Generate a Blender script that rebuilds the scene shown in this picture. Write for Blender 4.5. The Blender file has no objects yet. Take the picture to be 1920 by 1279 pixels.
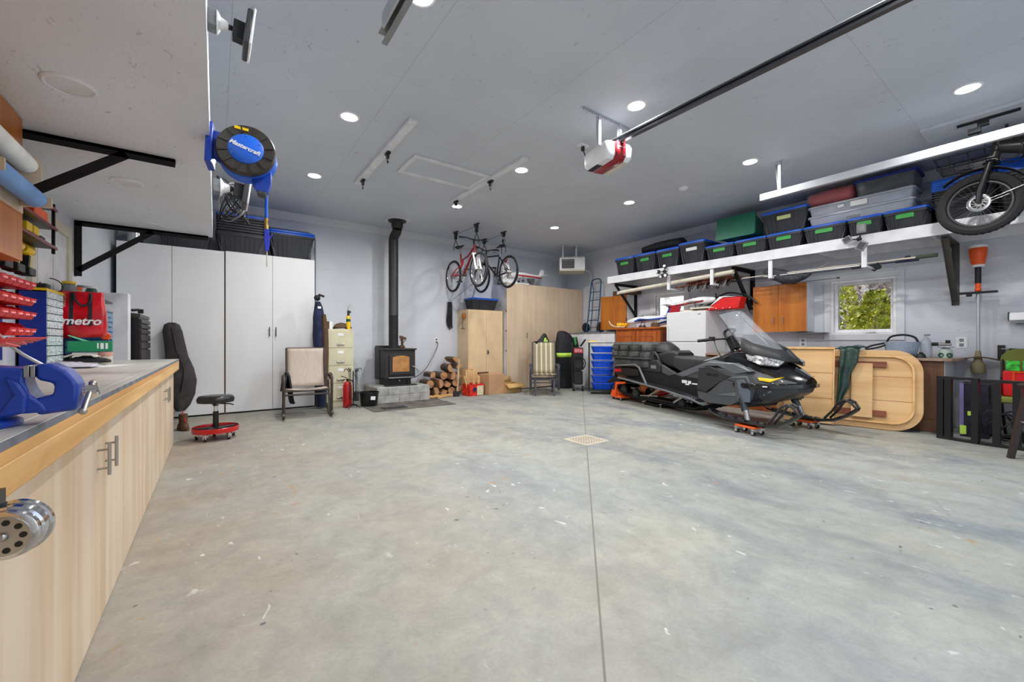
import bpy, bmesh, math, random
from math import sin, cos, pi, radians, hypot
from mathutils import Vector as V, Matrix, noise
R = random.Random(11)
sc = bpy.context.scene
C = sc.collection

def lin(c):
    return tuple(((x/255)/12.92 if x/255 <= .04045 else ((x/255+.055)/1.055)**2.4) for x in c) + (1,)

def mat(name, col, rough=.5, metal=0, var=.05, scale=6, bump=0, bscale=120, trans=0, coat=0, alpha=1, emit=0, spec=.5, stretch=(1, 1, 1), ior=1.45):
    """principled material whose colour wanders a little with a noise in object space"""
    m = bpy.data.materials.new(name); m.use_nodes = True
    n = m.node_tree.nodes; l = m.node_tree.links; b = n['Principled BSDF']
    c = lin(col)
    tc = n.new('ShaderNodeTexCoord'); mp = n.new('ShaderNodeMapping'); mp.inputs['Scale'].default_value = stretch
    l.new(tc.outputs['Object'], mp.inputs['Vector'])
    nz = n.new('ShaderNodeTexNoise'); nz.inputs['Scale'].default_value = scale; nz.inputs['Detail'].default_value = 4
    l.new(mp.outputs[0], nz.inputs['Vector'])
    cr = n.new('ShaderNodeValToRGB'); e = cr.color_ramp.elements
    e[0].position = .3; e[1].position = .7
    e[0].color = tuple(max(0, x*(1-var*2)) for x in c[:3]) + (1,); e[1].color = tuple(min(1, x*(1+var*2)) for x in c[:3]) + (1,)
    l.new(nz.outputs[0], cr.inputs[0]); l.new(cr.outputs[0], b.inputs['Base Color'])
    b.inputs['Roughness'].default_value = rough; b.inputs['Metallic'].default_value = metal
    b.inputs['Transmission Weight'].default_value = trans; b.inputs['Coat Weight'].default_value = coat
    b.inputs['Alpha'].default_value = alpha; b.inputs['IOR'].default_value = ior
    b.inputs['Specular IOR Level'].default_value = spec
    if emit:
        b.inputs['Emission Color'].default_value = c; b.inputs['Emission Strength'].default_value = emit
    if bump:
        z2 = n.new('ShaderNodeTexNoise'); z2.inputs['Scale'].default_value = bscale; z2.inputs['Detail'].default_value = 3
        l.new(mp.outputs[0], z2.inputs['Vector'])
        bp = n.new('ShaderNodeBump'); bp.inputs['Strength'].default_value = bump; bp.inputs['Distance'].default_value = .01
        l.new(z2.outputs[0], bp.inputs['Height']); l.new(bp.outputs[0], b.inputs['Normal'])
    return m

def wood(name, c1, c2, axis='Z', rough=.5, scale=9, coat=0, dens=1):
    """streaky wood, grain running along an axis"""
    m = bpy.data.materials.new(name); m.use_nodes = True
    n = m.node_tree.nodes; l = m.node_tree.links; b = n['Principled BSDF']
    tc = n.new('ShaderNodeTexCoord'); mp = n.new('ShaderNodeMapping')
    s = [1, 1, 1]; s['XYZ'.index(axis)] = .06; mp.inputs['Scale'].default_value = s
    l.new(tc.outputs['Object'], mp.inputs['Vector'])
    nz = n.new('ShaderNodeTexNoise'); nz.inputs['Scale'].default_value = scale*dens; nz.inputs['Detail'].default_value = 6; nz.inputs['Distortion'].default_value = .6
    l.new(mp.outputs[0], nz.inputs['Vector'])
    cr = n.new('ShaderNodeValToRGB'); e = cr.color_ramp.elements
    e[0].position = .34; e[1].position = .6; e[0].color = lin(c2); e[1].color = lin(c1)
    l.new(nz.outputs[0], cr.inputs[0])
    n2 = n.new('ShaderNodeTexNoise'); n2.inputs['Scale'].default_value = 1.3; l.new(tc.outputs['Object'], n2.inputs['Vector'])
    mx = n.new('ShaderNodeMix'); mx.data_type = 'RGBA'; mx.blend_type = 'MULTIPLY'; mx.inputs[0].default_value = .35
    l.new(cr.outputs[0], mx.inputs[6]); 
    c3 = n.new('ShaderNodeValToRGB'); c3.color_ramp.elements[0].color = (.72, .68, .66, 1); c3.color_ramp.elements[0].position = .35; c3.color_ramp.elements[1].position = .65
    l.new(n2.outputs[0], c3.inputs[0]); l.new(c3.outputs[0], mx.inputs[7]); l.new(mx.outputs[2], b.inputs['Base Color'])
    b.inputs['Roughness'].default_value = rough; b.inputs['Coat Weight'].default_value = coat
    return m

class MB:
    def __init__(s): s.v = []; s.f = []; s.m = []; s.k = 0; s.T = None
    def add(s, vs, fs, k=None):
        b = len(s.v)
        if s.T is not None: vs = [s.T @ V(p) for p in vs]
        s.v += [tuple(p) for p in vs]; s.f += [tuple(b+i for i in f) for f in fs]; s.m += [s.k if k is None else k]*len(fs)
        return s
    def box(s, lo, hi, k=None):
        x0, y0, z0 = lo; x1, y1, z1 = hi
        return s.add([(x0, y0, z0), (x1, y0, z0), (x1, y1, z0), (x0, y1, z0), (x0, y0, z1), (x1, y0, z1), (x1, y1, z1), (x0, y1, z1)],
              [(0, 3, 2, 1), (4, 5, 6, 7), (0, 1, 5, 4), (1, 2, 6, 5), (2, 3, 7, 6), (3, 0, 4, 7)], k)
    def bx(s, c, sz, rot=None, k=None):
        h = [a/2 for a in sz]; M = Matrix.Translation(V(c))
        if rot: M = M @ (Matrix.Rotation(rot[2], 4, 'Z') @ Matrix.Rotation(rot[1], 4, 'Y') @ Matrix.Rotation(rot[0], 4, 'X'))
        vs = [M @ V((a*h[0], b*h[1], d*h[2])) for d in (-1, 1) for a, b in ((-1, -1), (1, -1), (1, 1), (-1, 1))]
        return s.add(vs, [(0, 3, 2, 1), (4, 5, 6, 7), (0, 1, 5, 4), (1, 2, 6, 5), (2, 3, 7, 6), (3, 0, 4, 7)], k)
    def bar(s, p0, p1, w, h, k=None):
        """rectangular bar between two points; w = horizontal width, h = the other"""
        p0 = V(p0); p1 = V(p1); d = (p1-p0).normalized(); up = V((0, 0, 1)) if abs(d.z) < .99 else V((0, 1, 0))
        a = d.cross(up).normalized(); b = a.cross(d)
        vs = [p + a*(w/2)*i + b*(h/2)*j for p in (p0, p1) for i, j in ((-1, -1), (1, -1), (1, 1), (-1, 1))]
        return s.add(vs, [(0, 3, 2, 1), (4, 5, 6, 7), (0, 1, 5, 4), (1, 2, 6, 5), (2, 3, 7, 6), (3, 0, 4, 7)], k)
    def loft(s, rings, k=None, caps=True, close=True, loop=False):
        n = len(rings[0]); vs = [p for r in rings for p in r]; fs = []
        m = len(rings)
        for i in range(m if loop else m-1):
            j = (i+1) % m
            for a in range(n if close else n-1):
                b = (a+1) % n
                fs.append((i*n+a, i*n+b, j*n+b, j*n+a))
        if caps and close and not loop: fs += [tuple(reversed(range(n))), tuple((m-1)*n+a for a in range(n))]
        return s.add(vs, fs, k)
    def tube(s, pts, r, n=8, k=None, loop=False, caps=True):
        pts = [V(p) for p in pts]; rs = r if isinstance(r, (list, tuple)) else [r]*len(pts)
        m = len(pts); rings = []; a = None
        for i, p in enumerate(pts):
            if loop: d = (pts[(i+1) % m]-pts[i-1])
            else: d = pts[min(i+1, m-1)]-pts[max(i-1, 0)]
            d = d.normalized() if d.length > 1e-9 else V((0, 0, 1))
            if a is None:
                a = d.cross(V((0, 0, 1)) if abs(d.z) < .9 else V((1, 0, 0))).normalized()
            else:
                a = (a-d*a.dot(d)); a = a.normalized() if a.length > 1e-6 else d.orthogonal().normalized()
            b = d.cross(a)
            rings.append([p+(a*cos(2*pi*t/n)+b*sin(2*pi*t/n))*rs[i] for t in range(n)])
        return s.loft(rings, k, caps, True, loop)
    def cyl(s, p0, p1, r0, r1=None, n=20, k=None): return s.tube([p0, p1], [r0, r0 if r1 is None else r1], n, k)
    def lathe(s, c, ax, prof, n=24, k=None, caps=True):
        """prof: (radius, distance along the axis)"""
        c = V(c); ax = V(ax).normalized(); a = ax.orthogonal().normalized(); b = ax.cross(a)
        return s.loft([[c+ax*h+(a*cos(2*pi*t/n)+b*sin(2*pi*t/n))*max(r, 1e-4) for t in range(n)] for r, h in prof], k, caps)
    def torus(s, c, ax, Rr, r, n=32, m=8, k=None, sq=1):
        c = V(c); ax = V(ax).normalized(); a = ax.orthogonal().normalized(); b = ax.cross(a)
        rings = []
        for i in range(n):
            t = 2*pi*i/n; d = a*cos(t)+b*sin(t)
            rings.append([c+d*(Rr+r*cos(2*pi*j/m))+ax*(r*sq*sin(2*pi*j/m)) for j in range(m)])
        return s.loft(rings, k, False, True, True)
    def prism(s, pts, a, b, ax='y', k=None):
        """2D outline swept between two offsets: ax y -> points are (x, z); ax x -> (y, z); ax z -> (x, y)"""
        f = {'y': lambda p, q: (p[0], q, p[1]), 'x': lambda p, q: (q, p[0], p[1]), 'z': lambda p, q: (p[0], p[1], q)}[ax]
        return s.loft([[f(p, a) for p in pts], [f(p, b) for p in pts]], k)
    def ball(s, c, r, n=12, m=8, k=None):
        rx, ry, rz = r if isinstance(r, (tuple, list)) else (r, r, r); c = V(c)
        return s.loft([[c+V((rx*sin(pi*i/m)*cos(2*pi*t/n), ry*sin(pi*i/m)*sin(2*pi*t/n), -rz*cos(pi*i/m))) for t in range(n)] for i in [.02]+list(range(1, m))+[m-.02]], k)
    def grid(s, fn, nu, nv, k=None):
        vs = [fn(i/nu, j/nv) for i in range(nu+1) for j in range(nv+1)]
        return s.add(vs, [(i*(nv+1)+j, (i+1)*(nv+1)+j, (i+1)*(nv+1)+j+1, i*(nv+1)+j+1) for i in range(nu) for j in range(nv)], k)
    def build(s, name, mats, parent=None, bev=0, smooth=40, solid=0, sub=0, loc=None, rz=0, disp=0):
        me = bpy.data.meshes.new(name); me.from_pydata(s.v, [], s.f)
        mats = mats if isinstance(mats, (list, tuple)) else [mats]
        for m in mats: me.materials.append(m)
        me.polygons.foreach_set('material_index', s.m)
        bm = bmesh.new(); bm.from_mesh(me); bmesh.ops.recalc_face_normals(bm, faces=bm.faces); bm.to_mesh(me); bm.free()
        if smooth:
            me.polygons.foreach_set('use_smooth', [True]*len(me.polygons)); me.set_sharp_from_angle(angle=radians(smooth))
        o = bpy.data.objects.new(name, me); C.objects.link(o)
        if parent: o.parent = parent
        if loc is not None: o.location = loc
        if rz: o.rotation_euler.z = rz
        if solid: md = o.modifiers.new('thick', 'SOLIDIFY'); md.thickness = solid; md.offset = 0
        if sub: md = o.modifiers.new('round', 'SUBSURF'); md.levels = sub; md.render_levels = sub
        if bev: md = o.modifiers.new('edge', 'BEVEL'); md.width = bev; md.segments = 2; md.limit_method = 'ANGLE'; md.angle_limit = radians(35)
        return o

def tag(o, label, cat=None, group=None, kind=None):
    o['label'] = label
    if cat: o['category'] = cat
    if group: o['group'] = group
    if kind: o['kind'] = kind
    return o
def thing(name, label, cat, loc=(0, 0, 0), rz=0, group=None, rot=None):
    o = bpy.data.objects.new(name, None); C.objects.link(o); o.empty_display_size = .05
    o.location = loc; o.rotation_euler = rot if rot else (0, 0, rz)
    return tag(o, label, cat, group)
def struct(o): o['kind'] = 'structure'; return o
def kids(o): return [c for c in bpy.data.objects if c.parent == o]
def copy_tree(o, parent=None):
    c = o.copy(); C.objects.link(c); c.parent = parent
    for ch in kids(o): copy_tree(ch, c)
    return c
def again(o, label, loc, rz=None, scale=None, group=None):
    c = copy_tree(o); c['label'] = label; c.location = loc
    if rz is not None: c.rotation_euler.z = rz
    if scale: c.scale = scale
    if group: c['group'] = group
    return c
def text(name, s, size, m, parent, loc, rot=(pi/2, 0, 0), ext=.001, shear=0, off=0, sx=1):
    cu = bpy.data.curves.new(name, 'FONT'); cu.body = s; cu.size = size; cu.extrude = ext; cu.shear = shear; cu.offset = off
    cu.align_x = 'CENTER'; cu.align_y = 'CENTER'; cu.materials.append(m)
    f = bpy.data.objects.new('font', cu); C.objects.link(f)
    me = bpy.data.meshes.new_from_object(f.evaluated_get(bpy.context.evaluated_depsgraph_get())); bpy.data.objects.remove(f)
    o = bpy.data.objects.new(name, me); C.objects.link(o); o.parent = parent; o.location = loc; o.rotation_euler = rot; o.scale = (sx, 1, 1)
    return o
def rrect(x0, y0, x1, y1, r, n=5):
    out = []
    for cx, cy, a in ((x1-r, y0+r, -90), (x1-r, y1-r, 0), (x0+r, y1-r, 90), (x0+r, y0+r, 180)):
        out += [(cx+r*cos(radians(a+90*i/n)), cy+r*sin(radians(a+90*i/n))) for i in range(n+1)]
    return out
def arc(p0, p1, sag, n=10, d=(0, 0, -1)):
    p0 = V(p0); p1 = V(p1); d = V(d)
    return [p0.lerp(p1, i/n)+d*sag*4*(i/n)*(1-i/n) for i in range(n+1)]
def spline(pts, n=6):
    P = [V(p) for p in pts]; P = [P[0]*2-P[1]]+P+[P[-1]*2-P[-2]]; out = []
    for i in range(1, len(P)-2):
        for j in range(n):
            t = j/n; a, b, c, d = P[i-1:i+3]
            out.append(.5*((2*b)+(c-a)*t+(2*a-5*b+4*c-d)*t*t+(3*b-a-3*c+d)*t**3))
    return out+[P[-2]]
BACK, RIGHT, LEFT = 0, -pi/2, pi/2     # which wall a thing stands against: its own front is -y

# palette
M = dict(
 black=mat('black plastic', (30, 30, 32), .45), blackm=mat('black painted metal', (24, 24, 27), .35), rubber=mat('black rubber', (32, 32, 34), .75, var=.1),
 dgrey=mat('dark grey plastic', (66, 67, 70), .5), grey=mat('grey plastic', (128, 130, 134), .5), white=mat('white plastic', (236, 237, 240), .35),
 whitep=mat('white painted board', (226, 227, 232), .5, bump=.1), melamine=mat('white melamine', (226, 227, 229), .4, var=.015, scale=2),
 steel=mat('brushed steel', (178, 176, 172), .3, 1), chrome=mat('chrome', (215, 215, 216), .12, 1), alum=mat('galvanized steel', (200, 203, 207), .38, .8),
 red=mat('red plastic', (214, 26, 30), .38), redp=mat('red paint', (190, 24, 28), .3, coat=.4), orange=mat('orange paint', (236, 92, 32), .4),
 blue=mat('blue lid plastic', (28, 98, 214), .4), bluep=mat('blue tool paint', (24, 64, 168), .35, coat=.3, bump=.15, bscale=300), navy=mat('navy plastic', (20, 50, 140), .45),
 tote=mat('charcoal tote plastic', (52, 54, 60), .5), green=mat('green label', (70, 165, 80), .6), paper=mat('white paper', (235, 235, 232), .8),
 yellow=mat('yellow plastic', (238, 196, 24), .4), card=mat('cardboard', (188, 148, 112), .85, var=.06), brown=mat('brown leather', (92, 66, 46), .7),
 beige=mat('beige painted steel', (216, 190, 152), .4, var=.03), cream=mat('cream painted steel', (206, 201, 172), .4, var=.03),
 skin=mat('cream plastic', (214, 206, 190), .5), cloth=mat('black nylon', (30, 31, 36), .7, var=.2, scale=14, bump=.4, bscale=40),
 iron=mat('stove iron', (52, 50, 50), .5, .3, bump=.1), concrete=mat('grey block', (168, 168, 164), .9, var=.12, scale=9, bump=.5, bscale=60),
 glassy=mat('clear plastic', (225, 228, 235), .12, trans=.9, ior=1.2), glass=mat('window glass', (250, 252, 255), 0, trans=1, ior=1.01, var=0),
 orangewood=wood('honey veneer', (196, 118, 40), (176, 98, 30), 'Z', .35, 14), oak=wood('reddish oak', (186, 98, 36), (158, 74, 24), 'Z', .35, 12),
 walnut=wood('walnut veneer', (120, 82, 58), (98, 64, 44), 'Z', .45, 12), pine=wood('pine board', (232, 190, 128), (208, 156, 92), 'Y', .5, 8),
 ply=wood('maple ply', (214, 194, 170), (206, 182, 154), 'Z', .5, 11), birch=wood('birch ply with streaks', (220, 202, 180), (204, 176, 144), 'Z', .5, 8),
 tablewood=wood('pale table wood', (222, 184, 132), (206, 162, 108), 'X', .5, 8), darkwood=wood('red cedar batten', (140, 78, 50), (112, 58, 38), 'X', .55, 12),
 log=wood('split log', (186, 140, 100), (140, 96, 64), 'X', .9, 18), bark=mat('bark', (92, 78, 66), .95, var=.25, scale=20, bump=.8, bscale=60),
 hivis=mat('lime band', (196, 236, 90), .5), dkgreen=mat('dark green plastic', (22, 84, 62), .4), olive=mat('olive fabric', (122, 130, 60), .8),
)
# ---------------------------------------------------------------- the room
XL, XR, YF, YB, ZC = -1.15, 7.77, -.6, 8.19, 3.39

def osb(name, base, seams, dark=.86):
    """painted strand board: small chips and grooves, faint sheet seams"""
    m = bpy.data.materials.new(name); m.use_nodes = True
    n = m.node_tree.nodes; l = m.node_tree.links; b = n['Principled BSDF']; b.inputs['Roughness'].default_value = .5
    g = n.new('ShaderNodeNewGeometry'); base = lin(base)
    nz = n.new('ShaderNodeTexNoise'); nz.inputs['Scale'].default_value = 1.1; nz.inputs['Detail'].default_value = 3; l.new(g.outputs['Position'], nz.inputs['Vector'])
    cr = n.new('ShaderNodeValToRGB'); cr.color_ramp.elements[0].position = .3; cr.color_ramp.elements[1].position = .75
    cr.color_ramp.elements[0].color = tuple(x*.93 for x in base[:3])+(1,); cr.color_ramp.elements[1].color = tuple(x*1.05 for x in base[:3])+(1,)
    l.new(nz.outputs[0], cr.inputs[0])
    mp = n.new('ShaderNodeMapping'); mp.inputs['Scale'].default_value = (1, .35, 1); l.new(g.outputs['Position'], mp.inputs['Vector'])
    vo = n.new('ShaderNodeTexNoise'); vo.inputs['Scale'].default_value = 42; vo.inputs['Detail'].default_value = 3; vo.inputs['Distortion'].default_value = 1.2; l.new(mp.outputs[0], vo.inputs['Vector'])
    c2 = n.new('ShaderNodeValToRGB'); c2.color_ramp.elements[0].position = .27; c2.color_ramp.elements[1].position = .34; c2.color_ramp.elements[0].color = (.62, .6, .62, 1)
    l.new(vo.outputs[0], c2.inputs[0])
    mx = n.new('ShaderNodeMix'); mx.data_type = 'RGBA'; mx.blend_type = 'MULTIPLY'; mx.inputs[0].default_value = .8
    l.new(cr.outputs[0], mx.inputs[6]); l.new(c2.outputs[0], mx.inputs[7]); last = mx.outputs[2]
    sp = n.new('ShaderNodeSeparateXYZ'); l.new(g.outputs['Position'], sp.inputs[0])
    for axn, step, off, dim in seams:
        a = n.new('ShaderNodeMath'); a.operation = 'ADD'; a.inputs[1].default_value = -off+step*20; l.new(sp.outputs[axn], a.inputs[0])
        q = n.new('ShaderNodeMath'); q.operation = 'MODULO'; q.inputs[1].default_value = step; l.new(a.outputs[0], q.inputs[0])
        t = n.new('ShaderNodeMath'); t.operation = 'LESS_THAN'; t.inputs[1].default_value = .005; l.new(q.outputs[0], t.inputs[0])
        k = n.new('ShaderNodeMix'); k.data_type = 'RGBA'; k.blend_type = 'MULTIPLY'; k.inputs[7].default_value = (dim, dim, dim, 1)
        l.new(t.outputs[0], k.inputs[0]); l.new(last, k.inputs[6]); last = k.outputs[2]
    l.new(last, b.inputs['Base Color'])
    bp = n.new('ShaderNodeBump'); bp.inputs['Strength'].default_value = .35; bp.inputs['Distance'].default_value = .004
    l.new(vo.outputs[0], bp.inputs['Height']); l.new(bp.outputs[0], b.inputs['Normal'])
    return m
m_ceil = osb('painted ceiling board', (203, 209, 219), [('X', 1.22, .09, .72), ('Y', 2.44, 1.02, .78)])
m_wall = osb('painted wall board', (208, 212, 221), [('Z', 1.22, 1.22, .85)])
m_deck = osb('painted platform underside', (232, 236, 243), [])

def concrete_floor():
    m = bpy.data.materials.new('stained concrete'); m.use_nodes = True
    n = m.node_tree.nodes; l = m.node_tree.links; b = n['Principled BSDF']
    g = n.new('ShaderNodeNewGeometry'); P = g.outputs['Position']
    def nz(s, d=5, dist=0, sc3=None, rot=0, ro=.5):
        v = P
        if sc3:
            mp = n.new('ShaderNodeMapping'); mp.inputs['Scale'].default_value = sc3; mp.inputs['Rotation'].default_value = (0, 0, rot); l.new(P, mp.inputs[0]); v = mp.outputs[0]
        t = n.new('ShaderNodeTexNoise'); t.inputs['Scale'].default_value = s; t.inputs['Detail'].default_value = d; t.inputs['Distortion'].default_value = dist; t.inputs['Roughness'].default_value = ro
        l.new(v, t.inputs['Vector']); return t.outputs[0]
    def ramp(src, *st):
        r = n.new('ShaderNodeValToRGB'); e = r.color_ramp.elements
        while len(e) < len(st): e.new(.5)
        for q, (p, c) in zip(e, st): q.position = p; q.color = c
        l.new(src, r.inputs[0]); return r.outputs[0]
    def mix(f, a, c, bt='MIX'):
        x = n.new('ShaderNodeMix'); x.data_type = 'RGBA'; x.blend_type = bt
        if isinstance(f, float): x.inputs[0].default_value = f
        else: l.new(f, x.inputs[0])
        for i, w in ((6, a), (7, c)):
            if isinstance(w, tuple): x.inputs[i].default_value = w
            else: l.new(w, x.inputs[i])
        return x.outputs[2]
    W = (1, 1, 1, 1); K = (0, 0, 0, 1)
    col = ramp(nz(.55, 4, .3), (.3, lin((150, 154, 152))), (.5, lin((158, 160, 152))), (.7, lin((164, 163, 150))))
    # warmer, redder dust near the workbench (x small); slate smudges growing to the right, with daylight's blue painted in
    sp = n.new('ShaderNodeSeparateXYZ'); l.new(P, sp.inputs[0])
    wx = n.new('ShaderNodeMapRange'); wx.inputs[1].default_value = 2.2; wx.inputs[2].default_value = -.2; l.new(sp.outputs['X'], wx.inputs[0])
    wm = n.new('ShaderNodeMath'); wm.operation = 'MULTIPLY'; l.new(wx.outputs[0], wm.inputs[0]); l.new(ramp(nz(1.3, 5), (.35, (.25, .25, .25, 1)), (.65, W)), wm.inputs[1])
    col = mix(wm.outputs[0], col, lin((152, 141, 126)))
    slate = ramp(nz(1.5, 12, .3, (1, .5, 1), .5, .72), (.47, K), (.62, W))
    cx = n.new('ShaderNodeMapRange'); cx.inputs[1].default_value = .8; cx.inputs[2].default_value = 3.2; cx.inputs[3].default_value = .25; cx.inputs[4].default_value = .85; l.new(sp.outputs['X'], cx.inputs[0])
    cm = n.new('ShaderNodeMath'); cm.operation = 'MULTIPLY'; l.new(slate, cm.inputs[0]); l.new(cx.outputs[0], cm.inputs[1])
    col = mix(cm.outputs[0], col, lin((122, 127, 132)))
    fine = ramp(nz(14, 8, .5), (.3, (.92, .92, .925, 1)), (.7, (1.03, 1.03, 1.03, 1)))
    col = mix(1., col, fine, 'MULTIPLY')
    blot = ramp(nz(4.5, 10, .4, None, 0, .75), (.38, (.86, .86, .86, 1)), (.6, (1.06, 1.055, 1.05, 1)))
    col = mix(1., col, blot, 'MULTIPLY')
    grit = ramp(nz(70, 4), (.3, (.88, .88, .88, 1)), (.6, W))
    col = mix(.7, col, grit, 'MULTIPLY')
    def gate(a, lo, hi, s):        # only where a broad noise allows it
        q = n.new('ShaderNodeMath'); q.operation = 'MULTIPLY'; l.new(a, q.inputs[0]); l.new(ramp(nz(s, 3, 0, (1, 1, 1), 1), (lo, K), (hi, W)), q.inputs[1]); return q.outputs[0]
    white = gate(ramp(nz(13, 4, .6, (1, .6, 1), .9), (.67, K), (.71, (.75, .75, .75, 1))), .42, .58, 1.1)
    col = mix(white, col, lin((214, 214, 208)))
    spots = gate(ramp(nz(17, 1), (.72, K), (.74, W)), .5, .6, 1.4)
    col = mix(spots, col, lin((98, 98, 100)))
    rust = gate(ramp(nz(5, 4, 1.5, (1, .7, 1), 2), (.66, K), (.73, W)), .5, .62, .8)
    col = mix(rust, col, lin((160, 130, 92)))
    # saw cuts running diagonally out of the drain, and tyre tracks
    X0, Y0 = 3.36, 3.24
    def band(a, c, off, w, ymin=None):
        m1 = n.new('ShaderNodeVectorMath'); m1.operation = 'DOT_PRODUCT'; m1.inputs[1].default_value = (a, c, 0); l.new(P, m1.inputs[0])
        s1 = n.new('ShaderNodeMath'); s1.operation = 'SUBTRACT'; s1.inputs[1].default_value = off; l.new(m1.outputs['Value'], s1.inputs[0])
        s2 = n.new('ShaderNodeMath'); s2.operation = 'ABSOLUTE'; l.new(s1.outputs[0], s2.inputs[0])
        s3 = n.new('ShaderNodeMapRange'); s3.inputs[1].default_value = w; s3.inputs[2].default_value = w*.5; l.new(s2.outputs[0], s3.inputs[0]); return s3.outputs[0]
    col = mix(band(.7071, -.7071, .7071*(X0-Y0), .006), col, lin((112, 108, 100)))
    b2 = n.new('ShaderNodeMath'); b2.operation = 'MULTIPLY'; b2.inputs[1].default_value = .45; l.new(band(.7071, .7071, .7071*(X0+Y0), .008), b2.inputs[0])
    col = mix(b2.outputs[0], col, lin((130, 124, 112)))
    for off, w, st in ((4.55, .09, .35), (4.1, .05, .2), (5.9, .08, .25)):
        bb = band(.96, .28, off, w); q = n.new('ShaderNodeMath'); q.operation = 'MULTIPLY'; q.inputs[1].default_value = st; l.new(bb, q.inputs[0]); 
        col = mix(gate(q.outputs[0], .42, .55, .9), col, lin((140, 134, 114)))
    l.new(col, b.inputs['Base Color'])
    rr = n.new('ShaderNodeMapRange'); rr.inputs[3].default_value = .42; rr.inputs[4].default_value = .68; l.new(nz(2.5, 5), rr.inputs[0]); l.new(rr.outputs[0], b.inputs['Roughness'])
    bp = n.new('ShaderNodeBump'); bp.inputs['Strength'].default_value = .12; bp.inputs['Distance'].default_value = .01; l.new(nz(30, 6), bp.inputs['Height']); l.new(bp.outputs[0], b.inputs['Normal'])
    return m
m_floor = concrete_floor()

struct(MB().box((XL-.15, YF-.15, -.12), (XR+.15, YB+.15, 0)).build('floor', m_floor, smooth=0))
struct(MB().box((XL-.15, YF-.15, ZC), (XR+.15, YB+.15, ZC+.12)).build('ceiling', m_ceil, smooth=0))
struct(MB().box((XL-.15, YB, 0), (XR+.15, YB+.15, ZC)).build('wall_back', m_wall, smooth=0))
struct(MB().box((XL-.15, YF, 0), (XL, YB, ZC)).build('wall_left', m_wall, smooth=0))
def holed(y0, y1, holes, x0, x1):          # wall along y with rectangular holes (ya, yb, za, zb)
    b = MB(); ys = sorted({y0, y1} | {h[0] for h in holes} | {h[1] for h in holes})
    for a, c in zip(ys, ys[1:]):
        hs = [h for h in holes if h[0] <= a and h[1] >= c]
        if not hs: b.box((x0, a, 0), (x1, c, ZC))
        else: b.box((x0, a, 0), (x1, c, hs[0][2])); b.box((x0, a, hs[0][3]), (x1, c, ZC))
    return b
W1 = (1.52, 2.28, 1.21, 2.03); W2 = (4.72, 5.46, 1.25, 2.13)
struct(holed(YF, YB, [W1, W2], XR, XR+.15).build('wall_right', m_wall, smooth=0))
struct(MB().box((XL, YF-.15, 0), (.9, YF, ZC)).box((5.75, YF-.15, 0), (XR, YF, ZC)).box((.9, YF-.15, 2.85), (5.75, YF, ZC)).build('wall_front', m_wall, smooth=0))
m_trim = mat('grey-white trim', (214, 217, 223), .5, var=.02)
for nm, lo, hi in (('trim_1', (XL, YB-.022, ZC-.15), (XR, YB, ZC)), ('trim_2', (XR-.022, YF, ZC-.15), (XR, YB-.022, ZC)), ('trim_3', (XL, YF, ZC-.15), (XL+.022, YB-.022, ZC))):
    struct(MB().box(lo, hi).build(nm, m_trim, bev=.004))
struct(MB().box((XR-.012, YF, 0), (XR, .86, .16)).build('baseboard_right', mat('bare concrete curb', (176, 178, 180), .9), bev=.003))

def window(name, h):
    y0, y1, z0, z1 = h; x = XR; w = MB()
    for lo, hi in (((y0-.085, z0-.085), (y1+.085, z0)), ((y0-.085, z1), (y1+.085, z1+.085)), ((y0-.085, z0), (y0, z1)), ((y1, z0), (y1+.085, z1))):
        w.box((x-.022, lo[0], lo[1]), (x, hi[0], hi[1]))
    r = struct(w.build(name, m_trim, bev=.003))
    f = MB()
    for t, xa, xb in ((.035, x-.01, x+.12), (.075, x+.05, x+.11)):
        f.box((xa, y0, z0), (xb, y1, z0+t)).box((xa, y0, z1-t), (xb, y1, z1)).box((xa, y0, z0+t), (xb, y0+t, z1-t)).box((xa, y1-t, z0+t), (xb, y1, z1-t))
    f.build('window_frame', M['white'], r, bev=.003)
    MB().box((x+.075, y0+.075, z0+.075), (x+.081, y1-.075, z1-.075)).build('window_pane', M['glass'], r, smooth=0)
    MB().bx((x-.01, y0+.28, z0+.03), (.03, .12, .02)).bx((x-.03, y0+.26, z0+.035), (.015, .07, .012)).build('crank_handle', M['white'], r, bev=.003)
window('window_1', W1); window('window_2', W2)

# door in the left wall
d = struct(MB().box((XL, 4.72, 0), (XL+.012, 5.58, 2.08)).build('door_1', M['whitep'], bev=.002))
c = MB()
c.box((XL, 5.58, 0), (XL+.03, 5.68, 2.17)).box((XL, 4.62, 0), (XL+.03, 4.72, 2.17)).box((XL, 4.72, 2.08), (XL+.03, 5.58, 2.17)); c.build('door_casing', M['skin'], d, bev=.003)
p = MB()
for a, b_ in ((4.8, 5.12), (5.18, 5.5)):
    for z0, z1 in ((.15, .85), (.95, 1.95)):
        p.box((XL+.012, a, z0), (XL+.018, b_, z1))
p.build('door_panel', M['whitep'], d, bev=.004)
MB().cyl((XL+.01, 4.78, 1), (XL+.07, 4.78, 1), .012).ball((XL+.08, 4.78, 1), .028).build('door_handle', M['steel'], d)

# drain grate in the floor
d = thing('floor_drain', 'square beige perforated drain grate set in the concrete floor', 'drain', (3.36, 3.24, 0))
MB().box((-.19, -.19, 0), (.19, .19, .004)).build('grate', mat('drain grate', (178, 170, 154), .7), d, bev=.001)
b = MB()
for i in range(7):
    for j in range(7): b.bx((-.12+i*.04, -.12+j*.04, .0042), (.018, .018, .001))
b.build('slots', mat('drain holes', (110, 90, 84), .8), d, smooth=0)

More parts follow.
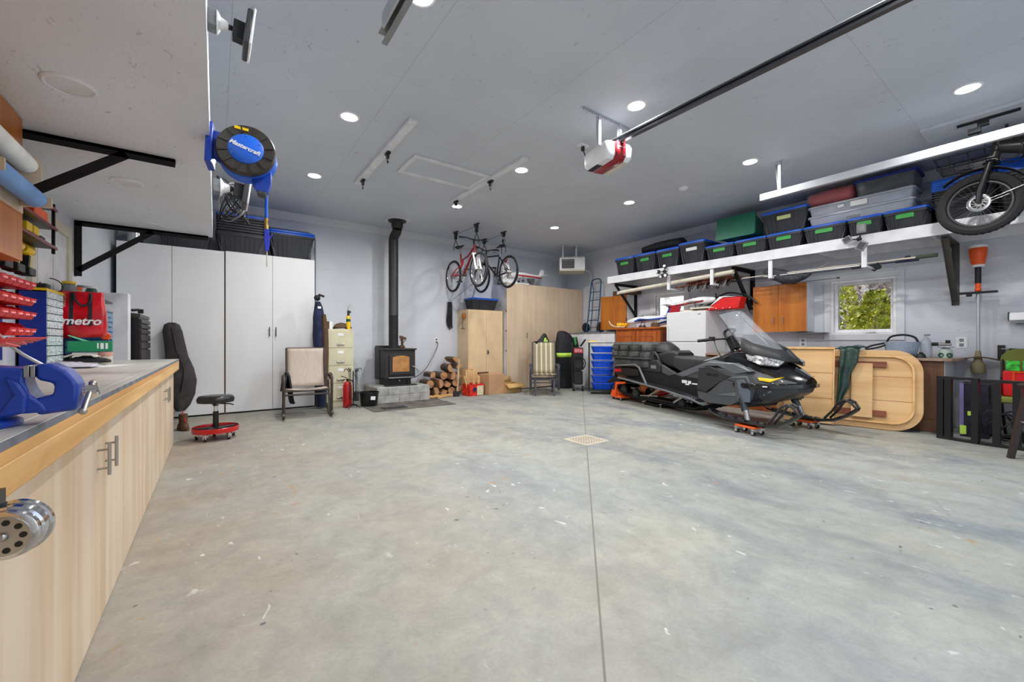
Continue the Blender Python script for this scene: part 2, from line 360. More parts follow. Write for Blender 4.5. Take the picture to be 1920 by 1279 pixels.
# lights in the ceiling
m_lamp = mat('lamp diffuser', (255, 252, 246), .5, emit=12, var=0)
def downlight(x, y, z, lit, label, group):
    t = thing('ceiling_light' if lit else 'recessed_light', label, 'light', (x, y, z), group=group)
    MB().lathe((0, 0, 0), (0, 0, -1), [(.098, 0), (.098, .006), (.088, .012), (.078, .009)], 28, caps=False).build('light_trim', M['white'], t)
    MB().lathe((0, 0, 0), (0, 0, -1), [(.079, .0), (.079, .008)], 28).build('diffuser', m_lamp if lit else M['whitep'], t)
    if lit:
        L = bpy.data.lights.new('lamp glow', 'AREA'); L.shape = 'DISK'; L.size = .15; L.energy = LAMP_W; L.color = (1, .98, .95); L.spread = radians(170)
        o = bpy.data.objects.new('lamp_glow', L); C.objects.link(o); o.parent = t; o.location = (0, 0, -.016)
LAMP_W = 30
rows = {(3.3, .6): 'behind the camera', (1.1, 2.55): 'near the cut-off track end at the top of the photo', (1.1, 4.35): 'left of the two hook boards, nearer the camera', (1.1, 6.17): 'above the hose reel side, next to the white closets',
  (3.3, 2.52): 'right beside the door opener', (3.3, 4.36): 'just past the end of the hook board', (3.3, 6.16): 'between the second hook board and the bicycles',
  (5.5, .6): 'nearest the hanging black bicycle', (5.5, 2.46): 'near the white rail end and hanger', (5.5, 4.34): 'near the smoke detector', (5.5, 6.17): 'nearest the corner heater', (1.1, .6): 'out of view by the bench'}
for (x, y), w in rows.items(): downlight(x, y, ZC, True, 'round lit ceiling downlight ' + w, 'lit round downlights in the ceiling')

# camera
cd = bpy.data.cameras.new('camera'); cd.lens = 770/1920*36; cd.sensor_width = 36; cd.shift_y = (641-639.5)/1920
cam = bpy.data.objects.new('camera', cd); C.objects.link(cam); cam.location = (0, 0, 1.10); cam.rotation_euler = (radians(90), 0, -radians(35.8)); cd.clip_start = .05
sc.camera = cam

# daylight: overcast sky through the open garage door and the windows, sun from behind the building
wd = bpy.data.worlds.new('sky'); sc.world = wd; wd.use_nodes = True
bg = wd.node_tree.nodes['Background']; wn = wd.node_tree.nodes; wl = wd.node_tree.links
tc = wn.new('ShaderNodeTexCoord'); sx = wn.new('ShaderNodeSeparateXYZ'); wl.new(tc.outputs['Generated'], sx.inputs[0])
wr = wn.new('ShaderNodeValToRGB'); wr.color_ramp.elements[0].position = .0; wr.color_ramp.elements[1].position = .6
wr.color_ramp.elements[0].color = (.86, .91, 1, 1); wr.color_ramp.elements[1].color = (.55, .72, 1, 1); wl.new(sx.outputs['Z'], wr.inputs[0]); wl.new(wr.outputs[0], bg.inputs[0])
bg.inputs[1].default_value = 1.5
S = bpy.data.lights.new('sun', 'SUN'); S.energy = 5; S.angle = radians(2); S.color = (1, .95, .86)
so = bpy.data.objects.new('sun', S); C.objects.link(so); so.rotation_euler = (radians(-48), 0, radians(8))
P = bpy.data.lights.new('garage door daylight', 'AREA'); P.shape = 'RECTANGLE'; P.size = 4.8; P.size_y = 2.8; P.cycles.is_portal = True
po = bpy.data.objects.new('door_portal', P); C.objects.link(po); po.location = (3.32, YF-.08, 1.42); po.rotation_euler = (radians(90), 0, 0)
sc.view_settings.view_transform = 'Standard'; sc.view_settings.look = 'None'; sc.view_settings.gamma = 1; sc.view_settings.exposure = .1
sc.view_settings.use_curve_mapping = False
sc.cycles.use_denoising = True; sc.cycles.max_bounces = 7; sc.cycles.diffuse_bounces = 5; sc.cycles.transparent_max_bounces = 12; sc.cycles.transmission_bounces = 6
sc.cycles.sample_clamp_indirect = 6; sc.cycles.caustics_reflective = False; sc.cycles.caustics_refractive = False
# ---------------------------------------------------------------- workbench side (left wall)
def pull(p, z, y, r, mt=None, ln=.125, x0=0, horizontal=False):
    """T-bar pull on a front facing -y at (p.x = x, surface y)"""
    b = MB()
    b.cyl((x0, y-.034, z-ln/2), (x0, y-.034, z+ln/2), r)
    for q in (-.036, .036): b.cyl((x0, y, z+q), (x0, y-.034, z+q), r*.7)
    return b.build('door_handle', mt or M['steel'], p)
def slab_cabinet(name, label, cat, loc, rz, w, d, h, doors, mt, handle_z=.68, group=None, gap=.004, kick=0, hl=.125, r=.006, side=None):
    """box carcass with flat doors meeting in pairs; front at local y = 0, carcass behind it"""
    t = thing(name, label, cat, loc, rz, group)
    MB().box((0, .02, kick), (w, d, h)).build('carcass', side or mt, t)
    x = 0
    for i, dw in enumerate(doors):
        o = MB().box((x+gap/2, 0, kick+gap), (x+dw-gap/2, .018, h-gap)).build('door', mt, t, bev=.0015)
        if handle_z: pull(o, handle_z, 0, r, x0=(x+dw-.07) if i % 2 == 0 else (x+.07), ln=hl)
        x += dw
    return t
XB = -.37
mb_ = M['birch']
slab_cabinet('bench_cabinet', 'pale birch ply bench cabinet nearest the camera, under the blue vise', 'cabinet', (XB, -.25, 0), LEFT, 1.265+1.265, .74, .79, [1.265, 1.265], mb_, .645, 'birch cabinets under the workbench') .location.y = 1.02
t = slab_cabinet('bench_cabinet', 'pale birch ply bench cabinet at the far end of the workbench, beside the stool', 'cabinet', (XB, 3.56, 0), LEFT, 2.17, .74, .79, [1.19, .98], mb_, .63, 'birch cabinets under the workbench')
slab_cabinet('bench_cabinet', 'birch ply bench cabinet beside and behind the camera', 'cabinet', (XB, -.5, 0), LEFT, 1.515, .74, .79, [.75, .765], mb_, 0, 'birch cabinets under the workbench')
t = thing('worktop', 'long grey ply worktop with a pine front rail along the left wall', 'worktop', (0, 0, 0))
m_top = mat('worn grey worktop', (190, 186, 180), .42, var=.1, scale=5, bump=.08, stretch=(1, .3, 1))
BT = .913
MB().box((XL+.004, -.5, .79), (-.365, 5.75, .895)).box((-.366, -.5, .893), (-.325, 5.75, BT)).box((XL+.004, -.5, .895), (-.366, 5.75, BT)).build('top_sheet', [m_top], t, bev=.002)
MB().box((-.326, -.5, .894), (-.3242, 5.75, BT-.001)).build('edge_band', mat('dark worn ply edge', (112, 116, 124), .6, var=.2, scale=12), t)
MB().box((-.365, -.5, .866), (-.325, 5.75, .893)).build('upper_rail', wood('pine edge strip', (224, 172, 104), (200, 140, 76), 'Y', .5, 8), t, bev=.002)
MB().box((-.365, -.5, .80), (-.325, 5.75, .866)).build('lower_rail', M['pine'], t, bev=.004)

# blue bench vise, screw pointing out over the bench edge (local x -> towards the room)
t = thing('bench_vise', 'blue cast bench vise clamped on the worktop corner nearest the camera', 'vise', (-.425, 1.40, BT), 0)
bv = M['bluep']
b = MB(); b.lathe((-.03, 0, 0), (0, 0, 1), [(.1, 0), (.1, .012), (.085, .02), (.085, .028)], 36)
for a in (20, 140, 260): b.prism([(-.07+.085*cos(radians(a+q))+.03*cos(radians(a)), .085*sin(radians(a+q))+.03*sin(radians(a))) for q in (-18, -9, 0, 9, 18)]+[(-.07, 0)], 0, .014, 'z')
b.build('swivel_base', bv, t, bev=.003)
b = MB(); b.prism([(-.17, .028), (.12, .028), (.11, .05), (.09, .07), (.082, .10), (.085, .128), (.03, .134), (-.04, .128), (-.075, .108), (-.18, .10), (-.2, .06)], -.038, .038)
b.prism([(.04, .02), (.085, .03), (.09, .07), (.075, .10), (.055, .11), (.068, .07)], -.047, .047)
b.build('fixed_body', bv, t, bev=.006)
b = MB(); b.prism([(.105, .1), (.098, .105), (.098, .137), (.12, .137), (.145, .122), (.16, .1), (.165, .085), (.163, .028), (.1, .022), (.095, .06), (.125, .066), (.127, .092)], -.036, .036)
b.build('sliding_jaw', bv, t, bev=.007)
b = MB(); b.box((.082, -.04, .108), (.09, .04, .134)); b.build('jaw_plate', M['steel'], t, bev=.001)
b = MB(); b.box((.092, -.04, .108), (.099, .04, .134)); b.build('jaw_plate', M['steel'], t, bev=.001)
MB().lathe((.16, 0, .068), (1, 0, 0), [(.01, 0), (.01, .01), (.015, .012), (.015, .032), (.01, .035)], 20).build('screw_head', M['chrome'], t)
MB().cyl((.18, .02, .085), (.18, -.07, .03), .0055).ball((.18, -.072, .029), .008).ball((.18, .02, .085), .008).build('turning_bar', M['steel'], t)
MB().bx((-.06, -.05, .055), (.02, .02, .028)).cyl((-.06, -.05, .05), (-.16, -.1, .03), .005).build('locking_lever', M['chrome'], t)

# chrome canister-like fitting fixed under the bench edge
t = thing('metal_canister', 'stainless steel cylinder with a perforated round end under the bench edge', 'steel cylinder', (-.274, 1.06, .772)); t.scale = (.8, .8, .8)
pr = [(.03, 0), (.047, .0), (.052, .004), (.052, .016), (.056, .02), (.056, .042), (.06, .044), (.06, .054), (.05, .058), (.02, .06)]
MB().lathe((-.02, 0, 0), (0.12, 1, .05), pr, 40).build('body', M['chrome'], t)
b = MB(); b.lathe((-.02, -.003, 0), (0.12, 1, .05), [(.042, 0), (.042, .006)], 36); b.build('end_cap', M['steel'], t, bev=.001)
b = MB()
for i in range(9):
    a = 2*pi*i/9; yy = -.003-.12*.03*cos(a)-.05*.03*sin(a); b.cyl((-.02+.03*cos(a), yy-.0012, .03*sin(a)), (-.02+.03*cos(a), yy+.002, .03*sin(a)), .0062, n=12)
b.build('vent_hole', M['black'], t).data; kids(t)[-1]['kind'] = 'stuff'
MB().ball((-.02, -.005, 0), .009).build('centre_bolt', M['steel'], t)
MB().bx((-.05, .05, .062), (.03, .04, .05)).build('bracket', M['blackm'], t)

# ---- wall cabinet with towel holders
t = slab_cabinet('wall_cabinet', 'honey veneer wall cabinet high on the left, nearest the camera', 'cabinet', (-.855, 1.4, 1.535), LEFT, 1.98, .29, .78, [.99, .99], M['orangewood'], 0)
for yy in (1.25, ):
    o = MB().torus((yy, -.02, .16), (0, 1, 0), .045, .005, 28).build('ring_pull', M['chrome'], t)
MB().torus((1.53, -.02, .17), (0, 1, 0), .05, .005, 28).cyl((1.53, 0, .22), (1.53, -.02, .22), .008).build('ring_pull', M['chrome'], t)
t = thing('towel_holder', 'plywood towel holder screwed to the honey wall cabinet front', 'towel holder', (-.855, 2.4, 1.86), LEFT)
pl = M['ply']
MB().box((-.12, -.012, -.07), (.94, 0, .25)).build('back_board', pl, t, bev=.001)
for xx in (.19, .765): MB().prism([(-.014, .2), (-.1, .2), (-.12, .16), (-.12, .08), (-.03, .02), (-.014, .02)], xx, xx+.014, 'x').build('side_arm', pl, t, bev=.001)
for xx in (.285, .905): MB().prism([(-.014, .05), (-.13, .02), (-.13, -.03), (-.014, -.04)], xx-.02, xx-.006, 'x').build('lower_arm', pl, t, bev=.001)
t = thing('paper_towel_roll', 'white paper towel roll in the upper holder on the honey cabinet', 'paper roll', (-.79, 2.62, 2.01), LEFT)
MB().lathe((0, 0, 0), (1, 0, 0), [(.018, 0), (.045, 0), (.045, .54), (.018, .54)], 32).build('roll', M['paper'], t)
t = thing('shop_towel_roll', 'light blue shop towel roll in the lower holder on the honey cabinet', 'paper roll', (-.785, 2.69, 1.865), LEFT)
MB().lathe((0, 0, 0), (1, 0, 0), [(.018, 0), (.047, 0), (.047, .58), (.018, .58)], 10).build('roll', mat('blue shop towel', (120, 160, 214), .85), t)

# ---- tool rack on the wall past the cabinet
t = thing('tool_rack', 'black metal rack with sloping shelves on the wall past the honey cabinet', 'rack', (XL, 3.42, 1.62), LEFT)
for xx in (.01, .69):
    for yy in (-.01, -.25): MB().box((xx-.008, yy-.008, .08), (xx+.008, yy+.008, .42)).build('post', M['blackm'], t)
mlip = mat('dark maroon shelf edge', (112, 22, 30), .35)
for zz in (.12, .25, .38):
    s = MB().box((.012, -.26, zz-.008), (.688, 0, zz-.0)).build('rack_shelf', M['blackm'], t)
    MB().box((.0, -.268, zz-.012), (.7, -.26, zz+.006)).build('lip', mlip, s)
def onrack(nm, lab, cat, x, z, b, mt, y=-.16):
    t = thing(nm, lab, cat, (XL-y, 3.42+x, 1.62+z), LEFT); b.build('body', mt, t, bev=.006); return t
t = onrack('tool_case', 'orange-red plastic tool case on the second rack shelf from the top', 'case', .5, .25, MB().box((-.12, -.08, 0), (.12, .09, .09)), M['orange'])
MB().cyl((-.08, -.02, .1), (.08, -.02, .1), .012).bx((-.08, -.02, .09), (.02, .02, .02)).bx((.08, -.02, .09), (.02, .02, .02)).build('handle', M['orange'], t)
t = onrack('tool_case', 'flat red tool case lying on the top rack shelf', 'case', .42, .38, MB().box((-.2, -.09, 0), (.2, .09, .035)), M['redp'])
for i, (x, lab) in enumerate(((.38, 'yellow battery block on the third rack shelf, nearer one'), (.5, 'yellow battery block on the third rack shelf, farther one'))):
    t = onrack('battery_charger', lab, 'battery', x, .12, MB().box((-.045, -.06, .04), (.045, .06, .1)), M['yellow']); MB().box((-.05, -.07, 0), (.05, .07, .04)).build('charger_base', M['black'], t, bev=.004)
t = onrack('battery_charger', 'black battery charger at the far end of the third rack shelf', 'battery', .62, .12, MB().box((-.04, -.06, 0), (.04, .06, .06)), M['dgrey'])
# cordless tools hanging head-down under the rack / on a shelf board
def drill(label, y, z, lay=False):
    t = thing('cordless_drill', label, 'power tool', (XL+.15, y, z), LEFT, 'yellow and black cordless tools by the rack')
    b = MB(); b.lathe((.0, 0, .17), (1, 0, 0), [(.03, -.09), (.034, -.08), (.036, .03), (.028, .06)], 16); b.prism([(-.03, .14), (.02, .14), (.0, .05), (-.05, .05)], -.02, .02); b.build('housing', M['yellow'], t, bev=.002)
    MB().lathe((.06, 0, .17), (1, 0, 0), [(.028, 0), (.022, .03), (.012, .05), (.006, .07)], 14).build('chuck', M['black'], t)
    MB().prism([(-.04, .13), (-.01, .13), (-.03, .05), (-.06, .05)], -.022, .022).build('grip', M['black'], t)
    MB().box((-.08, -.035, 0), (.035, .035, .05)).build('battery_pack', M['black'], t, bev=.005)
    return t
t0 = drill('yellow and black cordless drill hanging nearest the honey cabinet edge', 3.46, 1.53)
for y, w in ((3.64, 'second from the camera under the lowest rack shelf'), (3.83, 'third along under the lowest rack shelf'), (4.02, 'farthest along, near the door casing')):
    again(t0, 'yellow and black cordless drill '+w, (XL+.15, y, 1.53))

# ---- blue rail panel with red bins
t = thing('louvre_board', 'navy steel louvre panel on the left wall carrying the red bins', 'panel', (XL, 2.3, .98), LEFT)
MB().box((0, -.012, 0), (1.85, 0, .54)).build('panel', M['navy'], t)
for z in (.44, .33, .22, .11): MB().box((0, -.022, z), (1.85, -.01, z+.015)).build('hang_rail', M['navy'], t)
def red_bin():
    t = thing('storage_bin', 'x', 'bin', (0, 0, 0), LEFT, 'red hanging bins on the navy panel')
    b = MB(); w = .053
    prof = [(0, 0), (-.145, 0), (-.17, .045), (-.12, .05), (-.09, .08), (0, .08)]   # y, z
    b.prism(prof, -w, -w+.003, 'x').prism(prof, w-.003, w, 'x'); b.box((-w, -.145, 0), (w, 0, .003)).box((-w, -.003, 0), (w, 0, .08)).box((-w, -.003, .08), (w, 0, .095))
    b.add([(-w, -.145, 0), (w, -.145, 0), (w, -.17, .045), (-w, -.17, .045)], [(0, 1, 2, 3)]); b.build('tray', M['red'], t)
    MB().box((-w*.6, -.169, .022), (w*.6, -.162, .032)).build('label_slot', mat('pink label', (250, 160, 165), .5) if 'pink label' not in bpy.data.materials else bpy.data.materials['pink label'], t)
    MB().box((-w*.7, -.06, .0), (w*.7, -.01, .03)).build('contents', M['dgrey'], t)
    return t
rb = None; names = ['topmost row', 'second row down', 'third row down', 'lowest row']
for r_, z in enumerate((1.44, 1.335, 1.245, 1.14)):
    n = (9, 9, 9, 4)[r_]
    for i in range(n):
        y = 4.0-i*.112 - (0 if r_ < 3 else .0)
        lab = 'red hanging bin, %s, %s' % (names[r_], 'at the end by the clear drawers' if i == 0 else '%d in from the end by the clear drawers' % i)
        if rb is None: rb = red_bin(); rb.location = (XL+.02, y, z); rb['label'] = lab
        else: again(rb, lab, (XL+.02, y, z))
# ---- clear drawer organiser with blue frame
def organiser(label, loc, rz, w, d, h, rows, frame, face, knob, top=None, side=.008):
    t = thing('drawer_organizer', label, 'drawer organizer', loc, rz)
    b = MB(); b.box((0, 0, 0), (side, d, h)).box((w-side, 0, 0), (w, d, h)).box((0, 0, h-side), (w, d, h)).box((0, 0, 0), (w, d, side)).box((0, d-side, 0), (w, d, h))
    b.build('frame', frame, t)
    if top: MB().box((-.005, -.005, h), (w+.005, d, h+.018)).build('top_edge', top, t, bev=.002); 
    z = side; k = 0
    for n, hh in rows:
        dw = (w-2*side)/n
        for i in range(n):
            q = MB().box((side+i*dw+.003, -.004, z+.003), (side+(i+1)*dw-.003, d*.8, z+hh-.004)).build('drawer', face, t)
            MB().box((side+(i+.35)*dw, -.012, z+hh*.45), (side+(i+.65)*dw, -.004, z+hh*.55)).build('knob', knob, q)
        z += hh
    return t
m_clr = mat('frosted drawer', (196, 210, 214), .3, var=.25, scale=60, alpha=1)
m_blue2 = mat('smoky blue drawer', (92, 132, 170), .3, var=.3, scale=25)
organiser('tall navy organizer full of small clear drawers standing on the bench', (-1.0, 4.4, BT), LEFT, .4, .14, .56, [(2, .075)]*3+[(4, .055)]*6, M['navy'], m_clr, M['white'], M['yellow'])
MB().box((-.005, -.006, 0), (.405, .14, .012)).build('yellow_foot', M['yellow'], [o for o in bpy.data.objects if o.name == 'drawer_organizer'][0])
organiser('dark blue organizer with five smoky drawers at the far end of the bench', (-.84, 5.33, BT), LEFT, .36, .22, .475, [(1, .092)]*5, mat('teal blue frame', (22, 74, 128), .45), m_blue2, M['glassy'], M['grey'])
organiser('low dark blue organizer on the bench, right below the red bag', (-1.06, 5.1, .985), 0, .28, .14, .14, [(2, .062)]*2, mat('teal blue frame low', (22, 74, 128), .45), m_blue2, M['glassy'])

# bag, boxes and clutter on the bench
t = thing('shopping_bag', 'glossy red reusable shopping bag with black handles, lettered metro', 'bag', (-.91, 4.93, 1.135), radians(4))
mr = mat('glossy red bag film', (206, 18, 36), .18, var=.18, scale=8, bump=.6, bscale=12, coat=.5)
rings = []
for z, w, dd in ((0, .125, .05), (.03, .148, .07), (.12, .148, .075), (.22, .142, .06), (.32, .132, .04), (.385, .125, .022)):
    rings.append([(x+.004*sin(z*40+x*30), y, z+.006*sin(x*25)) for x, y in rrect(-w, -dd, w, dd, min(dd, w)*.5, 4)])
MB().loft(rings).build('bag_body', mr, t)
b = MB()
for xx, w in ((-.115, .03), (-.108, .028)): pass
b.grid(lambda u, v: (-.138+.045*u, -.068+.035*v-.004, .1+.27*v), 3, 6); b.build('printed_panel', mat('peach print', (196, 96, 70), .3, var=.5, scale=30), t, solid=.002)
b = MB()
for s in (-1, 1): b.bar((s*.055-.005, -.084, .1), (s*.055-.005, -.036, .375), .022, .004)
b.tube(spline([(-.05, -.04, .37), (-.035, -.075, .31), (.0, -.085, .265), (.04, -.08, .28), (.055, -.07, .32), (.05, -.04, .37)]), .009, 6)
b.build('strap', M['cloth'], t)
text('lettering', 'metro', .09, M['white'], t, (0, -.083, .135), shear=.25, off=.0022, sx=1.0)
MB().prism(rrect(-.148, 0, -.12, .36, .01), -.05, .05).build('side_gusset', M['cloth'], t)
t = thing('tissue_box', 'green cardboard box lying on the bench left below the red bag', 'box', (-.86, 4.86, 1.02), radians(6))
mg = mat('green printed box', (26, 140, 92), .5, var=.06)
MB().box((-.12, -.06, 0), (.14, .06, .085)).build('box', mg, t, bev=.002)
MB().prism([(-.03, .085), (-.12, .13), (-.115, .135), (-.0, .087)], -.05, .04).build('flap', mat('mint card', (120, 214, 170), .6), t)
MB().box((.1, -.0615, .02), (.115, -.06, .07)).box((.07, -.0615, .02), (.09, -.06, .07)).box((.05, -.0615, .025), (.06, -.06, .07)).build('print', M['white'], t)
t = thing('cardboard_box', 'white carton with red marks on the bench beside the beige jar', 'box', (-.86, 4.88, BT), radians(8)); MB().box((-.1, -.06, 0), (.08, .06, .1)).build('box', M['paper'], t, bev=.002); MB().box((.02, -.0612, .02), (.035, -.06, .07)).box((-.04, -.0612, .02), (-.02, -.06, .06)).build('print', M['redp'], t)
t = thing('jar', 'squat beige jar with a pinkish lid on the bench', 'jar', (-.76, 4.85, BT)); MB().lathe((0, 0, 0), (0, 0, 1), [(.042, 0), (.046, .005), (.046, .065), (.04, .07)], 24).build('body', M['skin'], t); MB().lathe((0, 0, .07), (0, 0, 1), [(.047, 0), (.047, .03), (.044, .032)], 24).build('lid', mat('pink lid', (214, 160, 140), .5), t)
t = thing('work_gloves', 'dark work gloves lying on the bench below the green box', 'gloves', (-.84, 4.62, BT))
b = MB(); b.grid(lambda u, v: (-.12+.26*u, -.05+.12*v, .03+.035*sin(pi*u)*sin(pi*v)+.012*noise.noise(V((u*6, v*6, 1)))), 12, 6); b.build('glove', M['cloth'], t, solid=.02)
MB().grid(lambda u, v: (-.12+.2*u, -.055+.1*v, .068+.02*sin(pi*u)+.01*noise.noise(V((u*6, v*6, 4)))), 10, 4).build('cuff', M['skin'], t, solid=.008)
t = thing('plastic_bag', 'crumpled clear plastic bag lying flat on the bench', 'bag', (-.86, 4.2, BT))
MB().grid(lambda u, v: (-.14+.3*u, -.12+.28*v, .012+.03*sin(pi*u)*sin(pi*v)+.014*abs(noise.noise(V((u*7, v*7, 8))))), 16, 14).build('sheet', mat('crinkled film', (206, 208, 222), .25, var=.12, scale=20), t, solid=.002)
t = thing('paper_folder', 'flat white folder lying on the bench far from the wall', 'papers', (-.72, 4.45, .901), radians(-12)); MB().box((-.12, -.2, 0), (.13, .2, .012)).build('sheets', M['paper'], t, bev=.001)
t = thing('parts_tray', 'white tray with an orange grid insert on the bench behind the vise', 'tray', (-.86, 2.55, BT), radians(88))
MB().box((-.2, -.14, 0), (.2, .14, .006)).box((-.2, -.14, 0), (.2, -.134, .03)).box((-.2, .134, 0), (.2, .14, .03)).box((-.2, -.14, 0), (-.194, .14, .03)).box((.194, -.14, 0), (.2, .14, .03)).build('tray', M['white'], t)
b = MB()
for i in range(14): b.box((-.17+i*.022, -.12, .006), (-.162+i*.022, .02, .032))
b.box((-.18, -.125, .006), (.13, -.118, .03)).box((-.18, .015, .006), (.13, .022, .03)).build('grid_insert', M['orange'], t)
t = thing('parts_tray', 'flat orange tray on the bench directly behind the vise', 'tray', (-.72, 2.1, BT), radians(88)); MB().box((-.2, -.1, 0), (.2, .1, .018)).build('tray', M['orange'], t, bev=.006)
t = thing('task_lamp', 'white lamp head with bent grey cable arms behind the bench vise', 'lamp', (-.98, 2.95, BT))
MB().lathe((0, 0, 0), (0, 0, 1), [(.05, 0), (.05, .012), (.02, .02), (.02, .2), (.045, .21), (.045, .3), (.02, .31)], 20).build('stem', M['glassy'], t)
MB().bx((0, 0, .24), (.08, .06, .12)).cyl((.0, -.03, .3), (.1, -.03, .3), .035).build('head', M['white'], t, bev=.006)
t = thing('label_gauge', 'small white digital gauge propped on the pale red bin lids', 'gauge', (-.93, 3.02, 1.12), LEFT); MB().bx((0, 0, .05), (.07, .02, .1), (-.2, 0, 0)).build('case', M['white'], t, bev=.006); MB().bx((0, -.012, .06), (.035, .006, .05), (-.2, 0, 0)).build('screen', M['grey'], t)
t = thing('wire_coil', 'bent grey metal strip curving over the bench behind the vise', 'metal strip', (0, 0, 0))
MB().tube(spline([(-1.0, 3.55, 1.16), (-.98, 3.62, 1.1), (-.93, 3.7, 1.02), (-.86, 3.75, .95), (-.84, 3.72, .91)]), .009, 8).build('strip', M['alum'], t)
MB().tube(spline([(-.95, 3.3, .91), (-.96, 3.35, 1.0), (-1.0, 3.5, 1.04)]), .006, 8).build('wire', M['white'], t)
t = thing('bin_lid_stack', 'pale red plastic lids fanned out below the red bins', 'bin lids', (-.98, 3.3, 1.085), LEFT)
for i in range(4): MB().bx((.05+i*.15, -.02, .01*i), (.2, .16, .006), (0, .1, .15*i)).build('lid', mat('pale red lid %d' % i, (236, 84, 76), .35), t)
t = thing('orange_clamp', 'small bright orange clamp at the right corner of the red bag', 'clamp', (-.83, 5.11, 1.126), 0)
MB().prism([(0, 0), (.05, -.01), (.07, .03), (.04, .06), (.0, .045), (.02, .025)], -.02, .02).build('jaw', M['orange'], t, bev=.004)
# jar shelf behind the bag
t = thing('wall_shelf', 'small dark shelf on the left wall behind the red bag', 'shelf', (XL, 5.0, 1.5), LEFT); MB().box((0, -.3, -.02), (.75, 0, 0)).build('board', M['blackm'], t)
for x, y, r, h, mt, lid, lab in ((.02+.1, .12, .045, .1, M['grey'], M['yellow'], 'grey tub with a yellow lid on the shelf behind the red bag'), (.3, .13, .04, .07, M['card'], M['orange'], 'orange-lidded jar on the shelf behind the red bag'),
      (.45, .2, .04, .1, M['dkgreen'], M['white'], 'green bottle on the shelf behind the red bag'), (.62, .1, .03, .12, M['glassy'], M['grey'], 'clear bottle at the far end of the shelf behind the red bag')):
    t = thing('jar', lab, 'jar', (XL+y, 5.0+x, 1.5), 0, 'containers on the shelf behind the red bag'); MB().lathe((0, 0, 0), (0, 0, 1), [(r*.9, 0), (r, .01), (r, h*.8), (r*.8, h)], 18).build('body', mt, t); MB().lathe((0, 0, h), (0, 0, 1), [(r, 0), (r, .02), (r*.9, .022)], 18).build('lid', lid, t)
t = thing('charger_cable', 'black charger with a looped cable on top of the clear-drawer organizer', 'charger', (-1.07, 4.6, 1.48)); MB().bx((0, 0, .03), (.08, .1, .06)).build('body', M['black'], t, bev=.01); MB().tube([(.03+.06*sin(a), .05+.1*sin(a/2)**2, .06+.05*cos(a)) for a in [i*pi/8 for i in range(14)]], .004).build('cable', M['black'], t)

# ---- platform over the bench with its steel brackets
struct(MB().box((XL, -.55, 2.32), (-.03, 5.95, 2.58)).build('ceiling.001', m_deck, smooth=0))
def bracket(label, x, y, z, rz, dx, dz, mt, name='shelf_bracket', w=.045, full=None, diag=.75, grp=None):
    t = thing(name, label, 'bracket', (x, y, z), rz, grp)
    MB().box((-w/2, -dx, -.02), (w/2, 0, -.0)).box((-w/2+.0, -dx, -w), (-w/2+.006, 0, -.0)).build('arm', mt, t)
    MB().box((-w/2, -.006, -dz), (w/2, 0, 0)).box((-w/2, -w, -dz), (-w/2+.006, 0, 0)).build('upright', mt, t)
    MB().bar((0, -dx*diag, -.03), (0, -.03, -dz+.06), w*.9, .012).bar((-w/2+.003, -dx*diag, -.03), (-w/2+.003, -.03, -dz+.06), .006, w).build('brace', mt, t)
    return t
mk = mat('black angle iron', (14, 13, 15), .6)
bracket('black angle-iron bracket under the platform, nearest the camera', XL, 3.57, 2.32, LEFT, .93, .62, mk, w=.055, diag=.74, grp='black brackets under the platform')
bracket('black angle-iron bracket under the platform at its far end, above the red bag', XL, 5.92, 2.32, LEFT, 1.08, .56, mk, w=.055, diag=.55, grp='black brackets under the platform')
for i, (x, y) in enumerate(((-.564, 2.81), (-.55, 4.257), (-.543, 5.656))):
    downlight(x, y, 2.32, False, 'unlit white round light in the platform underside, %s' % ['nearest the camera', 'middle one past the first bracket', 'farthest one by the end bracket'][i], 'unlit round lights under the platform')
# things at the platform edge
t = thing('hose_reel', 'round blue and black retractable air hose reel at the platform edge', 'hose reel', (.155, 3.0, 2.262), 0, rot=(radians(-11), 0, radians(-10)))
t.scale = (.86, .86, .9)
rub = mat('dark bronze plastic', (58, 54, 50), .4)
MB().lathe((0, 0, 0), (0, 1, 0), [(.05, -.045), (.175, -.045), (.182, -.035), (.182, -.01), (.17, 0)], 48).build('front_disc', rub, t)
MB().lathe((0, 0, 0), (0, 1, 0), [(.17, 0), (.182, .005), (.182, .09), (.17, .095)], 48).build('drum', M['blue'], t)
MB().lathe((0, -.052, 0), (0, 1, 0), [(.103, 0), (.108, .004), (.108, .012)], 40).build('face_plate', M['blue'], t)
b = MB()
for i in range(12):
    a = 2*pi*i/12+.2; b.bx((.143*cos(a), -.048, .143*sin(a)), (.055, .008, .01), (0, -a, 0))
b.build('rib', rub, t)
b = MB()
for i in range(6): a = 2*pi*i/6+.5; b.ball((.095*cos(a), -.054, .095*sin(a)), .004, 8, 5)
b.build('screws', M['steel'], t)
text('lettering', 'Mastercraft', .042, M['white'], t, (-.005, -.0545, .005), (pi/2, radians(20), 0), shear=.2, off=.0012)
MB().bx((-.03, -.049, .145), (.085, .004, .02), (0, .12, 0)).build('warning_label', M['yellow'], t)
b = MB(); b.prism([(-.12, -.12), (-.2, -.06), (-.23, .05), (-.22, .14), (-.12, .13)], .02, .05); b.box((-.24, -.03, -.12), (-.2, .1, .17)); b.build('wall_mount', M['bluep'], t, bev=.004)
b = MB(); b.prism([(.03, -.165), (.1, -.145), (.15, -.1), (.15, -.2), (.13, -.26), (.07, -.27), (.04, -.23)], .02, .07); b.build('hose_guide', M['bluep'], t, bev=.004)
MB().bx((.095, .04, -.275), (.055, .05, .03), (0, .2, 0)).build('roller_guide', M['dgrey'], t, bev=.004)
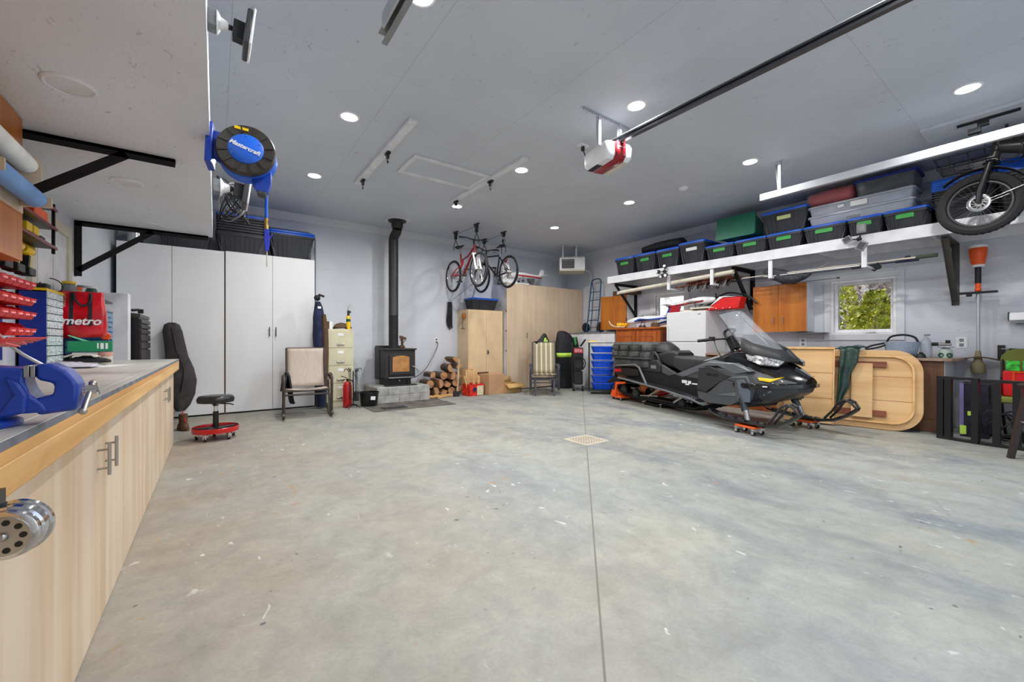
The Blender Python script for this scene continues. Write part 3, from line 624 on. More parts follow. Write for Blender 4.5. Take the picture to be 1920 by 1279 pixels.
t = thing('air_hose', 'bright blue air hose hanging straight down with a brass fitting and blue blow gun', 'air hose', (.262, 3.05, 1.99))
MB().cyl((0, 0, .06), (.0, 0, -.1), .0095).build('hose', M['blue'], t)
MB().lathe((0, 0, -.1), (0, 0, -1), [(.012, 0), (.012, .02), (.009, .03), (.012, .05), (.012, .07)], 12).build('fitting', mat('brass', (200, 166, 90), .3, 1), t)
MB().prism([(-.012, -.17), (.014, -.17), (.02, -.26), (.012, -.31), (-.006, -.31), (-.012, -.25)], -.01, .01).bar((.014, 0, -.235), (.034, 0, -.195), .012, .008).build('blow_gun', mat('cobalt plastic', (40, 56, 190), .4), t, bev=.002)
MB().cyl((.003, 0, -.31), (.004, 0, -.41), .0035).build('nozzle', M['skin'], t)
def flood(label, loc, s=1):
    t = thing('floodlight', label, 'floodlight', loc, 0, 'floodlights on the platform edge'); t.scale = (s, s, s)
    MB().cyl((0, 0, 0), (.035, 0, 0), .045, n=20).bx((.02, 0, 0), (.04, .085, .085)).build('junction_box', M['grey'], t, bev=.004)
    MB().lathe((.04, 0, 0), (1, 0, 0), [(.06, 0), (.06, .006), (.035, .02), (.024, .05), (.02, .055)], 24).build('cover_plate', M['white'], t)
    MB().cyl((.09, 0, 0), (.115, 0, 0), .014).bx((.145, 0, -.008), (.06, .07, .1), (0, .1, 0)).build('knuckle', M['black'], t, bev=.006)
    MB().bx((.185, 0, -.01), (.028, .2, .2), (0, .12, 0)).build('housing', M['dgrey'], t, bev=.008)
    MB().bx((.205, 0, -.008), (.012, .21, .21), (0, .12, 0)).build('lens', M['white'], t, bev=.006)
    return t
f0 = flood('white floodlight mounted on the platform edge, higher and nearer the camera', (-.03, 2.25, 2.52), .8)
again(f0, 'white floodlight wrapped in cable at the platform edge, beneath the hose reel', (-.02, 4.3, 2.42), scale=(1.25, 1.25, 1.25))
t = thing('cable_bundle', 'tangle of dark cables and plastic wrapped behind the lower floodlight', 'cables', (.02, 4.62, 2.24))
for k in range(9):
    pts = [(.11+.11*cos(a+k)*(.7+.05*k), .06*sin(a*2+k), .16+.2*sin(a)*(.6+.05*k)) for a in [i*2*pi/22 for i in range(23)]]
    MB().tube(pts, .006, 6).build('cable', M['black'] if k % 3 else M['grey'], t)

# ---- beyond the bench end
t = thing('partition_box', 'plain pale grey box partition behind the bench end by the closet', 'partition', (XL, 6.0, 0)); MB().box((0, 0, 0), (.385, .16, 1.62)).build('body', M['whitep'], t, bev=.003)
t = thing('tool_chest', 'tall dark grey rolling tool chest standing just past the bench end', 'tool chest', (-.7, 6.28, 0), LEFT)
mdc = mat('charcoal tool chest', (70, 64, 62), .35, .3)
MB().box((0, .01, .1), (.8, .44, 1.38)).build('body', M['blackm'], t)
z = .12
for hh in (.28, .2, .12, .12, .17, .09, .09, .06, .06, .06): MB().box((.02, -.012, z+.006), (.78, .012, z+hh-.008)).build('drawer', mdc, t, bev=.003); MB().box((.03, -.022, z+hh-.022), (.77, -.01, z+hh-.01)).build('drawer_pull', M['steel'], kids(t)[-1]) if 0 else None; z += hh
MB().prism([(0.0, 1.38), (.44, 1.38), (.44, 1.46), (.0, 1.42)], 0, .8, 'x').build('lid', mdc, t)
for x in (.06, .74):
    for y in (.06, .38): MB().cyl((x-.015, y, .05), (x+.015, y, .05), .05).build('caster', M['rubber'], t)
t = thing('hand_tool', 'small black fittings lying on the lid of the tall dark tool chest', 'fittings', (-.85, 6.4, 1.445)); MB().bx((0, 0, .02), (.1, .04, .035)).cyl((.06, .02, .02), (.12, .06, .03), .015).bx((.12, .2, .02), (.05, .05, .05)).build('body', M['black'], t, bev=.004)
# ---------------------------------------------------------------- back wall
FY = 7.6                                    # the closets' front plane
def closet(label, x, w, doors, h, mt, side, handles, seam_mt=None):
    t = thing('storage_closet', label, 'closet', (x, FY, 0), 0)
    MB().box((0, .02, .02), (w, .585, h)).build('carcass', side, t)
    q = 0
    for i, dw in enumerate(doors):
        MB().box((q+.003, 0, .025), (q+dw-.003, .018, h)).build('door', mt, t, bev=.0015)
        if handles and i in handles:
            xx = q+(dw-.045 if handles[i] > 0 else .045); pull(t, 1.26, 0, .007, M['dgrey'], .15, xx)
        q += dw
    return t
closet('tall white two-door closet on the left, partly behind the workbench', -1.09, 1.195, [.58, .615], 2.47, M['melamine'], M['melamine'], {})
closet('tall white two-door closet with dark pulls, behind the rocking chair', .118, 1.242, [.622, .62], 2.48, M['melamine'], M['melamine'], {0: 1, 1: -1})
t = closet('tall natural plywood closet in the corner behind the striped glider', 5.33, 2.43, [.6, 1.2, .62], 2.44, M['ply'], m_trim, {})
b = MB()
for z in (.9, 1.35, 1.8): b.bx((-.012, .0, z), (.02, .01, .03))
b.build('hinge', M['blackm'], t).data
pull(t, 1.25, 0, .006, M['dgrey'], .12, .57)
MB().box((0, 0, 0), (.02, .02, 2.47)).build('edge_strip', M['whitep'], thing('filler_strip', 'narrow dark gap strip between the two white closets', 'strip', (.103, 7.612, 0)))
kids([o for o in bpy.data.objects if o.name == 'filler_strip'][0])[0].data.materials[0] = M['brown']

# ---- totes
def tote_proto(name, w, d, h, lid, body, label_mt=None, label='x', lidh=.045, rings=1, lw=.42, deep=False):
    """tapered ribbed tub with its lid; front face at local y = 0"""
    t = thing(name, label, 'tote')
    hb = h-lidh; tp = .055*h/.4+.015
    def ring(z, k): 
        e = tp*(1-z/hb); return [(x, y, z) for x, y in rrect(e+k, e+k, w-e-k, d-e-k, .03, 3)]
    b = MB(); b.loft([ring(0, 0), ring(hb-.03, 0)]); b.loft([[(x, y, z) for x, y in rrect(-.008, -.008, w+.008, d+.008, .03, 3)] for z in (hb-.03, hb)])
    n = 9
    for i in range(n):
        if .25 < i/(n-1) < .75 and label_mt: continue
        x = .05+(w-.1)*i/(n-1); e = tp
        b.loft([[(x-.008+(w/2-x)*tp*1.6*(1 if z0 == 0 else 0), e*(1-z0/hb)-.007, z0), (x+.008+(w/2-x)*tp*1.6*(1 if z0 == 0 else 0), e*(1-z0/hb)-.007, z0), (x+.008, e*(1-z0/hb)+.02, z0), (x-.008, e*(1-z0/hb)+.02, z0)] for z0 in (0.0, hb-.03)])
    for i in range(int(9*d/w)):
        for sx, xx in ((1, w), (-1, 0)):
            y = .05+(d-.1)*i/max(1, int(9*d/w)-1)
            b.loft([[(xx-sx*(tp*(1-z0/hb)-.007), y-.008, z0), (xx-sx*(tp*(1-z0/hb)-.007), y+.008, z0), (xx-sx*(tp*(1-z0/hb)+.02), y+.008, z0), (xx-sx*(tp*(1-z0/hb)+.02), y-.008, z0)] for z0 in (0, hb-.03)])
    b.build('tub', body, t)
    l = MB()
    for k in range(rings):
        z = hb+k*lidh/rings; hh = lidh/rings
        l.loft([[(x, y, q) for x, y in rrect(-.014+dd, -.014+dd, w+.014-dd, d+.014-dd, .035, 3)] for q, dd in ((z, 0), (z+hh*.6, 0), (z+hh*.62, .02), (z+hh, .025))])
    l.build('lid', lid, t)
    if label_mt:
        zz = hb*.74; e = tp*(1-zz/hb)
        MB().box((w/2-lw*w/2, e-.012, zz-.028), (w/2+lw*w/2, e+.01, zz+.028)).build('label_sticker', label_mt, t)
    return t
big = tote_proto('storage_tote', .66, .42, .47, M['blue'], M['tote'], None, 'black ribbed tote with a blue lid on the white closet, farthest right', .07, 2)
big.location = (.71, 7.7, 2.481)
# stack of nested tubs
t = thing('tote_stack', 'stack of nested empty black totes topped by a blue lid on the white closets', 'totes', (0, 0, 0))
t.location = (.0, 7.68, 2.481)
def tub(w, d, h, rim, mt, lab, loc, rz=0, group=None, cat='tote', name='storage_tote'):
    t = thing(name, lab, cat, loc, rz, group)
    b = MB(); tp = .05
    b.loft([[(x, y, z) for x, y in rrect(e, e, w-e, d-e, .03, 3)] for z, e in ((0, tp), (h-.03, .005))]); b.build('tub', mt, t)
    MB().loft([[(x, y, z) for x, y in rrect(-.01, -.01, w+.01, d+.01, .03, 3)] for z in (h-.03, h)]).build('rim', mt, t); return t
bpy.data.objects.remove(t)
base = tote_proto('storage_tote', .62, .42, .33, M['tote'], M['tote'], None, 'bottom black tub of the nested stack on the white closets', .03); base.location = (.01, 7.68, 2.481); base['group'] = 'nested black tubs on the white closets'
rim = None
for i in range(6):
    z = 2.481+.33+i*.04
    lab = 'black nested tub rim, %s of the stack on the white closets' % ['lowest rim', 'second rim up', 'third rim up', 'fourth rim up', 'fifth rim up', 'topmost rim'][i]
    if rim is None:
        rim = thing('storage_tote', lab, 'tote', (.01, 7.68, z), 0, 'nested black tubs on the white closets')
        MB().loft([[(x, y, q) for x, y in rrect(-.004+dd, -.004+dd, .624-dd, .424-dd, .03, 3)] for q, dd in ((0, .03), (.012, .025), (.013, 0), (.039, 0))]).build('rim', M['tote'], rim)
    else: again(rim, lab, (.01, 7.68, z))
t = thing('tote_lid', 'blue lid lying on the nested black tubs above the white closets', 'lid', (.01, 7.68, 2.481+.571)); MB().loft([[(x, y, q) for x, y in rrect(-.01+dd, -.01+dd, .63-dd, .43-dd, .03, 3)] for q, dd in ((0, 0), (.03, 0), (.031, .02), (.045, .02))]).build('lid', M['blue'], t)
for i, x in enumerate((-.68, )):
    again(base, 'black ribbed tub on the left white closet, half hidden by the platform', (x, 7.68, 2.476))
t = thing('duct_pipe', 'short shiny silver duct standing on the left white closet', 'duct', (-.93, 7.85, 2.47)); MB().lathe((0, 0, 0), (0, 0, 1), [(.09, 0), (.09, .9)], 24).build('pipe', M['chrome'], t)
t = thing('conduit', 'grey electrical conduit on the back wall beside the white closet', 'conduit', (1.47, YB-.02, 0)); MB().tube([(0, 0, .6), (0, 0, 2.95)]+[(-.12+.12*cos(a), 0, 2.95+.12*sin(a)) for a in (.4, .9, 1.57)]+[(-.9, 0, 3.07)], .011).build('pipe', M['grey'], t)
# wall camera-like box behind the totes
t = thing('wall_bracket', 'tiny black box mounted on the back wall above the tubs', 'wall box', (.35, YB, 3.15)); MB().box((-.05, -.04, 0), (.05, 0, .08)).build('body', M['black'], t, bev=.01)

# ---- gig bag hanging on the white closet
t = thing('gig_bag', 'long dark grey gig bag hanging on the left white closet past the bench end', 'bag', (-.50, 7.47, 0))
secs = []
for z, w, c in ((.12, .05, .09), (.2, .1, .1), (.35, .15, .11), (.55, .175, .11), (.72, .165, .08), (.9, .125, .05), (1.1, .115, .03), (1.25, .11, .01), (1.34, .085, .0), (1.37, .04, 0)):
    secs.append([(c+w*cos(a)*(1+.05*sin(a*5+z*9)), .0+.055*sin(a)*(1+.2*sin(a*4+z*13)), z) for a in [i*2*pi/20 for i in range(20)]])
MB().loft(secs).build('bag', mat('worn dark nylon', (62, 56, 56), .7, var=.15, scale=9, bump=.4, bscale=20), t, smooth=70)
MB().tube(spline([(.0, -.06, 1.3), (.05, -.07, 1.0), (.13, -.075, .7), (.1, -.07, .4)]), .006).build('zipper', M['blackm'], t)
t = thing('work_boot', 'brown lace-up boot on the floor past the end of the bench', 'boot', (-.33, 6.55, 0), radians(20))
MB().loft([[(x*1.0, y, z) for x, y in [(c+w*cos(a), l*sin(a)) for a in [i*pi/6 for i in range(12)]]] for z, w, l, c in ((0, .05, .13, 0), (.03, .052, .13, 0), (.07, .045, .11, 0), (.1, .04, .06, .0), (.16, .045, .055, .0), (.2, .045, .055, 0))]).build('boot', M['brown'], t)
MB().tube([(.0, -.08+.03*i, .1+.03*i*(1 if i else 0)+.02*(i % 2)) for i in range(5)], .006).build('laces', M['red'], t)

# ---- rolling stool
t = thing('rolling_stool', 'round black padded shop stool on a red casters tray base', 'stool', (0, 5.77, 0)); t.scale = (.84, .84, 1)
MB().lathe((0, 0, .41), (0, 0, 1), [(.16, 0), (.205, .005), (.212, .03), (.208, .055), (.19, .075), (.1, .083), (.01, .085)], 40).build('seat', mat('black vinyl', (34, 33, 34), .3), t, smooth=60)
MB().cyl((0, 0, .28), (0, 0, .41), .022).lathe((0, 0, .37), (0, 0, 1), [(.03, 0), (.06, .03), (.06, .04)], 20).build('gas_lift', M['chrome'], t)
MB().lathe((0, 0, .11), (0, 0, 1), [(.05, 0), (.035, .01), (.032, .2)], 20).build('column', M['blackm'], t)
MB().tube([(.03, 0, .395), (.16, -.02, .385), (.2, -.02, .37)], .007).build('lift_lever', M['blackm'], t)
b = MB(); b.lathe((0, 0, .085), (0, 0, 1), [(.25, 0), (.262, .0), (.266, .05), (.258, .055), (.252, .02), (.05, .02), (.02, .02)], 48)
b.build('tray_rim', M['redp'], t)
MB().lathe((0, 0, .106), (0, 0, 1), [(.25, 0), (.25, .006), (.01, .008)], 40).build('tray_floor', M['blackm'], t)
for i in range(5):
    a = 2*pi*i/5+.4
    MB().bx((.13*cos(a), .13*sin(a), .122), (.24, .035, .012), (0, 0, a)).build('spoke', M['dgrey'], t, bev=.003)
    c_ = MB(); x, y = .215*cos(a), .215*sin(a); c_.cyl((x, y, .06), (x, y, .09), .012).bx((x, y, .05), (.05, .05, .05), (0, 0, a)); f = c_.build('caster', M['chrome'], t, bev=.004)
    MB().cyl((x-.016, y, .028), (x+.016, y, .028), .028).build('wheel', M['rubber'], f)

# ---- sling rocking chair
def sling_chair():
    t = thing('rocking_chair', 'beige sling rocking chair with a brown frame in front of the white closet', 'chair', (1.11, 6.80, 0), radians(-6))
    fr = mat('bronze metal frame', (74, 66, 62), .4, .4)
    for s in (-1, 1):
        b = MB(); x = s*.31
        b.tube(spline([(x, -.27, .06), (x, -.3, .3), (x, -.29, .55), (x, -.2, .62), (x, .1, .6), (x, .2, .56)]), .02, 8)
        b.bar((x, -.26, .56), (x, .18, .575), .055, .03)
        b.build('arm', fr, t)
        MB().tube(spline([(x, -.42, .09), (x, -.3, .03), (x, -.05, .016), (x, .2, .03), (x, .38, .1)]), .018, 8).bar((x, -.05, .02), (x, .2, .5), .03, .03).build('rocker', fr, t)
    for yy, zz, rr_ in ((-.25, .40, .018), (-.24, .34, .014), (.18, .36, .018)): MB().tube([(-.29, yy, zz), (.29, yy, zz)], rr_).build('seat_rail', fr, t)
    sm = mat('beige sling fabric', (192, 178, 166), .8, var=.04, scale=30, stretch=(1, 1, .1))
    MB().grid(lambda u, v: (-.26+.52*u, -.27+.47*v, .425-.02*sin(pi*u)-.03*v), 8, 8).build('seat', sm, t, solid=.012)
    MB().grid(lambda u, v: (-.25+.5*u, .17+.16*v+.02*sin(pi*v), .42+.58*v-.0*sin(pi*u)), 8, 10).build('backrest', sm, t, solid=.012)
    for s in (-1, 1): MB().tube([(s*.265, .17, .4), (s*.265, .335, 1.0)], .016).build('back_post', fr, t)
    MB().tube([(-.265, .335, 1.0), (.265, .335, 1.0)], .013).build('top_rail', fr, t)
    return t
sling_chair()
t = thing('jacket', 'dark garment draped over the beige rocking chair arm and seat', 'jacket', (.86, 6.95, .0), 0)
MB().grid(lambda u, v: (-.06+.13*u+.02*sin(v*9), -.16+.3*v, .36+.28*sin(pi*min(1, u+.15))-.3*abs(u-.4)+.02*noise.noise(V((u*5, v*5, 2)))), 8, 8).build('cloth', M['cloth'], t, solid=.02)
t = thing('coverall', 'navy blue coverall hanging at the right side of the white closets', 'coverall', (1.38, 7.34, 0))
mn = mat('navy cotton', (34, 42, 72), .85, var=.2, scale=10, bump=.5, bscale=18)
secs = []
for z, w, dd, c in ((.03, .06, .06, .03), (.3, .075, .07, .03), (.8, .085, .07, .02), (1.2, .1, .08, .01), (1.5, .09, .07, 0), (1.68, .06, .06, -.01), (1.76, .035, .05, -.02)):
    secs.append([(c+w*cos(a)*(1+.1*sin(a*3+z*4)), dd*sin(a)*(1+.15*sin(a*5+z*7)), z) for a in [i*2*pi/16 for i in range(16)]])
MB().loft(secs).build('body', mn, t, smooth=70)
MB().ball((-.03, 0, 1.82), (.05, .05, .05)).bx((.03, -.02, 1.86), (.09, .04, .03), (0, .3, 0)).build('hood', M['cloth'], t); MB().bx((-.01, -.07, 1.66), (.05, .01, .035)).build('name_patch', M['white'], t)
t = thing('garment_sleeve', 'brown coat tucked between the navy coverall and the filing cabinet', 'coat', (1.47, 7.28, 0)); MB().loft([[(c+w*cos(a), .05*sin(a), z) for a in [i*pi/6 for i in range(12)]] for z, w, c in ((.35, .03, -.01), (.9, .045, 0), (1.3, .045, -.01), (1.55, .03, -.03))]).build('cloth', M['brown'], t, smooth=70)

# ---- filing cabinet
t = thing('filing_cabinet', 'cream four-drawer steel filing cabinet between the coverall and the wood stove', 'filing cabinet', (1.505, 7.36, 0))
MB().box((0, .012, 0), (.43, .72, 1.315)).build('body', M['cream'], t, bev=.003)
for i in range(4):
    q = MB().box((.02, 0, .1+i*.3), (.41, .02, .39+i*.3)).build('drawer', M['cream'], t, bev=.004)
    MB().box((.17, -.004, .3+i*.3), (.26, .0, .345+i*.3)).build('card_holder', M['white'], q, bev=.001)
    MB().box((.155, -.02, .145+i*.3), (.275, -.0, .17+i*.3)).build('handle', M['steel'], q, bev=.006)
MB().cyl((.395, .012, 1.29), (.395, -.0, 1.29), .01).build('lock', M['steel'], t)
t = thing('card_box', 'small white and brown box on top of the filing cabinet', 'box', (1.56, 7.45, 1.316)); MB().box((0, 0, 0), (.05, .1, .13)).build('end', M['white'], t); MB().box((-.07, 0, 0), (0, .1, .13)).build('side', M['brown'], t)
t = thing('glove_pair', 'crumpled dark leather gloves on top of the filing cabinet', 'gloves', (1.75, 7.46, 1.316)); MB().grid(lambda u, v: (-.12+.28*u, -.06+.12*v, .02+.08*sin(pi*u)**.5*sin(pi*v)+.03*noise.noise(V((u*6, v*4, 3)))), 14, 6).build('glove', M['brown'], t, solid=.02)
t = thing('propane_torch', 'yellow propane torch cylinder standing on the filing cabinet', 'torch', (1.86, 7.42, 1.316)); MB().lathe((0, 0, 0), (0, 0, 1), [(.034, 0), (.036, .01), (.036, .2), (.02, .235), (.012, .24)], 20).build('cylinder', M['yellow'], t); MB().lathe((0, 0, .13), (0, 0, 1), [(.0365, 0), (.0365, .05)], 20, caps=False).build('label_band', M['dkgreen'], t)
MB().bx((0, 0, .28), (.035, .04, .09)).bx((.025, 0, .3), (.03, .03, .04)).build('head', M['black'], t, bev=.006); MB().tube([(0, 0, .32), (-.005, 0, .38), (.02, 0, .42), (.06, 0, .45)], .007).build('burner_tube', M['steel'], t)
t = thing('fire_extinguisher', 'red fire extinguisher on the floor in front of the filing cabinet', 'fire extinguisher', (1.79, 7.2, 0)); MB().lathe((0, 0, 0), (0, 0, 1), [(.065, 0), (.07, .015), (.07, .36), (.05, .42), (.02, .44)], 24).build('cylinder', M['redp'], t)
MB().cyl((0, 0, .43), (0, 0, .48), .018).bar((0, 0, .49), (-.1, 0, .53), .02, .012).bar((0, 0, .47), (-.09, 0, .47), .02, .01).build('valve_head', M['blackm'], t); MB().tube(spline([(.02, 0, .46), (.09, 0, .42), (.085, -.03, .2), (.075, -.04, .12)]), .01).build('hose', M['rubber'], t)
t = thing('fireplace_tools', 'black wrought iron fireplace tool stand beside the red extinguisher', 'tool stand', (1.84, 7.04, 0)); b = MB()
for i in range(4): a = pi/4+i*pi/2; b.tube(spline([(0, 0, .06), (.08*cos(a), .08*sin(a), .05), (.13*cos(a), .13*sin(a), .008)]), .007)
b.cyl((0, 0, .05), (0, 0, .62), .009); b.build('stand', M['blackm'], t)
for i in range(4):
    a = i*pi/2+.3; x, y = .07*cos(a), .07*sin(a); b = MB(); b.cyl((x, y, .15), (x, y, .66), .006).tube(spline([(x, y, .6), (x*1.8, y*1.8, .66), (x*2.3, y*2.3, .62)]), .006)
    if i == 0: b.bx((x-.03, y-.05, .2), (.09, .02, .16))
    b.build('tool', M['blackm'], t)
t = thing('ash_bucket', 'black round pail with a white label left of the stove hearth', 'pail', (2.13, 7.14, 0)); MB().lathe((0, 0, 0), (0, 0, 1), [(.13, 0), (.135, .01), (.155, .22), (.165, .225), (.165, .245), (.15, .245), (.14, .06)], 32).build('pail', M['blackm'], t); MB().bx((.02, -.155, .15), (.08, .006, .06), (0, .1, .1)).build('label', M['white'], t)
t = thing('ash_shovel', 'grey metal ash shovels leaning between the cabinet and the hearth', 'shovel', (2.1, 7.42, 0)); MB().bar((-.1, .1, .62), (-.04, 0, .25), .03, .01).bar((-.04, 0, .25), (.0, -.05, .05), .1, .012).build('shovel', M['alum'], t); MB().bar((-.12, .14, .55), (.03, .02, .2), .02, .01).bar((.03, .02, .2), (.06, 0, .04), .08, .012).build('second_shovel', M['alum'], t)

# ---- hearth, stove, pipe
t = thing('hearth', 'low grey concrete block hearth under the wood stove', 'hearth', (2.31, 7.27, 0)); b = MB()
for r_ in range(2):
    for i in range(-1, 3):
        x0 = max(0, i*.4+(.2 if r_ else 0)); x1 = min(1.0, (i+1)*.4+(.2 if r_ else 0))
        if x1 > x0+.02:
            for y0, y1 in ((0, .2), (.2, .82)): b.box((x0+.002, y0, r_*.14), (x1-.002, y1, r_*.14+.137))
b.build('blocks', M['concrete'], t, bev=.006)
MB().box((.03, .05, .277), (.97, .8, .285)).build('mortar_cap', M['concrete'], t)
t = thing('wood_stove', 'black cast wood stove with an arched glass door on the hearth', 'wood stove', (2.5, 7.42, .286))
ir = M['iron']
MB().box((.06, .06, 0), (.52, .5, .15)).build('pedestal', ir, t, bev=.004)
MB().box((.44, .04, .02), (.46, .055, .1)).box((0, -.1, 0), (.58, .06, .018)).build('ash_lip', ir, t, bev=.003)
MB().prism([(0, .14), (.58, .14), (.58, .66), (0, .66)], .0, .55).build('firebox', ir, t, bev=.006)
MB().box((-.02, -.03, .66), (.60, .56, .69)).build('top_plate', ir, t, bev=.006)
MB().box((-.012, .3, .1), (0, .56, .72)).box((.0, .55, .1), (.58, .565, .74)).build('heat_shield', ir, t)
dr = MB(); outer = [(.07, .2), (.51, .2), (.51, .56)]+[(.51-.44*i/8, .56+.045*sin(pi*i/8)) for i in range(1, 8)]+[(.07, .56)]
dr.prism(outer, -.03, 0); d_ = dr.build('door', ir, t, bev=.006)
inn = [(.13, .26), (.45, .26), (.45, .53)]+[(.45-.32*i/8, .53+.03*sin(pi*i/8)) for i in range(1, 8)]+[(.13, .53)]
MB().prism(inn, -.034, -.028).build('door_glass', mat('sooty amber glass', (176, 126, 74), .12, var=.15, scale=7), d_)
MB().cyl((.5, -.03, .36), (.5, -.06, .36), .01).tube([(.5, -.055, .36), (.56, -.07, .33), (.6, -.075, .27)], .009).torus((.605, -.075, .25), (0, 1, 0), .02, .005, 16, 6).build('door_handle', M['steel'], d_)
MB().box((.05, -.06, .145), (.53, 0, .16)).build('shelf_lip', M['steel'], t, bev=.002)
MB().cyl((.28, .04, .09), (.28, .02, .09), .012).build('air_knob', M['steel'], t)
t = thing('stove_pipe', 'tall black stove pipe with an offset elbow up to the ceiling', 'stove pipe', (2.775, 7.75, .977))
mp_ = mat('black stove pipe', (48, 45, 47), .5, .2)
zc = ZC-.977
MB().lathe((0, 0, 0), (0, 0, 1), [(.09, 0), (.09, .62), (.093, .625), (.093, .635), (.09, .64), (.09, 2.1)], 32).build('pipe', mp_, t)
MB().tube([(0, 0, 2.08), (0, -.02, 2.13), (0, -.17, 2.2), (0, -.2, 2.25)], .088, 32).build('elbow', mp_, t)
MB().lathe((0, -.2, zc-.006), (0, 0, -1), [(.17, 0), (.165, .02), (.11, .04), (.105, .12), (.09, .15)], 32).build('collar', mp_, t)
MB().box((-.2, -.4, zc-.008), (.2, 0, zc-.001)).build('ceiling_plate', M['whitep'], t)
t = thing('stove_fan', 'small rusty brown stove-top fan behind the pipe', 'stove fan', (2.93, 7.7, .978)); MB().bx((0, 0, .02), (.1, .06, .03)).bx((0, 0, .12), (.04, .04, .18)).build('base', M['brown'], t, bev=.006); MB().torus((.0, -.03, .17), (0, 1, 0), .05, .008, 20, 6).bx((0, -.03, .2), (.14, .01, .05), (0, .3, 0)).build('blades', M['brown'], t)
t = thing('floor_mat', 'dark worn rubber mat on the floor in front of the hearth', 'mat', (2.0, 6.44, 0)); MB().box((0, 0, 0), (1.44, .8, .008)).build('mat', mat('worn grey-brown mat', (96, 90, 86), .85, var=.3, scale=5, bump=.3), t, bev=.002)
b = MB()
for i in range(9): b.box((.2+i*.045, .12, .008), (.225+i*.045, .3, .02))
b.build('tread', M['dgrey'], t)
t = thing('wall_outlet', 'white outlet low on the back wall right of the stove with a cord plugged in', 'outlet', (3.88, YB, 1.06)); MB().box((-.04, -.008, 0), (.04, 0, .125)).build('cover_plate', M['white'], t, bev=.002); MB().bx((0, -.012, .035), (.035, .008, .035)).bx((0, -.012, .09), (.035, .008, .035)).build('sockets', M['dgrey'], t, bev=.003)
t = thing('power_cord', 'black cord drooping from the back wall outlet to the stove', 'cord', (3.87, YB-.03, 1.09)); MB().tube(spline([(.03, 0, 0), (.0, -.02, -.12), (-.25, -.1, -.5), (-.5, -.2, -.68), (-.76, -.35, -.72)]), .007).build('cord', M['black'], t)

# ---- firewood, axe, boxes
def log_piece(l, r_, ends):
    b = MB(); k = ends
    prof = {0: [(r_*cos(a), r_*sin(a)) for a in [i*pi/6 for i in range(12)]], 1: [(r_*cos(a), r_*sin(a)) for a in [i*pi/6 for i in range(7)]]+[(0, -r_*.2)], 2: [(0, -r_*.6), (r_*.9, r_*.3), (r_*.5, r_*.8), (-.1*r_, r_), (-r_*.8, r_*.5)]}[k]
    b.loft([[(x*(1+.06*sin(y*20)), y, z) for x, z in prof] for y in (-l/2, -l/6, l/6, l/2)]); return b
protos = []
for k, r_ in ((0, .078), (1, .088), (2, .086)):
    t = thing('firewood_log', 'x', 'firewood', (0, 0, 0), 0, 'split logs in the firewood pile'); o = log_piece(.4, r_, k).build('log', [M['bark']], t, smooth=30)
    o.data.materials.append(M['log'])
    for p in o.data.polygons:
        if abs(p.normal.y) > .8 or (k and p.center.z < -.01+(.06 if k == 2 else 0) and k == 2) or (k == 1 and p.center.z < .01): p.material_index = 1
    protos.append((t, k))
used = [0, 0, 0]
spots = []
for row, (z, xs) in enumerate(((.086, (3.42, 3.605, 3.79, 3.975, 4.16)), (.245, (3.5, 3.69, 3.88, 4.07)), (.404, (3.6, 3.79, 3.98, 4.16)), (.56, (3.98, 4.16)), (.7, (4.07,)))):
    for i, x in enumerate(xs): spots.append((x, z, row, i))
rn = ['bottom row', 'second row', 'third row', 'fourth row', 'very top']; ci = ['at the hearth end', 'second from the hearth', 'third from the hearth', 'fourth from the hearth', 'against the tall beige cabinet']
for n, (x, z, row, i) in enumerate(spots):
    k = (n*7+row) % 3; t = protos[k][0]; lab = 'split brown log in the firewood pile, %s, %s' % (rn[row], ci[i])
    rot = (0, (n*1.3) % 6.28, radians(R.uniform(-4, 4)))
    if not used[k]: used[k] = 1; o = t; o['label'] = lab; o.location = (x, 7.86, z)
    else: o = again(t, lab, (x, 7.86+R.uniform(-.03, .03), z))
    o.rotation_euler = rot; o.rotation_mode = 'XYZ'
t = thing('kindling', 'thin pale splinters and sticks scattered before the firewood pile', 'kindling', (3.62, 7.42, 0)); t['kind'] = 'stuff'
b = MB()
for i in range(26): a = R.uniform(-.4, .4); x, y = R.uniform(-.25, .3), R.uniform(-.12, .13); b.bx((x, y, .012+.008*(i % 5)), (R.uniform(.12, .3), .02, .012), (0, R.uniform(-.05, .05), a))
b.build('sticks', M['pine'], t)['kind'] = 'stuff'
t = thing('splitting_axe', 'long-handled splitting axe leaning head-down against the firewood', 'axe', (3.93, 7.35, 0)); MB().tube(spline([(.0, 0, .03), (.04, .03, .2), (.09, .1, .45), (.16, .2, .74)]), [.02]*6+[.017]*6+[.019]*7, 8).build('handle', wood('ash handle', (196, 170, 140), (168, 140, 108), 'Z'), t); MB().prism([(-.09, .0), (.05, .0), (.055, .1), (-.06, .12)], -.03, .03).build('head', M['iron'], t, bev=.006)
t = thing('carton', 'bright red printed carton full of kindling in front of the firewood', 'box', (4.14, 7.2, 0), radians(6)); mrd = mat('red printed card', (206, 44, 32), .5, var=.25, scale=16)
MB().box((0, 0, 0), (.36, .004, .24)).box((0, .25, 0), (.36, .254, .24)).box((0, 0, 0), (.004, .254, .24)).box((.356, 0, 0), (.36, .254, .24)).box((0, 0, 0), (.36, .254, .004)).build('carton', mrd, t)
MB().box((.19, -.003, .01), (.35, 0, .2)).build('picture_panel', mat('oat picture', (226, 206, 170), .6, var=.25, scale=40), t); MB().lathe((.13, -.004, .13), (0, 1, 0), [(.045, 0), (.045, .004)], 24).build('badge', mat('navy badge', (26, 44, 90), .5), t)
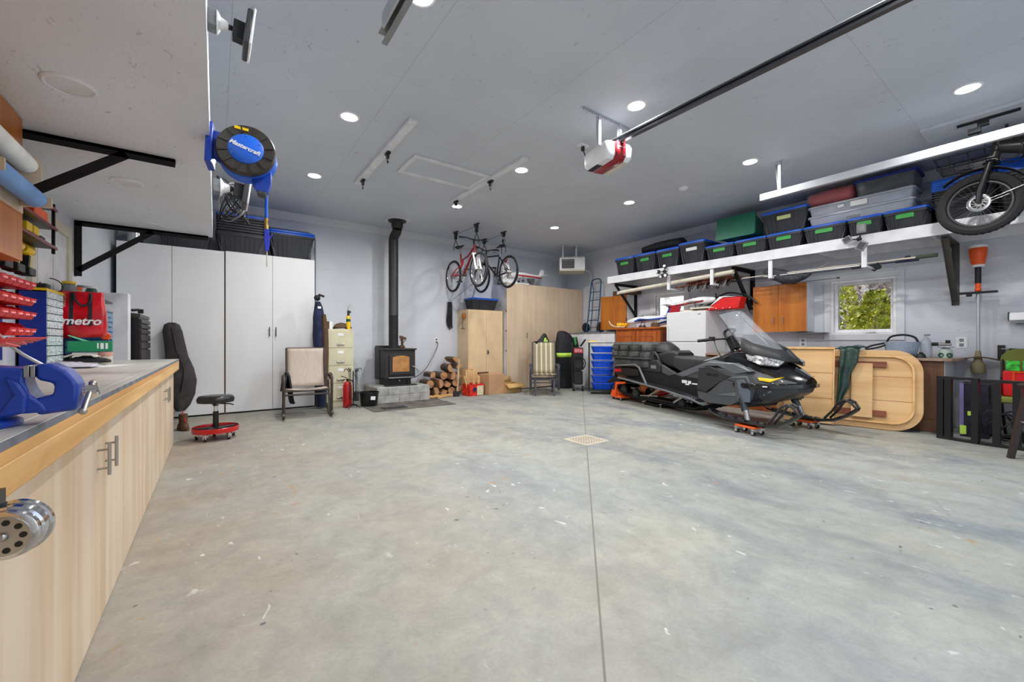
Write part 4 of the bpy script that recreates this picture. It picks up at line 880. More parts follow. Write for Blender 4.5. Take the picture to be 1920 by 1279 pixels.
for i in range(9):
    q = thing('kindling_stick', 'pale split kindling stick in the red carton, %s' % ['leaning far left', 'second from left', 'third from left', 'fourth, tallest', 'middle one', 'sixth', 'seventh', 'eighth', 'at the right end'][i], 'kindling', (4.18+i*.037, 7.3+.03*(i % 3), .01), 0, 'kindling sticks in the red carton')
    b = MB(); b.bar((0, 0, 0), (-.1+.02*i if i < 3 else .01*(i % 2), .02, .4-.02*(i % 3)), .03, .022).build('stick', M['tablewood'], q, bev=.002)
t = thing('wooden_crate', 'slatted wooden crate of pale blocks standing behind the red carton', 'crate', (4.22, 7.5, 0)); b = MB()
for i in range(5): b.box((i*.058, 0, 0), (i*.058+.052, .2, .5+.02*(i % 2)))
b.build('slats', M['tablewood'], t, bev=.003)
t = thing('cardboard_box', 'closed tall brown cardboard box in front of the beige steel cabinet', 'box', (4.57, 7.15, 0), radians(8)); MB().box((0, 0, 0), (.44, .4, .42)).build('box', M['card'], t, bev=.003); MB().prism([(0, 0), (.44, 0), (.44, .3), (0, .12)], .421, .424, 'z').build('flap', M['card'], t); MB().box((0, .3, .421), (.25, .4, .45)).build('contents', M['brown'], t)
t = thing('cardboard_box', 'low open tan cardboard box with folded flaps beside the plywood closet', 'box', (4.99, 7.16, 0), radians(4)); mc2 = mat('tan cardboard', (196, 160, 104), .85)
MB().box((0, 0, 0), (.46, .004, .2)).box((0, .36, 0), (.46, .364, .2)).box((0, 0, 0), (.004, .364, .2)).box((.456, 0, 0), (.46, .364, .2)).box((0, 0, 0), (.46, .364, .004)).build('box', mc2, t)
MB().prism([(0.02, .2), (.02, .14), (.0, .2)], 0, .01).add([(0, 0, .2), (.46, 0, .2), (.49, -.12, .13), (.01, -.12, .12)], [(0, 1, 2, 3)]).add([(0, .36, .2), (.46, .36, .2), (.47, .4, .33), (0, .4, .34)], [(0, 1, 2, 3)]).add([(.46, 0, .2), (.46, .36, .2), (.55, .33, .14), (.55, .02, .14)], [(0, 1, 2, 3)]).build('flap', mc2, t, solid=.005)
# ---- beige steel cabinet with its tote
t = thing('steel_cabinet', 'tall beige two-door steel cabinet between the firewood and the plywood closet', 'cabinet', (4.4, 7.7, 0)); MB().box((0, .01, 0), (.9, .47, 1.8)).build('body', M['beige'], t, bev=.004)
for i, x in enumerate((.025, .452)): MB().box((x, -.002, .08), (x+.423, .012, 1.765)).build('door', M['beige'], t, bev=.003)
MB().box((.47, -.02, .83), (.5, 0, .93)).cyl((.485, -.0, .91), (.485, -.035, .91), .014).bar((.485, -.035, .91), (.5, -.035, .84), .014, .012).build('lock_handle', M['steel'], t, bev=.002)
t = again(big, 'black tote with a blue lid on top of the beige steel cabinet', (4.5, 7.68, 1.801), scale=(1.0, .95, .56))
t = thing('wall_bell', 'round orange-brown fitting with a dangling hook on the side of the beige cabinet', 'fitting', (4.4, 7.86, 1.66)); MB().ball((-.03, 0, 0), (.03, .075, .06)).build('cup', M['orangewood'], t); MB().tube([(-.05, 0, -.04), (-.06, 0, -.16), (-.05, .0, -.26)], .006).bx((-.05, 0, -.27), (.02, .12, .015)).build('hook', M['blackm'], t)
t = thing('ratchet_straps', 'bundle of black straps hanging on the back wall near the beige cabinet', 'straps', (4.19, YB-.03, 1.98))
for i in range(5): MB().tube(spline([(-.04+.02*i, 0, 0), (-.06+.025*i, -.02, -.2), (-.07+.03*i, 0, -.42), (-.05+.025*i, -.01, -.55-.03*(i % 3))]), .014, 6).build('strap', M['cloth'], t)
for i, (a_, b_) in enumerate((((4.19, YB-.02, 2.0), (4.34, 7.7, 2.75)), ((4.23, YB-.02, 2.0), (4.9, 7.75, 2.65)))):
    t = thing('hoist_rope', 'thin rope from the wall straps up to the %s hanging bicycle' % ['red and white', 'black'][i], 'rope', a_); MB().cyl((0, 0, 0), V(b_)-V(a_), .004, n=6).build('rope', M['dgrey'], t)

# ---- striped glider, hat, snow suit
def glider():
    t = thing('glider_chair', 'striped sling glider chair with a dark grey frame by the plywood closet', 'chair', (5.66, 6.68, 0), radians(-38)); fr = mat('slate metal frame', (70, 72, 80), .35, .3)
    st = bpy.data.materials.new('striped sling'); st.use_nodes = True; n = st.node_tree.nodes; l = st.node_tree.links
    tc = n.new('ShaderNodeTexCoord'); wv = n.new('ShaderNodeTexWave'); wv.inputs['Scale'].default_value = 3.1; wv.bands_direction = 'X'; wv.inputs['Distortion'].default_value = .0; l.new(tc.outputs['Object'], wv.inputs[0])
    cr = n.new('ShaderNodeValToRGB'); e = cr.color_ramp.elements; e[0].color = lin((138, 132, 112)); e[1].color = lin((222, 208, 172)); e.new(.35).color = lin((160, 152, 128)); e.new(.6).color = lin((134, 124, 98)); l.new(wv.outputs[0], cr.inputs[0]); l.new(cr.outputs[0], n['Principled BSDF'].inputs['Base Color']); n['Principled BSDF'].inputs['Roughness'].default_value = .8
    MB().grid(lambda u, v: (-.235+.47*u, .12+.2*v, .42+.66*v), 6, 8).build('backrest', st, t, solid=.02)
    MB().grid(lambda u, v: (-.235+.47*u, -.36+.5*v, .44-.03*v-.02*sin(pi*v)), 6, 6).build('seat', st, t, solid=.02)
    for s in (-1, 1):
        x = s*.29
        MB().tube(spline([(x, -.3, .12), (x, -.32, .4), (x, -.28, .6), (x, -.1, .62), (x, .2, .6)]), .024, 8).bar((x, -.3, .61), (x, .2, .61), .06, .03).build('arm', fr, t)
        MB().tube([(x, -.28, .12), (x, .3, .12)], .022).bar((x, .22, .1), (x, .22, .6), .035, .02).build('side_rail', fr, t)
        MB().bar((s*.19, -.4, 0), (s*.19, -.34, .3), .035, .03).build('leg', fr, t); MB().bar((s*.19, .32, 0), (s*.19, .26, .3), .035, .03).build('leg', fr, t)
    MB().bar((-.27, -.33, .33), (.27, -.33, .33), .03, .035).bar((-.2, -.37, .13), (.2, -.37, .13), .02, .02).bar((-.27, -.3, .26), (.27, -.3, .26), .02, .02).bar((-.27, .26, .3), (.27, .26, .3), .03, .03).build('cross_rail', fr, t)
    MB().tube([(-.245, .33, 1.09), (.245, .33, 1.09)], .014).tube([(-.245, .12, .4), (-.245, .33, 1.09)], .014).tube([(.245, .12, .4), (.245, .33, 1.09)], .014).build('back_frame', fr, t); return t
glider()
t = thing('hooded_hat', 'black hood with lime green trim perched on the striped glider back', 'hat', (5.92, 7.04, 1.07)); MB().loft([[(c+w*cos(a), .08*sin(a)*w/.15, z) for a in [i*pi/7 for i in range(14)]] for z, w, c in ((0, .17, 0), (.05, .16, .02), (.12, .1, .04), (.19, .055, .05), (.22, .02, .05))]).bx((-.15, 0, .02), (.12, .08, .05)).build('hood', M['cloth'], t, smooth=70); MB().prism([(-.04, .01), (.07, .01), (.06, .08), (.03, .03), (.02, .12), (-.01, .12)], -.1, -.075).build('trim', M['hivis'], t)
t = thing('snow_suit', 'bulky black snow suit with lime bands standing beside the plywood closet', 'snow suit', (6.74, 7.2, 0)); 
secs = []
for z, w, dd, c in ((.0, .17, .13, .04), (.2, .2, .14, .03), (.45, .21, .15, .02), (.55, .27, .17, -.02), (.8, .29, .18, -.02), (1.0, .27, .18, 0), (1.15, .25, .17, 0), (1.26, .2, .14, -.03), (1.33, .13, .1, -.08), (1.36, .05, .04, -.1)):
    secs.append([(c+w*cos(a)*(1+.05*sin(a*4+z*6)), dd*sin(a)*(1+.08*sin(a*5+z*9)), z) for a in [i*2*pi/24 for i in range(24)]])
MB().loft(secs).build('suit', M['cloth'], t, smooth=70)
MB().tube([(.2, -.1, 1.2), (.27, -.1, .9), (.25, -.1, .55)], [.08, .09, .06], 12).build('sleeve', M['cloth'], t)
MB().loft([[(-.02+(w+.012)*cos(a)*(1+.05*sin(a*4+z*6)), (.18+.012)*sin(a)*(1+.08*sin(a*5+z*9)), z) for a in [-2.9+i*.2 for i in range(11)]] for z, w in ((.74, .28), (.84, .285))], caps=False, close=False).build('reflective_band', M['hivis'], t, solid=.004)
MB().bx((.15, -.2, 1.12), (.07, .02, .18), (0, -.3, .3)).build('green_patch', M['green'], t)
# ---- model airplane on the plywood closet
def plane(label, loc, rz, L=.9, S=1.1, body=None, acc=None, acc2=None, tilt=0, mono=True, cat='model airplane'):
    t = thing('model_airplane', label, cat, loc, rz); t.rotation_euler = (tilt, 0, rz)
    secs = []
    for u, r1, r2, z in ((0, .012, .015, .02), (.15, .03, .035, .02), (.45, .05, .06, .015), (.65, .062, .075, .02), (.82, .06, .065, .01), (.95, .05, .045, 0), (1, .02, .02, 0)):
        secs.append([(u*L-L/2, r1*cos(a), z+r2*sin(a)) for a in [i*pi/7 for i in range(14)]])
    MB().loft(secs).build('fuselage', body, t, smooth=60)
    MB().loft([[(x, y, z) for x, y, z in [(u*L-L/2, s_*(r1*.98+.003), -.02), (u*L-L/2, s_*(r1*.98+.003), .012)]] for s_ in (1,) for u, r1 in ((.05, .02), (.3, .045), (.65, .066), (.8, .06))], caps=False, close=False).loft([[(x, y, z) for x, y, z in [(u*L-L/2, -(r1*.98+.003), -.02), (u*L-L/2, -(r1*.98+.003), .012)]] for u, r1 in ((.05, .02), (.3, .045), (.65, .066), (.8, .06))], caps=False, close=False).build('side_stripe', acc, t, solid=.006)
    MB().loft([[(.62*L-L/2+q, y*(1), .07+.035*sin(max(0, a))) for a, y, q in ((0, -.04, 0), (.8, -.03, 0), (1.57, 0, 0), (.8, .03, 0), (0, .04, 0))] for q in (0,)]+[[(.8*L-L/2, y, .065+.0*a) for a, y in ((0, -.03), (0, -.02), (0, 0), (0, .02), (0, .03))]], caps=True).build('canopy', M['dgrey'], t)
    MB().prism([(-L/2, .02), (-L/2+.16, .03), (-L/2+.07, .2), (-L/2-.03, .2)], -.008, .008).build('tail_fin', acc2 or body, t)
    MB().box((-L/2, -.2, .03), (-L/2+.12, .2, .04)).build('tailplane', body, t, bev=.003)
    if mono:
        for s in (-1, 1): MB().loft([[(.5*L-L/2+c*ch, y, -.005+h_) for c, h_ in ((0, .012), (.5, .028), (1, .014), (.5, .0))] for y, ch in ((s*.03, .24), (s*S/2, .17))]).build('wing', acc if s > 0 else body, t)
    MB().bx((L/2+.01, 0, 0), (.01, .03, .2)).build('propeller', M['black'], t)
    MB().cyl((.12, .06, 0), (.16, .08, -.12), .006).cyl((.12, -.06, 0), (.16, -.08, -.12), .006).cyl((.16, .07, -.13), (.16, .1, -.13), .03).cyl((.16, -.07, -.13), (.16, -.1, -.13), .03).build('landing_gear', M['dgrey'], t)
    return t
plane('red and white model airplane lying on top of the plywood closet', (6.0, 7.74, 2.66), pi, 1.05, .9, M['white'], M['redp'], None, mono=False)
t = thing('model_wing', 'loose white model wing with dark stripes propped behind the hanging bicycle', 'model wing', (5.42, 7.82, 2.45)); MB().prism([(-.05, .0), (.42, .0), (.05, .5), (-.05, .48)], .0, .03).build('wing', M['white'], t); MB().bx((.1, -.003, .28), (.28, .006, .02), (0, .5, 0)).bx((.1, -.003, .33), (.22, .006, .02), (0, .5, 0)).build('stripe', M['black'], t)
t = thing('foam_sheet', 'thin white foam sheet overhanging the top of the plywood closet', 'foam sheet', (5.35, 7.59, 2.441)); MB().box((0, 0, 0), (.62, .25, .02)).build('sheet', M['white'], t)
# ---- corner heater
t = thing('unit_heater', 'beige ceiling-hung unit heater with dark louvres in the room corner', 'heater', (6.93, 7.14, 2.80), radians(-40))
MB().box((-.3, 0, 0), (.3, .5, .34)).build('housing', M['skin'], t, bev=.006)
MB().box((-.3, -.012, .03), (.3, 0, .31)).build('front_frame', M['white'], t, bev=.003); MB().box((-.25, -.016, .06), (.05, -.008, .28)).build('opening', M['dgrey'], t)
for i in range(5): MB().bx((-.1, -.03, .085+i*.042), (.3, .03, .008), (.6, 0, 0)).build('louver', M['alum'], t)
b = MB()
for i in range(6): b.box((.2995, .04, .06+i*.042), (.303, .14, .082+i*.042))
b.build('vent_slots', M['black'], t)
for x in (-.22, .1): MB().bar((x, .06, .34), (x, .06, ZC-2.80-.02), .04, .012).bar((x, -.1, ZC-2.80-.02), (x, .35, ZC-2.80-.02), .05, .03).build('hanger_strut', M['alum'], t)
t = thing('heater_vent', 'round grey exhaust collar on the back wall beside the heater', 'vent', (6.45, YB, 2.66)); MB().cyl((0, 0, 0), (0, -.12, 0), .075).torus((0, -.1, 0), (0, 1, 0), .08, .012, 24, 8).build('collar', M['grey'], t)
t = thing('conduit', 'white pipe running down the right wall beside the heater', 'pipe', (XR-.03, 7.3, 1.6)); MB().tube([(0, 0, 0), (0, 0, 1.2), (-.03, .05, 1.3), (-.3, .1, 1.32)], .014).build('pipe', M['white'], t)
# ---------------------------------------------------------------- bicycles (local x forward, z up, origin on the ground under the middle)
def wheel(par, x, z, r_, tr, rim=None, n=28, spoke=None, hubr=.02, disc=0, tread=0):
    t = MB().torus((x, 0, z), (0, 1, 0), r_-tr, tr, 44, 8)
    if tread:
        for i in range(tread):
            a = 2*pi*i/tread; t.bx((x+(r_-.006)*cos(a), .02*(1 if i % 2 else -1), z+(r_-.006)*sin(a)), (.014, .034, .006), (0, -a+pi/2, 0))
    t = t.build('wheel', M['rubber'], par)
    MB().torus((x, 0, z), (0, 1, 0), r_-2*tr-.006, .012, 44, 6, sq=.9).build('rim', rim or M['chrome'], t)
    s = MB()
    for i in range(n):
        a = 2*pi*i/n; o = .5 if (i//2) % 2 else -.5; y = .025 if i % 2 else -.025
        s.cyl((x+hubr*cos(a+o), y, z+hubr*sin(a+o)), (x+(r_-2*tr-.01)*cos(a), 0, z+(r_-2*tr-.01)*sin(a)), .0014, n=4)
    q = s.build('spokes', spoke or M['steel'], t); q['kind'] = 'stuff'
    MB().cyl((x, -.04, z), (x, .04, z), hubr).build('hub', M['steel'], t)
    if disc:
        b = MB(); b.torus((x, disc, z), (0, 1, 0), .075, .016, 28, 4, sq=.12)
        for i in range(10): a = 2*pi*i/10; b.bx((x+.05*cos(a), disc, z+.05*sin(a)), (.05, .003, .008), (0, -a-.4, 0))
        b.build('brake_disc', M['chrome'], t)
    return t
def mtb(label, loc, rz, fcol, fork, full_susp, fcol2):
    t = thing('mountain_bike', label, 'bicycle', loc, rz, 'bicycles hanging from ceiling hoists')
    r_ = .335; wb = .52; wheel(t, -wb, r_, r_, .024); wheel(t, wb, r_, r_, .024)
    bb = (-.09, 0, .30); hd = (.36, 0, .80); hl = (.385, 0, .70); st = (-.2, 0, .72)
    f = MB()
    if full_susp:
        f.tube([hl, (.2, 0, .60), bb], [.022, .024, .024], 10).tube([hd, (.1, 0, .66), (-.12, 0, .62)], [.018, .02, .018], 10).tube([(-.16, 0, .56), (-.2, 0, .74)], .02, 8); f.build('frame', fcol, t)
        b = MB()
        for s in (-.045, .045): b.tube([bb, (-.3, s, .34), (-.52, s, r_)], .012, 8).tube([(-.16, 0, .5), (-.3, s, .46), (-.52, s, r_)], .012, 8)
        b.build('swing_arm', fcol2, t); MB().cyl((-.17, 0, .5), (-.1, 0, .6), .022).torus((-.14, 0, .55), (.4, 0, .6), .02, .006, 16, 6).build('shock', M['redp'], t)
    else:
        f.tube([hl, bb], .019, 10).tube([(.355, 0, .78), (-.19, 0, .72)], .016, 10).tube([bb, (-.2, 0, .76)], .016, 10)
        for s in (-.04, .04): f.tube([bb, (-.52, s, r_)], .01, 8).tube([(-.19, 0, .7), (-.52, s, r_)], .009, 8)
        f.build('frame', fcol, t)
    MB().tube([(.345, 0, .84), (.39, 0, .67)], .022, 10).build('head_tube', fcol, t)
    b = MB()
    for s in (-.055, .055): b.tube([(.40, s, .66), (.47, s, .45)], .017, 8).tube([(.47, s, .45), (.52, s, r_)], .02, 8)
    b.bar((.4, -.07, .655), (.4, .07, .655), .03, .03).build('fork', fork, t)
    MB().tube([(.34, 0, .84), (.32, 0, .9), (.37, 0, .93)], .014, 8).tube(spline([(.3, -.31, .96), (.33, -.18, .96), (.37, -.05, .93), (.37, .05, .93), (.33, .18, .96), (.3, .31, .96)]), .012, 8).build('handlebar', M['blackm'], t)
    for s in (-1, 1): g = MB().tube([(.3, s*.31, .96), (.32, s*.2, .96)], .018, 8).build('grip', M['rubber'], t); MB().tube([(.34, s*.2, .955), (.41, s*.24, .93), (.39, s*.3, .93)], .006, 6).build('brake_lever', M['black'], g)
    MB().tube([(-.19, 0, .7), (-.235, 0, .88)], .014, 8).build('seat_post', M['steel'], t)
    MB().loft([[(-.36+x, w*cos(a), .905+hh*sin(a)) for a in [i*pi/5 for i in range(10)]] for x, w, hh in ((0, .04, .015), (.03, .075, .03), (.1, .07, .03), (.18, .03, .02), (.28, .018, .015), (.3, .01, .008))]).build('saddle', M['black'], t, smooth=60)
    c_ = MB(); c_.torus((bb[0], -.05, bb[2]), (0, 1, 0), .085, .006, 30, 5).cyl((bb[0], -.06, bb[2]), (bb[0], .06, bb[2]), .02); cr = c_.build('crankset', M['dgrey'], t)
    for s, a in ((-1, 1.2), (1, 1.2+pi)):
        e = (bb[0]+.17*cos(a-2.3), s*.08, bb[2]+.17*sin(a-2.3)); MB().bar((bb[0], s*.07, bb[2]), e, .012, .022).build('crank_arm', M['black'], cr); MB().bx((e[0], e[1]+s*.05, e[2]), (.09, .09, .02)).build('pedal', M['black'], cr)
    MB().torus((-.52, -.04, r_), (0, 1, 0), .045, .012, 20, 5).tube([(-.52, -.05, r_), (-.5, -.06, r_-.07), (-.46, -.06, r_-.13)], .01, 6).build('derailleur', M['steel'], t)
    b = MB(); 
    for dz in (.09, -.09): b.tube([(bb[0], -.05, bb[2]+dz*.9), (-.52, -.045, r_+dz*.5)], .004, 5)
    b.build('chain', M['dgrey'], t)
    MB().tube(spline([(.37, -.1, .94), (.46, -.06, .86), (.42, 0, .72)]), .004, 5).tube(spline([(.37, .1, .94), (.5, .04, .84), (.44, 0, .7)]), .004, 5).build('cable', M['black'], t)
    return t
redf = mat('dark red frame', (120, 24, 30), .3, coat=.5)
mtb('dark red full-suspension bicycle with a white fork, hanging nearest the stove', (4.08, 7.26, 2.15), -pi/2, redf, M['white'], True, M['redp'])
mtb('black hardtail bicycle hanging beside the red one, over the plywood closet end', (4.86, 7.46, 2.2), pi/2, M['blackm'], M['black'], False, M['black']).location.y = 7.38
t = thing('seat_reflector', 'small red triangular flag by the rear wheel of the black hanging bicycle', 'reflector', (4.9, 6.98, 2.8)); MB().prism([(-.06, .03), (.06, .07), (.05, -.06)], -.01, .01, 'x').build('flag', M['red'], t)
def hoist(label, x, y, drop):
    t = thing('bike_hoist', label, 'hoist pulley', (x, y, ZC), 0, 'black hoist pulleys holding the bicycles')
    MB().box((-.02, -.09, -.02), (.02, .09, 0)).prism([(-.05, -.02), (.05, -.02), (.03, -.1), (-.03, -.1)], -.02, .02, 'x').build('pulley_block', M['black'], t, bev=.003); MB().cyl((-.025, 0, -.07), (.025, 0, -.07), .035).build('wheel', M['dgrey'], t)
    MB().cyl((0, -.03, -.07), (0, -.03, -drop+.16), .004, n=6).cyl((0, .03, -.07), (0, .03, -drop+.16), .004, n=6).build('rope', M['black'], t)
    MB().bx((0, 0, -drop+.14), (.04, .06, .06)).tube([(0, 0, -drop+.1), (0, -.07, -drop), (0, -.09, -drop-.08), (0, -.06, -drop-.11)], .008, 6).tube([(0, 0, -drop+.1), (0, .07, -drop), (0, .09, -drop-.08), (0, .06, -drop-.11)], .008, 6).build('hook', M['black'], t)
    return t
hoist('black ceiling pulley over the saddle of the dark red bicycle', 4.05, 7.62, .27); hoist('black ceiling pulley over the handlebar of the dark red bicycle', 4.1, 6.86, .28)
hoist('black ceiling pulley over the saddle of the black bicycle', 4.86, 7.04, .33); hoist('black ceiling pulley over the handlebar of the black bicycle', 4.86, 7.8, .22)
for i, (x, y0, y1) in enumerate(((4.075, 6.9, 7.6), (4.86, 7.08, 7.76))): t = thing('hoist_line', 'thin rope along the ceiling between the %s bicycle pulleys' % ['dark red', 'black'][i], 'rope', (x, y0, ZC-.05)); MB().cyl((0, 0, 0), (0, y1-y0, 0), .004, n=6).build('rope', M['black'], t)

# ---- fat-tyre e-bike hanging at the right, only its front end in view
t = thing('electric_bike', 'black fat-tyre electric bicycle hanging at the right with a wire front basket', 'bicycle', (6.74, .65, 2.6), radians(90))  # local x -> +y (forward)
wheel(t, 0, 0, .335, .047, M['dgrey'], 32, M['steel'], .028, disc=.06, tread=84)
eb = mat('satin black e-bike frame', (58, 57, 56), .35, .3)
b = MB()
for s in (-.075, .075): b.tube([(0, s, 0), (-.01, s, .12), (-.09, s, .44)], [.022, .028, .028], 10)
b.bar((-.09, -.1, .44), (-.09, .1, .44), .05, .04).build('fork', M['blackm'], t)
b = MB(); b.tube([(-.09, 0, .42), (-.15, 0, .66)], .042, 12).tube([(-.14, 0, .57), (-.32, 0, .52), (-.65, 0, .33), (-1.15, 0, .02)], [.06, .08, .085, .085], 16).tube([(-.14, 0, .62), (-.3, 0, .63), (-.42, 0, .52)], .035, 10).build('frame', eb, t)
MB().lathe((-.4, .055, .53), (0, 1, 0), [(.03, 0), (.03, .03), (.018, .033)], 20).build('port_cap', M['blackm'], t)
text('lettering', 'V', .09, M['hivis'], t, (-.56, .09, .40), (pi/2, 0, pi), shear=.3)
b = MB(); b.grid(lambda u, v: ((.375)*cos(2.75-2.0*u), -.055+.11*v, .375*sin(2.75-2.0*u)+.01*sin(pi*v)), 18, 4).build('mudguard', eb, t, solid=.004)
MB().cyl((0, .06, 0), (-.36, .06, .12), .004).cyl((0, -.06, 0), (-.36, -.06, .12), .004).build('guard_stay', M['steel'], t)
b = MB()
bx0, bx1, z0, z1 = -.06, .3, .43, .55
for z in (z0, z1): b.tube([(bx0-.08, -.15, z), (bx1+(.03 if z == z1 else 0), -.15, z), (bx1+(.03 if z == z1 else 0), .15, z), (bx0-.08, .15, z)], .008, 6, loop=True)
for i in range(6): b.tube([(bx0-.08, -.13+i*.052, z0), (bx1, -.13+i*.052, z0)], .005, 5)
for x in (bx0, bx0+.12, bx1-.1, bx1):
    for s in (-.15, .15): b.tube([(x, s, z0), (x+.01, s, z1)], .006, 5)
b.tube([(-.14, 0, .44), (-.02, 0, .44)], .014, 8).build('basket', M['blackm'], t)
MB().bx((.1, 0, .39), (.09, .06, .03)).build('headlight', M['black'], t, bev=.006)
for s in (-1, 1): MB().tube(spline([(-.21, s*.05, .66), (-.3, s*.12, .5), (-.26, s*.08, .4), (-.16, s*.05, .42)]), .006, 6).build('cable', M['black'], t)
MB().tube([(-.21, -.3, .68), (-.21, .3, .68)], .013, 8).build('handlebar', M['blackm'], t)
MB().bx((-.08, .1, -.24), (.004, .004, .004)).bx((.07, .0, -.245), (.11, .004, .02), (0, .5, 0)).build('rim_tag', M['white'], t)
# ---------------------------------------------------------------- right wall: long shelf
DZ = 2.52
t = thing('storage_shelf', 'long white plank shelf high along the right wall carrying the totes', 'shelf', (0, 0, 0))
MB().box((7.0, -.55, DZ-.03), (XR-.002, 6.08, DZ)).build('deck', M['whitep'], t)
MB().box((6.962, 1.72, DZ-.15), (7.0, 6.08, DZ)).build('front_beam', M['whitep'], t, bev=.003)
MB().box((6.962, -.55, DZ-.15), (7.0, 1.715, DZ)).build('front_beam', M['whitep'], t, bev=.003)
MB().box((XR-.04, -.55, DZ-.15), (XR-.002, 6.08, DZ-.03)).build('rear_ledger', M['whitep'], t, bev=.003)
for y in (6.04, 4.6, 3.4, 2.2, 1.05, -.2): MB().box((7.0, y-.02, DZ-.15), (XR-.04, y+.02, DZ-.03)).build('joist', M['whitep'], t)
mkb = mat('dark bluish angle iron', (40, 44, 52), .5); mkg = mat('weathered angle iron', (84, 80, 76), .6)
bracket('dark bracket under the far end of the right shelf, beside the honey cabinet', XR-.001, 5.93, DZ-.15, RIGHT, .72, .72, mkb, w=.05, diag=.97, grp='brackets under the right shelf')
bracket('black bracket under the right shelf between the fridge and the honey cabinet', XR-.001, 3.42, DZ-.15, RIGHT, .72, .80, mk, w=.06, diag=.97, grp='brackets under the right shelf')
bracket('grey-brown bracket under the right shelf beside the string trimmer', XR-.001, .95, DZ-.15, RIGHT, .74, .80, mkg, w=.065, diag=.97, grp='brackets under the right shelf')
for i, y in enumerate((4.6, 3.76, 2.83, 1.69)):
    t = thing('rod_hanger', 'white L-shaped wooden hanger below the right shelf, %s' % ['farthest, by the small window', 'above the refrigerator', 'above the honey wall cabinet', 'above the big window'][i], 'hanger', (6.985, y, DZ-.15), 0, 'white wooden hangers under the right shelf')
    MB().box((0, -.028, -.25), (.03, .028, 0)).build('upright', M['whitep'], t, bev=.002); MB().box((0, -.028, -.28), (.42, .028, -.25)).build('arm', M['whitep'], t, bev=.002)
HZ = DZ-.15-.249
def pole(label, cat, y0, y1, x, z, r_, mt, name='fishing_rod', grip=None, gm=None, dz=0, dx=0):
    t = thing(name, label, cat, (x, y0, z)); MB().tube([(0, 0, 0), (dx, y1-y0, dz)], [r_, r_*.7], 8).build('shaft', mt, t)
    if grip: MB().tube([(0, .0, 0), (0, grip if y1 > y0 else -grip, 0)], r_*2.2, 10).build('grip', gm or M['black'], t)
    return t
pole('long pale paddle shaft with a dark green grip, on the hangers above the big window', 'pole', 1.02, 3.3, 7.1, HZ+.035, .011, M['skin'], 'landing_net_pole', .19, mat('green foam grip', (66, 74, 60), .8))
pole('dark blue rod with a red clip, on the hangers above the big window', 'rod', 1.2, 3.6, 7.2, HZ+.02, .008, mat('navy rod', (28, 30, 60), .4), 'fishing_rod', .22, mat('navy cork grip', (36, 36, 70), .6))
pole('thin grey rod with black rings resting highest on the shelf hangers', 'rod', 1.27, 2.9, 7.15, HZ+.06, .007, M['grey'], 'fishing_rod', .05)
pole('thin black rod lying behind the pale paddle shaft on the shelf hangers', 'rod', 1.6, 4.0, 7.28, HZ+.012, .006, M['black'], 'fishing_rod', .3)
pole('white plastic rod across the two hangers over the big window', 'rod', 1.75, 2.95, 7.05, HZ+.008, .008, M['white'], 'fishing_rod')
pole('slim grey rod sloping down toward the honey cabinet from the hangers', 'rod', 2.05, 3.1, 7.33, 2.03, .005, M['dgrey'], 'fishing_rod', .03, dz=-.02)
t = thing('rod_reel', 'small black fishing reel on the hanger tip by the big window', 'reel', (7.3, 1.62, HZ+.0)); MB().cyl((-.03, 0, -.0), (.03, 0, -.0), .035).bx((0, 0, .05), (.02, .02, .07)).tube([(0, .0, -.02), (.02, .04, -.05), (0, .06, -.03)], .01, 6).build('body', M['black'], t)
t = thing('fishing_net', 'dark grey bunched fishing net drooping from the shelf hanger over the honey cabinet', 'net', (7.17, 2.66, 2.12)); mnet = mat('net mesh', (66, 68, 74), .85, var=.5, scale=90)
MB().loft([[(.11*k*cos(a), y, .02+zz+.09*k*sin(a)*(1+.2*sin(a*5+y*20))) for a in [i*pi/8 for i in range(16)]] for y, k, zz in ((.34, .2, .08), (.25, .9, .06), (.08, 1.2, -.02), (-.1, .95, -.07), (-.25, .4, -.05), (-.32, .1, -.03))]).build('mesh', mnet, t, smooth=70)
MB().tube(spline([(.0, .3, .03), (.05, -.1, .0), (0, -.45, .08), (-.03, -.55, .12)]), .008, 6).build('hoop', M['grey'], t)
t = thing('pvc_tube', 'cream plastic tube stored under the shelf above the refrigerator', 'tube', (7.06, 3.42, 2.28)); MB().lathe((0, 0, 0), (0, 1, -.05), [(.03, 0), (.038, 0), (.038, 2.4), (.03, 2.4)], 20).build('tube', M['skin'], t)
t = thing('wood_offcuts', 'bundle of reddish brown wood offcuts under the shelf over the refrigerator', 'offcuts', (7.25, 3.5, 2.165), group='odds and ends under the shelf'); b = MB()
for i in range(12): b.bar((R.uniform(-.12, .25), R.uniform(-.1, .2), R.uniform(-.02, .1)), (R.uniform(-.12, .25), R.uniform(.6, 1.1), R.uniform(-.02, .1)), .05, .025)
o = b.build('offcut', mat('rusty brown offcut', (138, 84, 58), .8, var=.4, scale=12), t); o['kind'] = 'stuff'
t = thing('bungee_cords', 'cluster of black and white straps and hooks dangling below the wood offcuts', 'straps', (7.25, 3.9, 2.14), group='odds and ends under the shelf'); b = MB()
for i in range(10): y = -.4+i*.09; b.tube(spline([(-.08, y, .05), (-.1, y+.05, -.06-.02*(i % 3)), (-.02, y+.12, -.04), (.05, y+.1, .05)]), .01, 6, k=i % 2)
o = b.build('strap', [M['black'], M['grey']], t); o['kind'] = 'stuff'
